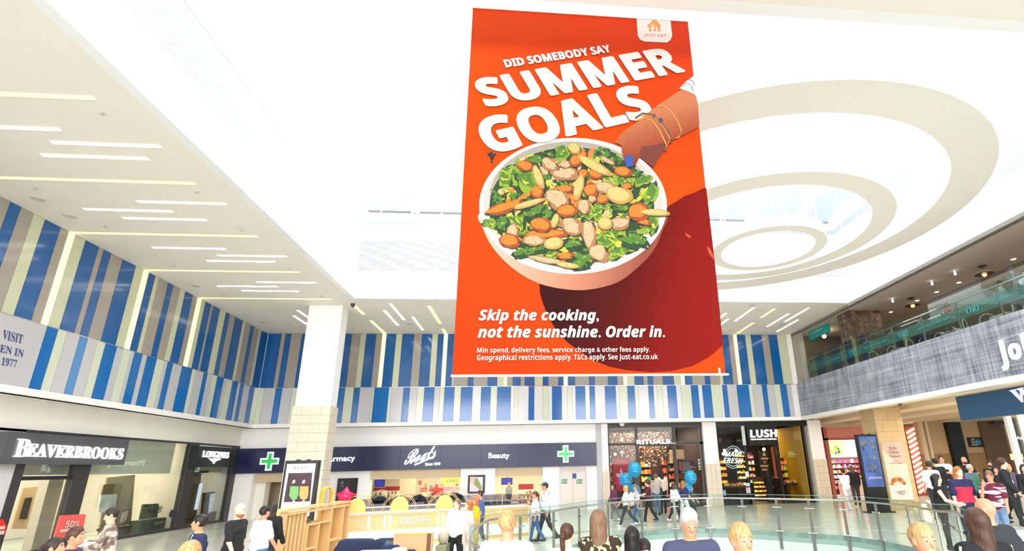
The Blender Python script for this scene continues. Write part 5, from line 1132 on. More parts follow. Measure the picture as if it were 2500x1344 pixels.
# arcade end wall
YW = 32.0
BE = mat((196, 168, 132), .65); BED = mat((160, 128, 90), .6)
aw = MB(); xw0 = AY(2252, 1100, YW).x
wz = AY(2300, 1106, YW).z
ob('wall_arcade', MB().box((xw0, YW, wz), (44, YW+.3, ZLIP+.4), BE).box((xw0, YW-.03, 0), (44, YW+.3, wz), BED), kind='structure')
for x in (2250, 2262): q = AY(x, 1060, YW-.2); B('trim_1%d' % (x % 7), (q.x, YW-.25, 0), (q.x+.18, YW, ZLIP+.3), mat((222, 204, 176), .5), kind='structure')
q0, q1 = AY(2322, 1080, YW-.3).x, AY(2356, 1080, YW-.3).x; B('wall_black_pilaster', (q0, YW-.3, 0), (q1, YW, ZLIP+.3), BLACK, kind='structure')
t = empty('direction_sign', AY(2382, 1090, YW-.05), 'black wall sign reading Lift This Way with round blue symbol', 'sign')
a = AY(2361, 1067, YW-.05); b = AY(2403, 1090, YW-.05); B('board', (a.x, YW-.06, b.z), (b.x, YW, a.z), mat((24, 24, 28), .5), t)
for k, s_ in enumerate(('Lift', 'This', 'Way')):
    z = a.z-(a.z-b.z)*(.32+.29*k); text(s_, (a.x+.2, YW-.07, z), (a.x+.2+[.3, .38, .42][k], YW-.07, z), (a.x+.2, YW-.07, z+.14), mat((226, 214, 200), .5), 'bb', parent=t)
m_ = MB(); c = Vector((b.x-.33, YW-.065, (a.z+b.z)/2)); m_.slab([c+Vector((.19*math.cos(k*.4), 0, .19*math.sin(k*.4))) for k in range(16)], (0, .01, 0), mat((50, 130, 170), .5)); ob('symbol', m_, t)
B('wall_arcade_dark', (AY(2404, 1080, YW-.2).x, YW-.15, 0), (AY(2462, 1080, YW-.2).x, YW-.02, ZLIP+.3), mat((110, 88, 62), .6), kind='structure')
t = empty('screen', AY(2435, 1034, YW-.6), 'dark ceiling-hung departures style screen in the arcade', 'screen'); boxy('casing', YW-.6, 2424, 1026, 2456, 1035, .1, mat((60, 66, 90), .4), t)
# white glazing posts and shop at the right picture edge
sfw = empty('shopfront', (AW(2480, 1100, 17).x, AW(2480, 1100, 17).y, 0), 'white framed glazed shopfront at the right picture edge', 'shopfront')
Q0 = AZ(2493, 1240, 0.0)
YG = AW(2480, 1100, 20).y
for x0, x1, y in ((2468, 2480, 1060), (2496, 2512, 1060)):
    a = AY(x0, y, YG).x; b = AY(x1, y, YG).x; B('frame_bar', (a, YG, 0), (b, YG+.15, ZLIP), GLOSSW, sfw)
B('frame_bar', (AY(2468, 1024, YG).x, YG, ZLIP-.2), (AY(2560, 1024, YG).x, YG+.15, ZLIP), GLOSSW, sfw)
B('glass_panel', (AY(2478, 1060, YG).x, YG+.05, 0), (AY(2500, 1060, YG).x, YG+.06, ZLIP-.2), glass((190, 196, 186), .1), sfw)
text('AU', AY(2482, 1071, YG), AY(2503, 1073, YG), AY(2480, 1064, YG), LW, '', fat=.01, parent=sfw)
t = boxy('lit_sign', YG+1, 2470, 1107, 2500, 1121, .1, mat((255, 230, 120), .5, emit=1.3), label='glowing yellow sign box beyond the white glazing posts', cat='sign')
q_ = AY(2485, 1107, YG+1.05)
ob('hanger', MB().tube([q_, (q_.x, q_.y, ZLIP)], .02, STEEL, 5), t)
t = empty('exit_sign', AY(1994, 1018, 31), 'small green exit sign under the corner of the ledge', 'sign'); boxy('sign_box', 30.6, 1989, 1013, 1998, 1020, .08, mat((40, 110, 90), .5), t); boxy('pictogram', 30.59, 1991, 1015, 1995, 1019, .008, TW, t)
cm = MB(); p = AZ(2196, 980, ZLIP+.1); cm.lathe(p, [(.11, 0), (.11, -.05), (.09, -.12), (.04, -.17)], mat((70, 66, 62), .3), 16); ob('dome_camera', cm, label='dark dome camera under the arcade soffit above the sandstone pillar', cat='camera')

# ================================================================== KIOSK AND FURNITURE
kA = AZ(800, 1256, 1.0); kB = AZ(1292, 1232.5, 1.0); kA.z = kB.z = 0
ku = (kB-kA).normalized(); kn = Vector((ku.y, -ku.x, 0)); kl = (kB-kA).length; UZ = Vector((0, 0, 1))
kk = empty('counter_kiosk', kA, 'long white-topped brow bar counter with reeded oak band lettered BROWS', 'kiosk')
REED = mat((232, 190, 126), .5); BEAD = mat((240, 240, 238), .5)
def kbox(name, u0, u1, n0, n1, z0, z1, m, par=kk): return ob(name, MB().hexa(kA+ku*u0+kn*n0+UZ*z0, ku*(u1-u0), kn*(n1-n0), UZ*(z1-z0), m), par)
kbox('body', 0, kl, -.6, -.02, .1, .95, BEAD); kbox('worktop', -.03, kl+.03, -.65, .05, .95, 1.0, TW); kbox('skirting', 0, kl, -.55, -.03, 0, .1, mat((226, 190, 110), .5))
kbox('oak_rail', 0, kl, -.02, .03, .90, .945, REED); kbox('oak_rail', 0, kl, -.02, .03, .47, .5, REED)
re = MB()
nr = int(kl/.045)
for i in range(nr):
    re.hexa(kA+ku*(i*.045+.006)+kn*-.02+UZ*.5, ku*.032, kn*.025, UZ*.4, REED); re.hexa(kA+ku*(i*.045+.004)+kn*-.02+UZ*.1, ku*.034, kn*.015, UZ*.37, BEAD)
ob('reeding', re, kk, kind='stuff')
def ku_at(x, y): p = AV(x, y, kA, kB); return (p-kA).dot(ku), p.z
for x in (901, 939, 952, 1069, 1081, 1221): u, z = ku_at(x, 1270); kbox('light_batten', u-.03, u+.03, .02, .035, .5, .9, mat((255, 246, 226), .5, emit=.5))
P1 = AV(977, 1278.5, kA+kn*.03, kB+kn*.03); P2 = AV(1047, 1275, kA+kn*.03, kB+kn*.03); P3 = AV(977, 1261, kA+kn*.03, kB+kn*.03)
text('BROWS', P1, P2, P3, mat((250, 240, 228), .5), 'bs', parent=kk, depth=.01)
GLD = mat((226, 190, 106), .35, .2); HOOP = mat((206, 178, 130), .4, .3)
def vanity(u, n, R, r, lab, dark=False):
    c = kA+ku*u+kn*n; t = empty('vanity_mirror', (c.x, c.y, 1.0), lab, 'mirror')
    for dr in (0, .05): ob('hoop', MB().tube([c+ku*((R-dr)*math.cos(g))+UZ*(1.0+(R-dr)*math.sin(g))+kn*dr for g in [math.pi*k/18 for k in range(19)]], .012, HOOP, 6), t)
    pts = [c+ku*(r*math.cos(g))+UZ*(1.0+.12+r*1.15*math.sin(g)) for g in [math.pi*k/14 for k in range(15)]]
    ob('mirror_back', MB().slab([c-ku*r+UZ*1.0+kn*.02]+[c+ku*r+UZ*1.0+kn*.02]+[p+kn*.02 for p in pts], tuple(kn*.03), GLD if not dark else mat((70, 84, 88), .1, .6)), t)
names = ['leftmost beside the shelving unit', 'middle above the BROWS lettering', 'right one behind walking shoppers']
for (x, y), nm in zip(((868, 1245), (975, 1247), (1086, 1243)), names): vanity(ku_at(x, y)[0], -.3, .56, .29, 'arched gold-backed mirror in a thin hoop on the counter, '+nm)
kC = kA-kn*2.6
b2 = empty('counter_kiosk', kC, 'rear counter of the brow bar with steel units behind the gold mirrors', 'kiosk')
def k2box(name, u0, u1, n0, n1, z0, z1, m): return kbox(name, u0, u1, n0-2.6, n1-2.6, z0, z1, m, b2)
k2box('body', .2, kl-.1, -.4, .1, 0, 1.0, mat((150, 140, 134), .5)); k2box('worktop', .1, kl, -.45, .15, 1.0, 1.05, mat((222, 220, 226), .4))
k2box('glass_screen', .4, kl-.1, .14, .15, 1.05, 1.32, glass((214, 210, 214), .06))
for (x, y), nm in zip(((928, 1228), (1022, 1222), (1116, 1217)), ('left one', 'middle one', 'right one')):
    p = AV(x, y, kA-kn*2.6, kB-kn*2.6); u = (p-kA).dot(ku); c = kA-kn*2.75+ku*u; t = empty('vanity_mirror', (c.x, c.y, 1.05), 'dark round mirror in a hoop on the rear counter, '+nm, 'mirror')
    for dr in (0, .06): ob('hoop', MB().tube([c+ku*((.55-dr)*math.cos(g))+UZ*(1.05+(.55-dr)*math.sin(g)) for g in [math.pi*k/18 for k in range(19)]], .012, HOOP, 6), t)
    ob('glass_disc', MB().slab([c+ku*(.34*math.cos(g))+UZ*(1.05+.34*math.sin(g)) for g in [math.pi*k/14 for k in range(15)]], tuple(kn*.03), mat((60, 74, 78), .06, .8)), t)
    ob('product_tray', MB().hexa(c+ku*-.3+kn*.1+UZ*1.05, ku*.5, kn*.12, UZ*.08, mat((200, 214, 216), .4)), t)
# end unit with glass and rails right of the mirrors
u0, _ = ku_at(1182, 1238)
eu = empty('display_case', kA+ku*u0, 'low glazed display case with white rails at the counter end', 'display case')
kbox('body', u0, kl-.05, -1.4, -.75, 0, 1.0, mat((190, 184, 184), .5), eu); kbox('shelf', u0, kl-.05, -1.35, -.8, 1.12, 1.15, TW, eu); kbox('glass_front', u0, kl-.05, -.8, -.79, 1.0, 1.35, glass((226, 224, 228), .08), eu)
for f in (0, .5, .98): kbox('upright', u0+(kl-u0)*f*.97, u0+(kl-u0)*f*.97+.03, -.82, -.79, 1.0, 1.38, TW, eu)
kbox('dark_goods', u0+.1, u0+1.1, -1.3, -.85, 1.0, 1.1, mat((60, 54, 56), .6), eu)

# oak shelving unit
zt = 1.45; S1, S2, S3 = AZ(668, 1247, zt), AZ(703, 1243, zt), AZ(858, 1221, zt)
for p in (S1, S2, S3): p.z = 0
su = (S3-S2).normalized(); sl = (S3-S2).length; sn = Vector((su.y, -su.x, 0)); sw = .42
if sn.dot(S1-S2) > 0: pass
un = empty('shelving_unit', S2, 'pale oak open shelving divider with vertical slats in front left', 'shelving unit')
bd_ = -sn
def sb(name, u0, u1, n0, n1, z0, z1, m=OAK): return ob(name, MB().hexa(S2+su*u0+bd_*n0+UZ*z0, su*(u1-u0), bd_*(n1-n0), UZ*(z1-z0), m), un)
sb('top_board', -.35, sl, -.02, sw, zt-.05, zt); sb('rail', 0, sl, 0, .03, zt-.14, zt-.07); sb('end_panel', -.35, -.02, 0, sw, 0, zt-.05); sb('end_panel', sl-.04, sl, 0, sw, 0, zt-.05); sb('side_post', -.02, .03, 0, sw, 0, zt-.05)
us = lambda x: (AV(x, 1270, S2, S3)-S2).dot(su)
for k in range(5): x = us(711+9.5*k); sb('slat', x, x+.09, .05, .14, 0, zt-.14)
for x in (755, 782, 810, 838): a = us(x); sb('upright', a-.02, a+.02, 0, sw, 0 if x != 755 else 0, zt-.14 if x > 800 else .98)
sb('shelf', us(755), us(810), 0, sw, .98, 1.02); sb('shelf', us(755), us(782), 0, sw, .4, .44); sb('shelf', us(810), us(838), 0, sw, .45, .49); sb('shelf', us(838), sl-.04, 0, sw, .25, .29); sb('back_panel', us(755), us(810), sw-.03, sw, 0, .98); sb('back_panel', us(812), us(836), sw-.03, sw, .49, zt-.14); sb('back_panel', us(840), sl-.04, sw-.03, sw, .29, zt-.14); sb('back_panel', 0.05, us(753), sw-.03, sw, 0, zt-.14, OAKD)
c = S2+su*us(771)+bd_*.2+UZ*1.02
t = empty('potted_plant', c, 'tiny green succulent in a brown pot on the oak shelf', 'plant'); ob('pot', MB().lathe(c, [(.05, 0), (.055, .1), (.05, .1)], mat((124, 104, 92), .7), 12), t)
for k in range(12): g = k*.55; ob('leaf', MB().hexa(c+UZ*.1, Vector((math.cos(g)*.06, math.sin(g)*.06, .05+.02*(k % 2))), Vector((-math.sin(g)*.02, math.cos(g)*.02, 0)), (0, 0, .008), mat((70, 124, 56), .6)), t)
c = S2+su*us(775)+bd_*.2; ob('tray', MB().hexa(c-su*.3+UZ*1.02-bd_*.15, su*.12, bd_*.3, UZ*.01, TW), label='small white tray on the oak shelf beside the succulent', cat='tray')
c = S2+su*us(846)+bd_*.2+UZ*.29; ob('vase', MB().lathe(c, [(.05, 0), (.06, .3), (.055, .3), (.045, .02)], glass((220, 220, 226), .2), 14), label='clear glass cylinder vase in the right shelf bay', cat='vase')
c = S2+su*us(822)+bd_*.2+UZ*.49; ob('gift_bag', MB().box((c.x-.07, c.y-.05, c.z), (c.x+.07, c.y+.05, c.z+.2), mat((220, 60, 120), .5)), label='bright pink gift bag on a low oak shelf', cat='bag')
# arch mirror
c = AW(795, 1262, 14.4); c.z = 0; zt_ = AW(795, 1187, 14.4).z
ar = empty('arch_mirror', c, 'tall golden yellow arch standing behind the oak shelving', 'mirror')
YEL = mat((234, 184, 52), .3); ux = Vector((.8, .6, 0)).normalized(); R_ = .15
op = [(-R_, 0), (-R_, zt_-R_)]+[(-R_*math.cos(g), zt_-R_+R_*math.sin(g)) for g in [math.pi*k/12 for k in range(1, 12)]]+[(R_, zt_-R_), (R_, 0)]
ip = [(x*.78, z if z < .01 else z-.03) for x, z in op]
am = MB(); n = len(op); dv = Vector((-ux.y, ux.x, 0))*.3
V = [c+ux*x+UZ*z for x, z in op]+[c+ux*x+UZ*z for x, z in ip]; V += [v+dv for v in V]
F = []
for i in range(n-1): F += [(i, i+1, n+i+1, n+i), (2*n+i, 2*n+i+1, i+1, i), (3*n+i, 3*n+i+1, 2*n+i+1, 2*n+i), (n+i, n+i+1, 3*n+i+1, 3*n+i)]
am.add(V, F, YEL); ob('arch_frame', am, ar); ob('foot', MB().hexa(c-ux*.25, ux*.5, dv, UZ*.02, YEL), ar)
# pink star balloon
c = AW(843, 1212, 15.8)
st = empty('star_balloon', c, 'shiny pink foil star balloon floating above the oak shelving', 'balloon')
bm_ = MB(); V = []; rx = Vector((1, .2, 0)).normalized(); nx_ = Vector((rx.y, -rx.x, 0))
N = 10; ring_ = [(.32 if k % 2 == 0 else .19) for k in range(N)]
V = [c+rx*(ring_[k]*math.sin(2*math.pi*k/N+.06))+UZ*(ring_[k]*math.cos(2*math.pi*k/N+.06)) for k in range(N)]
V2 = [c+rx*(ring_[k]*.6*math.sin(2*math.pi*k/N+.06))+UZ*(ring_[k]*.6*math.cos(2*math.pi*k/N+.06))+nx_*.09 for k in range(N)]
V3 = [v-nx_*.18 for v in V2]; V += V2+V3+[c+nx_*.12, c-nx_*.12]
F = []
for k in range(N):
    j = (k+1) % N; F += [(k, j, N+j, N+k), (N+k, N+j, 3*N), (j, k, 2*N+k, 2*N+j), (2*N+j, 2*N+k, 3*N+1)]
bm_.add(V, F, mat((232, 44, 96), .18, .35)); ob('foil', bm_, st, smooth=True); ob('ribbon', MB().tube([c-UZ*.33, c-UZ*.8+rx*.03, (c.x, c.y, .0)], .006, mat((240, 120, 160), .5), 4), st)
# totem on the left
Ym = AW(737, 1123, 16).y
t, xa, xb2, zt, w = totem((697, 1124), (778, 1122), .55, Ym, 'black upright advertising totem showing two ice creams on a pale screen', mat((190, 192, 240), .3, emit=.55))
def mp2(x, y, d=.014): p = AY(x, y, Ym); p.y -= d; return p
ob('printed_panel', MB().poly([mp2(705, 1154), mp2(763, 1153), mp2(757, 1223), mp2(693, 1225)], mat((58, 34, 40), .4, emit=.2, noise=.5, scale=6)), t)
for x, gc, k in ((718, (110, 160, 96), 0), (742, (200, 150, 84), 1)):
    ob('printed_ice_cream', MB().poly([mp2(*q, .018) for q in [(x-3, 1219), (x-8, 1216), (x-11, 1208), (x-9, 1186), (x+12, 1186), (x+11, 1208), (x+8, 1216), (x+3, 1219)]], mat(gc, .5, emit=.3, noise=.4, scale=40)), t)
    ob('printed_ice_cream', MB().poly([mp2(*q, .018) for q in [(x-9, 1186), (x-7, 1175), (x-2, 1169), (x+4, 1167), (x+10, 1170), (x+13, 1177), (x+12, 1186)]], mat((60, 34, 32), .3, emit=.2)), t)
    ob('printed_ice_cream', MB().poly([mp2(*q, .02) for q in [(x-5, 1180), (x-2, 1171), (x+4, 1170), (x+3, 1178)]], mat((176, 166, 178), .3, emit=.2)), t)
    ob('printed_stick', MB().poly([mp2(*q, .018) for q in [(x-3, 1218), (x+3, 1218), (x+2, 1232), (x-3, 1232)]], mat((166, 150, 170), .5, emit=.3)), t)
text('MAGNUM', mp2(716, 1144), mp2(750, 1143.5), mp2(717, 1138), mat((70, 50, 90), .5, emit=.1), 'bs', parent=t)
B('foot', (xa-.08, Ym-.15, 0), (xb2+.08, Ym+.35, .04), BLACK, t)
# sofas
def soft(c, u, n, L, Dp, Hh, m, name, par, r=.09):
    """a cushion with rounded edges: superellipsoid block"""
    mb = MB(); vs = []; fs = []; NU, NV = 20, 10
    cc = c+u*(L/2)+n*(Dp/2)+UZ*(Hh/2)
    f = lambda t, e: math.copysign(abs(t)**e, t)
    for i in range(NV+1):
        ph = -math.pi/2+math.pi*i/NV
        for k in range(NU):
            th = 2*math.pi*k/NU; x = f(math.cos(ph), .3)*f(math.cos(th), .3); y_ = f(math.cos(ph), .3)*f(math.sin(th), .3); z = f(math.sin(ph), .45)
            vs.append(cc+u*(x*L/2)+n*(y_*Dp/2)+UZ*(z*Hh/2))
    for i in range(NV):
        for k in range(NU): l = (k+1) % NU; fs.append((i*NU+k, i*NU+l, (i+1)*NU+l, (i+1)*NU+k))
    mb.add(vs, fs, m); return ob(name, mb, par, smooth=True)
NV_ = mat((34, 46, 74), .9, noise=.2, scale=30); TRT = mat((222, 202, 176), .9, noise=.16, scale=7, stretch=(3, .4, .4))
o_ = AZ(850, 1312, .86); o_.z = 0; e_ = AZ(1018, 1309, .86); e_.z = 0; uu = (e_-o_).normalized(); L_s = (e_-o_).length; nn = Vector((uu.y, -uu.x, 0))
so1 = empty('sofa', o_, 'deep navy fabric sofa with rounded back cushions beside the oak divider', 'sofa')
soft(o_-uu*.2-nn*.0+UZ*.1, uu, nn, L_s+.2, .3, .7, NV_, 'back', so1)
for k in range(2): soft(o_+uu*(L_s*.5*k-.05)+nn*.2+UZ*.38, uu, nn, L_s*.52, .22, .5, NV_, 'back_cushion', so1)
soft(o_-uu*.2+nn*.2+UZ*.12, uu, nn, L_s+.2, .8, .34, NV_, 'seat', so1); soft(o_+uu*(L_s-.1)+UZ*.1, uu, nn, .26, 1.0, .55, NV_, 'arm', so1)
soft(o_+uu*(L_s-.55)+nn*.45+UZ*.42, uu, nn, .42, .18, .36, mat((30, 48, 90), .9), 'pillow', so1); soft(o_+uu*(L_s-.1)+nn*.5+UZ*.42, uu, nn, .3, .18, .26, mat((36, 52, 96), .9), 'pillow', so1)
ob('hang_tag', MB().hexa(o_+uu*(L_s-.6)+nn*.43+UZ*.5, uu*.2, nn*.01, UZ*.34+uu*.08, mat((96, 96, 104), .6)), so1); ob('hang_tag', MB().hexa(o_+uu*(L_s-.55)+nn*.45+UZ*.62, uu*.12, nn*.01, UZ*.06, TW), so1)
o2 = AZ(872, 1340, .82); o2.z = 0; so2 = empty('sofa', o2, 'cream tartan sofa with rounded back in front of the navy one', 'sofa')
soft(o2+UZ*.1, uu, nn, .85, .26, .72, TRT, 'back', so2); soft(o2+uu*.75+UZ*.3, uu, nn, .28, .3, .56, TRT, 'wing', so2); soft(o2+nn*.2+UZ*.1, uu, nn, 1.0, .8, .32, TRT, 'seat', so2)
o3 = AZ(962, 1301, 1.0); o3.z = 0; p3_ = AZ(1057, 1298, 1.0); p3_.z = 0; u3 = (p3_-o3).normalized(); n3 = Vector((-u3.y, u3.x, 0)); l3 = (p3_-o3).length
pt_ = empty('partition', o3, 'low oak partition panel with a dark vertical strip behind the navy sofa', 'partition')
ob('panel', MB().hexa(o3, u3*l3, n3*.08, UZ*.98, mat((196, 158, 114), .6)), pt_); ob('cap', MB().hexa(o3-n3*.02+UZ*.98, u3*l3, n3*.12, UZ*.03, OAK), pt_); ob('strip', MB().hexa(o3+u3*(l3*.86)-n3*.02, u3*.08, n3*.02, UZ*.98, mat((104, 66, 50), .6)), pt_)
o4 = AZ(1064, 1326, .75); o4.z = 0; t = empty('planter', o4, 'grey-green box planter with a pale round cushion beside the partition', 'planter')
ob('box', MB().hexa(o4, u3*.22, n3*.5, UZ*.7, mat((130, 128, 100), .7)), t); ob('cushion', MB().ball(o4+u3*.1+n3*.3+UZ*.84, (.12, .12, .15), mat((176, 170, 148), .9), 12, 8), t)
o5 = AW(655, 1300, 11.8); o5.z = 0; t = desk('side_table', (o5.x, o5.y), .4, .5, 1.0, OAK, OAK, 'small oak side table stacked with white papers left of divider', 'table')
for k in range(3): ob('paper', MB().box((o5.x-.17+.02*k, o5.y-.2, 1.0+.03*k), (o5.x+.17, o5.y+.2, 1.025+.03*k), TW), label='white folded paper stack layer on the oak side table, %s' % ('bottom', 'middle', 'top')[k], cat='paper')
# turquoise balloons
def balloon(x, y, wd, lab, r=.31):
    p = AW(x, y, wd); t = empty('balloon', p, lab, 'balloon', 'turquoise balloons outside bronze shop')
    ob('body', MB().ball(p, (r, r, r*1.1), mat((0, 142, 186), .3), 20, 14), t, smooth=True); ob('knot', MB().lathe(p-UZ*(r*1.1+.03), [(.03, 0), (.01, .05)], mat((0, 120, 160), .4), 8), t)
    ob('string', MB().tube([p-UZ*(r*1.1+.02), (p.x+.02, p.y, max(.9, p.z-1.3))], .005, TW, 4), t)
    text('rewards', p+Vector((-.11, -r*1.0, -.08)), p+Vector((.11, -r*1.0, -.08)), p+Vector((-.11, -r*1.0, -.04)), TW, 'bb', parent=t)
balloon(1549.5, 1146, 22.0, 'highest turquoise balloon left of the bronze shop entrance', .29); balloon(1529, 1171, 22.6, 'turquoise balloon second highest left of the bronze shop entrance', .28); balloon(1550, 1198, 23.0, 'lowest turquoise balloon hidden behind walking shoppers', .27)
balloon(1686, 1165, 22.0, 'turquoise balloon higher of the pair right of bronze shop entrance', .26); balloon(1677, 1190, 22.8, 'turquoise balloon lower of the pair right of bronze shop entrance', .25)

# ================================================================== PEOPLE (signed-distance bodies, surface nets)
def surfnet(F, o, h):
    s = F < 0
    nx, ny, nz = F.shape
    c = [s[i:nx-1+i, j:ny-1+j, k:nz-1+k] for i in (0, 1) for j in (0, 1) for k in (0, 1)]
    tot = sum(x.astype(np.int8) for x in c); act = (tot > 0) & (tot < 8)
    idx = np.argwhere(act)
    if not len(idx): return None
    ids = -np.ones(act.shape, np.int32); ids[tuple(idx.T)] = np.arange(len(idx))
    P = np.zeros((len(idx), 3)); N = np.zeros(len(idx))
    I, J, K = idx.T
    for ax in range(3):
        for a in (0, 1):
            for b in (0, 1):
                d0 = [0, 0, 0]; o1, o2 = [q for q in range(3) if q != ax]; d0[o1] = a; d0[o2] = b; d1 = list(d0); d1[ax] = 1
                f0 = F[I+d0[0], J+d0[1], K+d0[2]]; f1 = F[I+d1[0], J+d1[1], K+d1[2]]
                m = (f0 < 0) != (f1 < 0); t = np.where(m, f0/np.where(m, f0-f1, 1), 0)
                p = np.tile(np.array(d0, float), (len(idx), 1)); p[:, ax] = t
                P += p*m[:, None]; N += m
    P = (P/N[:, None]+idx)*h+o
    faces = []
    for ax in range(3):
        o1, o2 = [q for q in range(3) if q != ax]
        if ax == 1: o1, o2 = o2, o1
        a = [slice(0, None)]*3; sl0 = [slice(None)]*3; sl1 = [slice(None)]*3; sl0[ax] = slice(0, -1); sl1[ax] = slice(1, None)
        s0 = s[tuple(sl0)]; s1 = s[tuple(sl1)]; e = np.argwhere(s0 != s1)
        e = e[(e[:, o1] > 0) & (e[:, o2] > 0) & (e[:, o1] < F.shape[o1]-1) & (e[:, o2] < F.shape[o2]-1)]
        if not len(e): continue
        u = np.zeros(3, int); u[o1] = 1; v = np.zeros(3, int); v[o2] = 1
        q = [ids[tuple((e-u-v).T)], ids[tuple((e-v).T)], ids[tuple(e.T)], ids[tuple((e-u).T)]]
        Q = np.stack(q, 1); fl = ~s0[tuple(e.T)]; Q[fl] = Q[fl][:, ::-1]; faces.append(Q)
    return P, np.concatenate(faces)
class SDF:
    def __init__(s, lo, hi, h):
        s.o = np.array(lo, float); s.h = h; s.n = np.ceil((np.array(hi)-s.o)/h).astype(int)+1
        s.F = np.full(s.n, 9.0); s.ax = [s.o[i]+h*np.arange(s.n[i]) for i in range(3)]
    def _blk(s, lo, hi):
        a = np.clip(np.floor((np.array(lo)-s.o)/s.h).astype(int), 0, s.n); b = np.clip(np.ceil((np.array(hi)-s.o)/s.h).astype(int)+1, 0, s.n)
        sl = tuple(slice(a[i], b[i]) for i in range(3)); return (sl, s.ax[0][sl[0]][:, None, None], s.ax[1][sl[1]][None, :, None], s.ax[2][sl[2]][None, None, :])
    def _mix(s, sl, d, k):
        A = s.F[sl]
        if not A.size: return
        if k <= 0: s.F[sl] = np.minimum(A, d); return
        hh = np.clip(.5+.5*(A-d)/k, 0, 1); s.F[sl] = np.where(A > 8, d, A*(1-hh)+d*hh-k*hh*(1-hh))
    def cap(s, a, b, ra, rb, k=.03, flat=None):
        a = np.array(a, float); b = np.array(b, float); R = max(ra, rb)+.07
        sl, X, Y, Z = s._blk(np.minimum(a, b)-R, np.maximum(a, b)+R)
        if not (X.size and Y.size and Z.size): return
        ab = b-a; t = np.clip(((X-a[0])*ab[0]+(Y-a[1])*ab[1]+(Z-a[2])*ab[2])/max((ab@ab), 1e-9), 0, 1)
        d = np.sqrt((X-a[0]-ab[0]*t)**2+(Y-a[1]-ab[1]*t)**2+(Z-a[2]-ab[2]*t)**2)-(ra+(rb-ra)*t); s._mix(sl, d, k)
    def ell(s, c, r, M=None, k=.02):
        c = np.array(c, float); R = max(r)+.06; sl, X, Y, Z = s._blk(c-R, c+R)
        if not (X.size and Y.size and Z.size): return
        s._mix(sl, s._ed(X, Y, Z, c, r, M), k)
    def _ed(s, X, Y, Z, c, r, M):
        x, y, z = X-c[0], Y-c[1], Z-c[2]; M = np.eye(3) if M is None else M
        return (np.sqrt(sum(((x*M[0, i]+y*M[1, i]+z*M[2, i])/r[i])**2 for i in range(3)))-1)*min(r)
    def _full(s): return s.ax[0][:, None, None], s.ax[1][None, :, None], s.ax[2][None, None, :]
    def cut(s, p, n):       # keep side opposite to n
        X, Y, Z = s._full(); n = np.array(n, float); n /= np.linalg.norm(n)
        s.F = np.maximum(s.F, (X-p[0])*n[0]+(Y-p[1])*n[1]+(Z-p[2])*n[2])
    def cutell(s, c, r, M=None):
        c = np.array(c, float); X, Y, Z = s._full(); s.F = np.maximum(s.F, -s._ed(X, Y, Z, c, r, M))
    def mesh(s, m, z0=0, amp=0, ph=0):
        F = s.F.copy()
        if amp:
            X, Y, Z = s._full(); F = F+amp*(np.sin(X*23+Z*31+ph)*np.cos(Y*27-Z*11+ph)+.6*np.sin(Z*52+X*17*np.sign(X)+ph*2)*np.cos(Y*41+X*9)); F[0], F[-1] = 9, 9; F[:, 0], F[:, -1] = 9, 9; F[:, :, 0], F[:, :, -1] = 9, 9
        r = surfnet(F, s.o, s.h)
        if r is None: return None
        P, Q = r; P[:, 2] -= z0; me = bpy.data.meshes.new('b'); me.from_pydata(P.tolist(), [], Q.tolist()); me.materials.append(m)
        me.polygons.foreach_set('use_smooth', [True]*len(Q)); me.update(); return me
SKINS = {'l': mat((232, 180, 150), .5, noise=.05), 'p': mat((240, 196, 172), .5, noise=.05), 't': mat((206, 150, 112), .5), 'd': mat((128, 84, 60), .5), 'r': mat((228, 152, 120), .5)}
HAIRS = {'black': mat((22, 18, 18), .5, noise=.5, scale=60, bump=.6, stretch=(1, 1, .12)), 'brown': mat((80, 50, 34), .5, noise=.5, scale=60, bump=.6, stretch=(1, 1, .12)), 'dark': mat((46, 32, 26), .55, noise=.45, scale=60, bump=.6, stretch=(1, 1, .12)), 'blond': mat((206, 164, 112), .55, noise=.45, scale=60, bump=.6, stretch=(1, 1, .12)), 'grey': mat((190, 186, 182), .55, noise=.45, scale=60, bump=.6, stretch=(1, 1, .12)), 'white': mat((196, 193, 190), .8, noise=.3, scale=60, bump=.6, stretch=(1, 1, .2)), 'ginger': mat((188, 112, 60), .55, noise=.45, scale=60, bump=.6, stretch=(1, 1, .12)), 'mouse': mat((132, 100, 74), .55, noise=.45, scale=60, bump=.6, stretch=(1, 1, .12))}
SHOE_W = mat((232, 232, 232), .5); SHOE_B = mat((28, 28, 30), .5)
def rotz(v, a): return np.array([v[0]*math.cos(a)-v[1]*math.sin(a), v[0]*math.sin(a)+v[1]*math.cos(a), v[2]])
PCOUNT = [0]
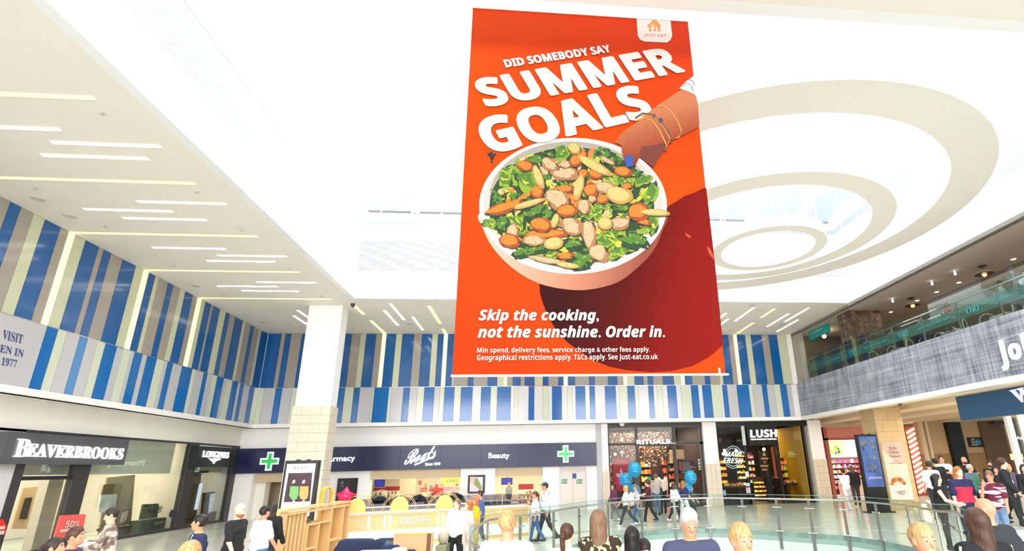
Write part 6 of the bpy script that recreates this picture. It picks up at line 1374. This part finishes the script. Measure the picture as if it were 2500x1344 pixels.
def person(px, py, label, ht=1.72, w=None, z0=0, face=90, skin='l', hair='dark', style='short', top=(200, 200, 200), sleeve=.5, topmat=None, bottom=(40, 44, 60), btype='trousers', shoe='b', stride=0., pose='walk',
           hy=0., hp=0., lean=0., jacket=None, build=1., h=None, extra=None, group=None, tucked=False, arms=None, seat=False):
    if w is not None: hd = AW(px, py, w)
    else:
        k = ray(px, py); hd = O+k*((z0+ht-H)/k.z)
    dist = hd.y
    if w is not None and not seat: ht = hd.z-z0
    if seat: z0 = hd.z-(ht-.42)
    PCOUNT[0] += 1
    s = ht/1.75; g = h or (.012 if dist < 8 else .016 if dist < 14 else .021)
    R_ = {}; lr = math.radians
    pel = np.array([0, 0, .95])*s; ln = lr(lean); up = np.array([0, math.sin(ln), math.cos(ln)])
    chest = pel+up*.36*s; neck = pel+up*.53*s; hc = neck+np.array([0, .02, .15])*s+up*.02
    sh = {-1: neck-up*.06*s+np.array([-.175*build*s, 0, 0]), 1: neck-up*.06*s+np.array([.175*build*s, 0, 0])}
    st = lr(stride*28)
    legs = {}
    for sd in (-1, 1):
        a = st*sd; hip = pel+np.array([sd*.09*s, 0, -.02])
        if seat: kn = hip+np.array([sd*.03, .42*s, 0]); an = kn+np.array([0, 0, -.42*s])
        else:
            kn = hip+np.array([0, math.sin(a), -math.cos(a)])*.43*s; bk = max(0, -a)*.9+(.08 if stride else 0)
            an = kn+np.array([0, math.sin(a-bk), -math.cos(a-bk)])*.41*s
        legs[sd] = (hip, kn, an)
    mz = min(legs[-1][2][2], legs[1][2][2])-.075*s
    A = arms or {-1: (-stride*25+5, 6, 18), 1: (stride*25+5, 6, 18)}
    arm = {}
    for sd in (-1, 1):
        sw, ab, el = map(lr, A[sd][:3]); S0 = sh[sd]
        d1 = np.array([sd*math.sin(ab), math.sin(sw)*math.cos(ab), -math.cos(sw)*math.cos(ab)]); E = S0+d1*.29*s
        inn = (A[sd][3] if len(A[sd]) > 3 else 0)
        d2 = np.array([sd*math.sin(ab)*.4-sd*math.sin(lr(inn)), math.sin(sw+el), -math.cos(sw+el)]); d2 /= np.linalg.norm(d2); Wr = E+d2*.25*s
        arm[sd] = (S0, E, Wr, d2)
    pts = [hc]+[p for l in legs.values() for p in l]+[p for l in arm.values() for p in l[:3]]
    lo = np.min(pts, 0)-.24; hi = np.max(pts, 0)+.24; hi[2] = hc[2]+.2
    root = empty('person', (0, 0, 0), label, 'person', group)
    loc = Vector((hd.x, hd.y, z0)); fa = lr(face-90)
    hx = rotz(hc, fa); root.matrix_basis = Matrix.Translation((hd.x-hx[0], hd.y-hx[1], z0)) @ Matrix.Rotation(fa, 4, 'Z')
    AMP = {'top': .0045, 'trousers': .005, 'jacket': .005, 'hair': .0035, 'dress_skirt': .008, 'shorts': .004}
    def out(name, sdf, m, **k):
        me = sdf.mesh(m, mz, AMP.get(name, 0), PCOUNT[0]*1.3)
        if me: return ob(name, me, root, local=True, **k)
    # body
    b = SDF(lo, hi, g); bw = build
    b.cap(pel+np.array([-.07, 0, .0])*s*bw, pel+np.array([.07, 0, 0])*s*bw, .115*s*bw, .115*s*bw)
    wv = pel+up*.18*s; b.cap(pel, wv, .12*s*bw, .115*s*bw, .06); b.cap(wv+np.array([-.05, 0, 0])*s*bw, wv+np.array([.05, 0, 0])*s*bw, .1*s*bw, .1*s*bw, .06); b.cap(chest+np.array([-.08, 0, 0])*s*bw, chest+np.array([.08, 0, 0])*s*bw, .108*s*bw, .108*s*bw, .07); b.cap(wv, chest, .115*s*bw, .11*s*bw, .05)
    b.cap(sh[-1], sh[1], .058*s, .058*s, .05); b.cap(chest, neck, .1*s, .055*s, .06); b.cap(neck, hc, .052*s, .05*s, .03)
    for sd in (-1, 1):
        S0, E, Wr, d2 = arm[sd]; b.cap(S0, E, .052*s, .04*s, .03); b.cap(E, Wr, .04*s, .027*s, .02)
        b.cap(Wr, Wr+d2*.08*s, .03*s, .034*s, .02)
        hip, kn, an = legs[sd]; b.cap(hip, kn, .085*s*bw, .055*s, .03); b.cap(kn, an, .053*s, .036*s, .02)
        ft_ = an+np.array([0, .02, -.045])*s; b.cap(ft_, ft_+np.array([0, .13, -.005])*s, .036*s, .03*s, .02)
    yw, pt = lr(hy), lr(hp)
    My = np.array([[math.cos(yw), -math.sin(yw), 0], [math.sin(yw), math.cos(yw), 0], [0, 0, 1]]); Mx = np.array([[1, 0, 0], [0, math.cos(pt), -math.sin(pt)], [0, math.sin(pt), math.cos(pt)]]); M = My@Mx
    hl = lambda x, y, z: hc+M@(np.array([x, y, z])*s)
    b.ell(hl(0, -.01, .02), np.array([.075, .095, .105])*s, M, .01); b.ell(hl(0, .02, -.045), np.array([.058, .07, .075])*s, M, .03)
    b.cap(hl(0, .085, .01), hl(0, .108, -.03), .010*s, .015*s, .012); b.ell(hl(0, .078, -.085), np.array([.03, .02, .02])*s, M, .02)
    for sd in (-1, 1): b.ell(hl(sd*.078, 0, -.01), np.array([.012, .022, .034])*s, M, .006); b.cutell(hl(sd*.032, .102, .008), np.array([.018, .016, .011])*s, M) if dist < 9 else None
    bo = out('body', b, SKINS[skin])
    # fingers
    fm_ = MB()
    for sd in (-1, 1):
        S0, E, Wr, d2 = arm[sd]; d2 = Vector(d2); palm = Vector(Wr)+d2*.085*s-Vector((0, 0, mz)); side = Vector((0, 1, 0)); side = (side-d2*side.dot(d2)).normalized(); inw = d2.cross(side)*(-sd)
        for k, l in enumerate((.066, .075, .07, .055)):
            p = palm+side*((k-1.5)*-.017*s); q = p+d2*l*.5*s; r_ = q+(d2*.8+inw*.6).normalized()*l*.5*s; fm_.tube([p-d2*.02*s, q, r_], .0085*s, SKINS[skin], 5, r2=.006*s)
        p = Vector(Wr)+d2*.04*s-Vector((0, 0, mz))+side*.025*s; fm_.tube([p, p+(side+d2*.6).normalized()*.035*s, p+(side*.6+d2).normalized()*.065*s], .0095*s, SKINS[skin], 5, r2=.007*s)
    ob('fingers', fm_, root, local=True)
    # trousers / skirt
    BM = mat(bottom, .8, noise=.08, scale=20)
    t = SDF(lo, hi, g)
    t.cap(pel+np.array([-.07, 0, .0])*s*bw, pel+np.array([.07, 0, 0])*s*bw, .128*s*bw, .128*s*bw)
    t.cap(pel, pel+up*.14*s, .13*s*bw, .125*s*bw, .03)
    for sd in (-1, 1):
        hip, kn, an = legs[sd]; fl_ = .072 if btype == 'wide' else .054; t.cap(hip, kn, .1*s*bw, (.085 if btype == 'wide' else .069)*s, .03)
        if btype != 'shorts': t.cap(kn, an, (.08 if btype == 'wide' else .067)*s, fl_*s, .02)
    if btype == 'dress': t.cap(pel, pel-np.array([0, 0, .8])*s, .15*s, .24*s, .03)
    t.cut(pel+up*.13*s, up)
    if btype == 'shorts': t.cut(legs[1][1]+np.array([0, 0, .03]), (0, 0, -1))
    else: t.cut(np.array([0, 0, mz+.07*s]), (0, 0, -1))
    out('dress_skirt' if btype == 'dress' else 'shorts' if btype == 'shorts' else 'trousers', t, BM)
    # shoes
    sm = MB(); SM = SHOE_W if shoe == 'w' else SHOE_B
    for sd in (-1, 1):
        an = legs[sd][2]; c = Vector(an)-Vector((0, 0, mz)); shm = MB(); shm.ball((c.x, c.y+.055*s, c.z-.035*s), (.047*s, .135*s, .045*s), SM, 14, 8); shm.ball((c.x, c.y-.02*s, c.z-.0*s), (.042*s, .055*s, .055*s), SM, 12, 6)
        ob('shoe', shm, root, local=True, smooth=True)
    # top
    T = topmat or mat(top, .85, noise=.06, scale=20)
    def torso(sd_, inf, slv, hem, col_z=.015):
        sd_.cap(pel+np.array([-.07, 0, .0])*s*bw+up*.05*s, pel+np.array([.07, 0, 0])*s*bw+up*.05*s, (.122+inf)*s*bw, (.122+inf)*s*bw)
        sd_.cap(pel, wv, (.125+inf)*s*bw, (.118+inf)*s*bw, .06); sd_.cap(wv+np.array([-.05, 0, 0])*s*bw, wv+np.array([.05, 0, 0])*s*bw, (.104+inf)*s*bw, (.104+inf)*s*bw, .06)
        sd_.cap(chest+np.array([-.08, 0, 0])*s*bw, chest+np.array([.08, 0, 0])*s*bw, (.112+inf)*s*bw, (.112+inf)*s*bw, .07); sd_.cap(wv, chest, (.118+inf)*s*bw, (.114+inf)*s*bw, .05)
        sd_.cap(sh[-1], sh[1], (.062+inf)*s, (.062+inf)*s, .05); sd_.cap(chest, neck-up*.03*s, (.1+inf)*s, (.062+inf)*s, .05)
        sd_.cut(pel-up*hem*s, -up); sd_.cut(neck+up*col_z*s, up)
        if slv > 0:
            a2 = SDF(lo, hi, g)
            for q in (-1, 1):
                S0, E, Wr, d2 = arm[q]
                if slv <= .6: e = S0+(E-S0)*(slv/.6); a2.cap(S0, e, (.062+inf)*s, (.056+inf)*s, .02)
                else: a2.cap(S0, E, (.06+inf)*s, (.05+inf)*s, .02); a2.cap(E, E+(Wr-E)*min(1, (slv-.6)/.4), (.05+inf)*s, (.038+inf)*s, .02)
            sd_.F = np.minimum(sd_.F, a2.F)
    tp = SDF(lo, hi, g); torso(tp, .012, sleeve, .06 if not tucked else -.08); out('top', tp, T)
    if jacket:
        j = SDF(lo, hi, g); torso(j, .028, 1., .1, .0); j.cutell(chest+np.array([0, .14, -.12])*s, np.array([.055, .12, .6])*s); out('jacket', j, mat(jacket, .8))
    # hair
    if style != 'bald':
        gh = min(g, .012); c = hc
        hr = SDF(hc-np.array([.2, .26, .75 if style in ('long', 'pony', 'half') else .28]), hc+np.array([.2, .2, .22]), gh)
        inf = .012 if style != 'curly' else .035
        hr.ell(hl(0, -.014, .026), np.array([.072+inf, .092+inf, .097+inf])*s, M, 0)
        if style in ('long', 'half', 'bob'):
            L_h = {'long': .42, 'half': .3, 'bob': .17}[style]
            dn = np.array([0, -.03, -1.0]); hr.cap(hl(0, -.05, .02), hl(0, -.05, .02)+dn*L_h*s, .085*s, .075*s, .04)
            for sd in (-1, 1): hr.cap(hl(sd*.06, -.03, .0), hl(sd*.065, -.04, 0)+dn*L_h*.9*s, .04*s, .045*s, .03)
        if style in ('pony',):
            hr.cap(hl(0, -.11, .03), hl(0, -.14, -.02), .035*s, .035*s, .01); hr.cap(hl(0, -.14, -.02), hl(0, -.13, -.28), .034*s, .022*s, .02)
        if style == 'bun': hr.ell(hl(0, -.07, .13), np.array([.045, .045, .04])*s, M, .01)
        fc = hl(0, .12, -.045) if style != 'receding' else hl(0, .1, .02)
        hr.cutell(fc, np.array([.095, .1, .115 if style != 'receding' else .14])*s, M)
        if style in ('short', 'receding', 'curly', 'pony', 'bun'): hr.cut(hl(0, -.02, -.055), M@np.array([0, .35, -1.])) if style != 'pony' else None
        out('hair', hr, HAIRS[hair])
    # face details
    if dist < 26:
        for sd in (-1, 1):
            c = Vector(hl(sd*.031, .0775, .006))-Vector((0, 0, mz)); ob('eye', MB().ball(c, .0115*s, mat((206, 196, 190), .3), 8, 6).ball(c+Vector(M@np.array([0, .0068, -.003]))*s, .0064*s, mat((50, 36, 28), .3), 8, 6), root, local=True)
            e1 = Vector(hl(sd*.018, .091, .037))-Vector((0, 0, mz)); e2 = Vector(hl(sd*.05, .077, .033))-Vector((0, 0, mz)); ob('eyebrow', MB().tube([e1, e2], .005*s, HAIRS[hair if hair != 'white' else 'grey'], 4), root, local=True)
        m1 = [Vector(hl(x, .088-abs(x)*.4, -.062))-Vector((0, 0, mz)) for x in (-.024, -.01, .01, .024)]; ob('mouth', MB().tube(m1, .006*s, mat((176, 96, 88), .5), 5), root, local=True)
    if style == 'beard' or (extra and 'beard' in extra):
        be = SDF(hc-.2, hc+.2, .012); be.ell(hl(0, .03, -.07), np.array([.066, .072, .065])*s, M, 0); be.cut(hl(0, .0, -.048), M@np.array([0, .0, 1.])); out('beard', be, HAIRS['ginger' if 'ginger' in extra else 'dark'])
    if extra:
        z_ = Vector((0, 0, mz))
        if 'cap' in extra:
            cp_ = SDF(hc-.22, hc+.25, .012); cp_.ell(hl(0, -.012, .045), np.array([.09, .11, .09])*s, M, 0); cp_.cut(hl(0, 0, .045), M@np.array([0, .1, -1.])); cp_.ell(hl(0, .12, .05), np.array([.06, .07, .01])*s, M, .01); out('cap', cp_, mat((44, 50, 84), .7))
        if 'bag' in extra:
            c = Vector(pel)+Vector((.2*s, -.05, .05))-z_; bb = MB(); bb.ball(c, (.08, .17, .19), mat(extra['bag'], .6), 14, 10); bg_ = ob('handbag', bb, root, local=True, smooth=True)
            ob('strap', MB().tube([c+Vector((0, .05, .15)), Vector(sh[-1])-z_+Vector((0, .09, .06)), Vector(sh[-1])-z_+Vector((0, -.09, .05)), c+Vector((0, -.05, .15))], .01, mat(extra['bag'], .6), 5), bg_)
        if 'backpack' in extra:
            c = Vector(chest)-z_+Vector((0, -.21, -.1)); bb = MB(); bb.ball(c, (.17, .11, .27), mat(extra['backpack'], .7), 16, 10); ob('backpack', bb, root, local=True, smooth=True)
        if 'tie' in extra:
            c = Vector(neck)-z_; ob('collar', MB().lathe(c+Vector((0, 0, -.02)), [(.075*s, 0), (.062*s, .045), (.058*s, .045), (.07*s, 0)], mat((240, 240, 242), .7), 14), root, local=True)
            ob('tie', MB().slab([c+Vector((-.02, .09, 0)), c+Vector((.02, .09, 0)), c+Vector((.028, .145, -.2)), c+Vector((0, .15, -.24)), c+Vector((-.028, .145, -.2))], (0, .01, 0), mat((30, 34, 70), .6)), root, local=True)
            ob('shirt_front', MB().slab([c+Vector((-.045, .08, .0)), c+Vector((.045, .08, .0)), c+Vector((0, .135, -.17))], (0, .008, 0), mat((240, 240, 242), .7)), root, local=True)
        if 'stripe' in extra:
            for sd in (-1, 1):
                S0, E, Wr, d2 = arm[sd]; o1 = Vector(S0)-z_+Vector((sd*.055, -.035, .04)); o2_ = Vector(E)-z_+Vector((sd*.06, -.03, 0)); ob('sleeve_stripe', MB().tube([o1, o2_], .013, TW, 5), root, local=True)
        if 'chestband' in extra:
            ce = SDF(lo, hi, g); torso(ce, .016, 0, .0); ce.cut(chest+up*.02*s, up); ce.cut(pel+up*.03, -up); ce.cut((0, 0, 0), (0, -1, 0)); out('printed_panel', ce, mat(extra['chestband'], .8))
        if 'phone' in extra:
            c = Vector(arm[1][2])-z_+Vector(arm[1][3])*.1*s; ob('phone', MB().box(c+Vector((-.04, -.01, -.02)), c+Vector((.04, .07, .0)), BLACK), root, local=True)
        if 'string' in extra:
            pass
    return root
BACK, CAMF, LEFT, RIGHT = 90, 270, 180, 0
PAT1 = mat((60, 48, 34), .8); 
def pattern(c1, c2, sc, st=None, lo_=.48, hi_=.52):
    m = bpy.data.materials.new('patterned_cloth'); m.use_nodes = True; n = m.node_tree; b = n.nodes['Principled BSDF']; b.inputs['Roughness'].default_value = .85
    t = n.nodes.new('ShaderNodeTexCoord'); mp_ = n.nodes.new('ShaderNodeMapping'); n.links.new(t.outputs['Object'], mp_.inputs[0])
    if st: mp_.inputs['Scale'].default_value = st
    z = n.nodes.new('ShaderNodeTexNoise'); z.inputs['Scale'].default_value = sc; z.inputs['Detail'].default_value = 1; n.links.new(mp_.outputs[0], z.inputs['Vector'])
    c = n.nodes.new('ShaderNodeValToRGB'); n.links.new(z.outputs['Fac'], c.inputs[0]); n.links.new(c.outputs[0], b.inputs['Base Color'])
    c.color_ramp.elements[0].position = lo_; c.color_ramp.elements[0].color = (*lin(c1), 1); c.color_ramp.elements[1].position = hi_; c.color_ramp.elements[1].color = (*lin(c2), 1); return m
hold = {-1: (25, 8, 75, 25), 1: (25, 8, 75, 25)}
fold = {-1: (30, 10, 70, 50), 1: (30, 10, 70, 50)}
relax = {-1: (4, 8, 10), 1: (4, 8, 10)}
# near crowd, seen over the picture's lower edge
person(1240, 1243, 'man with thin blond hair and white T-shirt seen from behind, lower centre', w=5.3, face=80, hair='blond', style='short', top=(232, 230, 228), skin='r', arms=relax, build=1.1, hp=8)
person(1385, 1279, 'woman with dark brown ponytail and cream top seen from behind', w=6.0, face=80, hair='brown', style='pony', top=(240, 230, 206), skin='p', arms=relax, hy=-20)
person(1462, 1245, 'woman in brown leaf-patterned sleeveless blouse with half-tied hair', w=6.0, face=85, hair='mouse', style='half', topmat=pattern((52, 40, 26), (216, 196, 150), 22, (1, 1, .5), .56, .6), sleeve=0, skin='p', arms=relax, hy=-25)
person(1541, 1287, 'girl with long straight black hair over pink striped top', w=6.0, face=88, hair='black', style='long', topmat=pattern((226, 170, 196), (240, 226, 234), 20, (1, .1, .05)), skin='t', arms=relax)
person(1570, 1321, 'small child with short curly dark brown hair beside the black-haired girl', w=6.1, face=90, hair='dark', style='curly', top=(60, 44, 40), skin='d', arms=relax)
person(1680, 1241, 'older man with white hair and slate-blue T-shirt looking down', w=5.1, face=262, hair='white', style='short', top=(66, 72, 100), skin='r', hp=-24, hy=8, arms=hold, build=1.1)
person(1806, 1278, 'fair man in white shirt turned right in lower picture', w=4.1, face=300, hair='blond', style='short', top=(240, 238, 236), skin='r', hy=-20, arms=relax)
person(2245, 1278, 'fair-haired person in dark navy top at lower right', w=4.1, face=250, hair='blond', style='short', top=(34, 40, 70), skin='r', arms=relax, hy=20)
person(2374, 1241, 'woman with very long brown hair and black jacket with white sleeve stripes', w=4.9, face=85, hair='brown', style='long', top=(24, 24, 28), sleeve=1, skin='p', arms=relax, extra={'stripe': 1})
person(2398, 1216, 'bald man in charcoal polo shirt leaning left, seen from behind', w=5.9, face=105, hair='dark', style='bald', top=(42, 48, 56), skin='r', hp=-10, hy=20, arms=relax, build=1.35, lean=6)
person(468, 1321, 'head of a fair-haired person at the lower edge below the man with tie', w=4.3, face=120, hair='blond', style='short', top=(200, 180, 160), skin='r', arms=relax)
person(491, 1256, 'young man in navy sweater, white collar and tie looking left', w=8.0, face=225, hair='black', style='short', top=(36, 42, 78), sleeve=1, skin='t', hy=-30, arms=relax, extra={'tie': 1})
person(190, 1287, 'man with short brown hair in profile facing right, lower left', w=6.8, face=10, hair='brown', style='short', top=(70, 66, 86), skin='r', arms=relax)
person(140, 1314, 'woman with dark tied-back hair in profile at lower left corner', w=6.2, face=10, hair='dark', style='pony', top=(60, 50, 60), skin='r', arms=relax)
person(276, 1240, 'man in brown checked overshirt and jeans looking down at his hands', w=9.4, face=215, hair='dark', style='short', topmat=pattern((116, 96, 84), (214, 200, 188), 9, None, .42, .6), sleeve=1, bottom=(64, 88, 130), skin='l', hp=-20, arms=hold)
person(589, 1228, 'bald ginger-bearded man in black T-shirt with tattooed arm walking right', w=9.6, face=-10, hair='ginger', style='bald', top=(30, 30, 32), skin='p', bottom=(190, 170, 150), stride=.3, extra={'beard': 1, 'ginger': 1}, hp=-12)
person(650, 1232, 'dark-haired man in white T-shirt and blue jeans walking away', w=10.3, face=60, hair='black', style='short', top=(244, 244, 242), bottom=(84, 116, 156), skin='r', stride=.5)
person(670, 1226, 'dark-haired person in black beside the man in white T-shirt', w=11.2, face=80, hair='dark', style='bob', top=(26, 26, 28), sleeve=1, skin='l', stride=.4)
# by the counter
person(1116, 1216, 'young woman in white T-shirt and black leggings before the counter', w=12, face=250, hair='mouse', style='pony', top=(236, 236, 240), bottom=(28, 28, 34), skin='p', stride=.5, shoe='w')
person(1144, 1219, 'girl with long ginger-brown hair, pale trousers and lilac bag', w=13, face=200, hair='ginger', style='long', top=(240, 232, 228), bottom=(244, 226, 222), btype='wide', skin='p', stride=.5, extra={'bag': (214, 196, 226)})
person(1161, 1212, 'person in bright yellow top behind the ginger-haired girl', w=14.4, face=200, hair='ginger', style='bob', top=(250, 190, 20), bottom=(236, 180, 40), skin='r', sleeve=.5)
person(1172, 1196, 'man in blue polo shirt with short dark hair facing left', w=16, face=190, hair='dark', style='short', top=(66, 100, 156), bottom=(50, 60, 90), skin='r', stride=.3, build=1.1)
person(1306, 1198, 'woman in white top and jeans walking left by the kiosk', w=16.8, face=180, hair='brown', style='pony', top=(244, 242, 244), bottom=(60, 96, 150), skin='r', stride=.5)
person(1330, 1175, 'tall man in navy cap and pale grey top carrying dark bag', w=17.2, face=190, hair='dark', style='short', top=(206, 210, 216), sleeve=1, bottom=(52, 58, 64), skin='r', stride=.6, extra={'cap': 1, 'bag': (74, 84, 84)}, build=1.1)
person(1455, 1164, 'woman in dark patterned jacket and black trousers checking her phone', ht=1.68, face=265, hair='dark', style='bun', topmat=pattern((44, 44, 46), (150, 146, 144), 16), sleeve=1, bottom=(24, 24, 26), skin='t', hp=-22, arms=hold, extra={'phone': 1})
# outside Rituals
person(1497, 1180, 'person in plum purple top walking at the left of bronze shop', w=22.8, face=200, hair='dark', style='bob', top=(100, 44, 80), sleeve=1, bottom=(120, 120, 130), skin='t', stride=.4, shoe='w')
person(1526, 1182, 'blonde woman in white top with white backpack striding left', w=20.6, face=180, hair='blond', style='bob', top=(248, 246, 244), bottom=(52, 66, 74), skin='r', stride=.8, shoe='w', extra={'backpack': (246, 240, 236)})
person(1551, 1183, 'child-sized shopper in pink striped top and blue jeans outside bronze shop', w=21.0, face=190, hair='mouse', style='short', topmat=pattern((206, 130, 140), (230, 226, 230), 14, (.1, .1, 1)), bottom=(80, 120, 170), skin='r', stride=.4, shoe='w')
person(1579, 1170, 'shopper in maroon short-sleeved top and black trousers outside bronze shop', w=22.2, face=185, hair='brown', style='curly', top=(86, 32, 48), bottom=(30, 34, 40), skin='p', stride=.5, arms={-1: (40, 10, 40), 1: (20, 10, 60)})
person(1600, 1156, 'woman in grey top and jeans with shoulder bag entering bronze shop', w=25.2, face=90, hair='mouse', style='short', top=(178, 168, 158), sleeve=1, bottom=(86, 108, 142), skin='l', extra={'bag': (50, 50, 54)})
person(1614, 1147, 'woman with long black hair, beige top and black trousers entering bronze shop', w=26.2, face=90, hair='black', style='long', top=(214, 196, 180), sleeve=1, bottom=(20, 20, 24), skin='l')
person(1645, 1177, 'brown-haired woman in white hoodie with pink stripe walking right', w=21.9, face=20, hair='brown', style='bob', top=(240, 238, 248), sleeve=1, bottom=(30, 34, 44), skin='r', stride=.6, shoe='w')
person(1668, 1171, 'woman with long auburn hair and navy top in wide pale trousers', w=22.1, face=20, hair='ginger', style='long', top=(44, 46, 90), bottom=(226, 230, 232), btype='wide', skin='l', stride=.7, shoe='w')
person(1688, 1185, 'shopper in dark green wide trousers behind the auburn-haired woman', w=23, face=20, hair='dark', style='short', top=(60, 62, 70), bottom=(62, 76, 72), btype='wide', skin='l', stride=.4)
person(2057, 1143, 'man in white T-shirt and pale trousers walking away past soap shop', w=25.5, face=95, hair='dark', style='short', top=(250, 250, 252), bottom=(226, 226, 236), skin='t', stride=.3, shoe='w')
person(2078, 1134, 'person in dark clothes striding beside the man in white', w=27.5, face=60, hair='mouse', style='bob', top=(44, 34, 34), sleeve=1, bottom=(70, 64, 66), skin='l', stride=.6)
person(1873, 1146, 'woman in long black dress standing in the soap shop entrance', w=31.5, face=60, hair='black', style='long', top=(16, 14, 16), sleeve=1, bottom=(16, 14, 16), btype='dress', skin='t')
person(1902, 1138, 'shop assistant in black T-shirt holding a tray inside soap shop', w=32.8, face=200, hair='black', style='short', top=(24, 22, 26), bottom=(30, 28, 30), skin='t', arms=hold)
# right group on the ramp
G_ = dict(z0=ZR_); G2 = dict(z0=.55)
person(2265, 1125, 'grey-haired man in white short-sleeved shirt seen from behind', w=15.6, face=70, hair='dark', style='short', top=(236, 234, 240), skin='r', **G2)
person(2281, 1118, 'dark-haired person in black behind the white shirt', w=17.6, face=60, hair='black', style='short', top=(28, 26, 28), sleeve=1, skin='l', **G2)
person(2296, 1111, 'security guard in black vest over white shirt with folded arms', w=18.2, face=235, hair='dark', style='short', top=(240, 238, 240), sleeve=.5, skin='r', arms=fold, extra={'chestband': (26, 26, 30)}, **G2)
person(2284, 1157, 'woman with black hair and black vest top on the ramp', w=12.0, face=320, hair='black', style='bob', top=(20, 20, 22), sleeve=0, skin='p', arms={-1: (10, 12, 60, 10), 1: (25, 12, 50, 10)}, bottom=(24, 24, 28), **G_)
person(2337, 1139, 'blonde person in navy T-shirt with big red front panel', w=12.2, face=265, hair='ginger', style='bob', top=(30, 34, 74), skin='p', extra={'chestband': (190, 36, 66)}, bottom=(28, 34, 66), arms=relax, build=1.15, **G_)
person(2366, 1133, 'woman with cropped grey hair, green top and open denim jacket', w=15.2, face=280, hair='grey', style='short', top=(20, 140, 62), jacket=(88, 104, 124), bottom=(22, 22, 24), skin='r', arms=relax, **G2)
person(2352, 1115, 'bald bearded guard in black clothes by the black pilaster', w=18.2, face=270, hair='dark', style='bald', top=(22, 20, 24), sleeve=1, skin='r', extra={'beard': 1}, arms=fold, build=1.15, **G2)
person(2414, 1123, 'dark-haired bearded man in black shirt near the wall', w=17.4, face=230, hair='black', style='short', top=(26, 24, 28), sleeve=1, skin='t', extra={'beard': 1}, hp=-10, **G2)
person(2412, 1149, 'youth in maroon and white shirt with hand to his face', w=11.9, face=215, hair='mouse', style='short', topmat=pattern((104, 30, 54), (236, 226, 238), 7, (.4, .4, 2), .48, .56), skin='r', hp=-20, arms={-1: (15, 10, 20), 1: (40, 5, 130, 20)}, bottom=(110, 140, 176), extra={'bag': (26, 26, 34)}, **G_)
person(2445, 1118, 'tall young man with bushy brown hair, black jacket over beige shirt', w=13.9, face=305, hair='brown', style='curly', top=(204, 194, 182), jacket=(28, 30, 36), bottom=(30, 30, 34), skin='p', stride=.4, **G2)
person(2428, 1139, 'black-haired woman half hidden behind the tall young man', w=15.4, face=250, hair='black', style='bob', top=(28, 26, 30), skin='r', **G2)
person(2460, 1133, 'blonde head just behind the tall young man', w=16, face=280, hair='blond', style='bob', top=(90, 70, 110), skin='r', **G2)
person(2497, 1133, 'woman with long dark hair and black jacket at right picture edge', w=13.8, face=230, hair='dark', style='long', top=(26, 26, 30), sleeve=1, skin='p', bottom=(34, 38, 60), stride=.3, **G2)
# café guests and the Boots customer
ZF = ZP-.25
def seatd(px, py, X, lab, **k):
    p = AZ(px, py, ZF+1.28)
    if not 17.0 < p.x < 24: p = AX(px, py, X)
    kk_ = ray(px, py); w_ = p.x/kk_.x; r_ = person(px, py, lab, w=w_, ht=1.7, seat=True, **k)
    chair(r_.matrix_basis.translation.x, r_.matrix_basis.translation.y, ZF, math.radians(k['face']-90), 'café chair under the '+lab.replace(' in the café', ''))
seatd(2440, 686, 17.6, 'man in pale grey T-shirt seated in the café', face=300, hair='dark', style='short', top=(196, 206, 216), skin='r', hp=-15, arms=hold)
seatd(2310, 740, 17.7, 'man in red and white patterned shirt seated in the café', face=200, hair='mouse', style='short', topmat=pattern((190, 60, 60), (236, 226, 226), 14), skin='r', hp=-15, arms=hold)
seatd(2245, 780, 17.8, 'grey-haired guest seated low in the café beyond the rail', face=240, hair='grey', style='short', top=(60, 60, 66), skin='r', arms=hold)
seatd(2499, 660, 17.4, 'guest in white shirt at the right end of the café', face=200, hair='dark', style='short', top=(240, 240, 244), skin='r', arms=hold)
k_ = ray(1243, 1178); person(1243, 1178, 'small blonde customer in grey top inside pharmacy', w=34.0/k_.y, face=90, hair='blond', style='bob', top=(150, 160, 166), skin='l', ht=1.6)
# a bird in flight before the banner
bdm = MB(); c = AY(1201, 382, 6.5); KB = mat((14, 12, 12), .6)
bdm.ball(c, (.03, .03, .055), KB, 10, 8); bdm.ball(c+Vector((-.01, 0, .06)), .02, KB, 8, 6)
brd = empty('bird', c, 'small black bird flying in front of the banner beside the lettering', 'bird'); ob('body', bdm, brd, smooth=True)
ob('wing', MB().slab([c+Vector((0, 0, .05)), c+Vector((-.075, .01, .07)), c+Vector((-.06, .02, .03)), c+Vector((0, 0, -.02))], (0, .006, 0), KB), brd)
ob('wing', MB().slab([c+Vector((0, 0, .05)), c+Vector((.06, .01, .07)), c+Vector((.055, .02, .03)), c+Vector((0, 0, -.01))], (0, .006, 0), KB), brd)
ob('tail', MB().slab([c+Vector((-.012, 0, -.05)), c+Vector((.012, 0, -.05)), c+Vector((.02, 0, -.11)), c+Vector((-.01, 0, -.11))], (0, .005, 0), KB), brd)
flush_text()
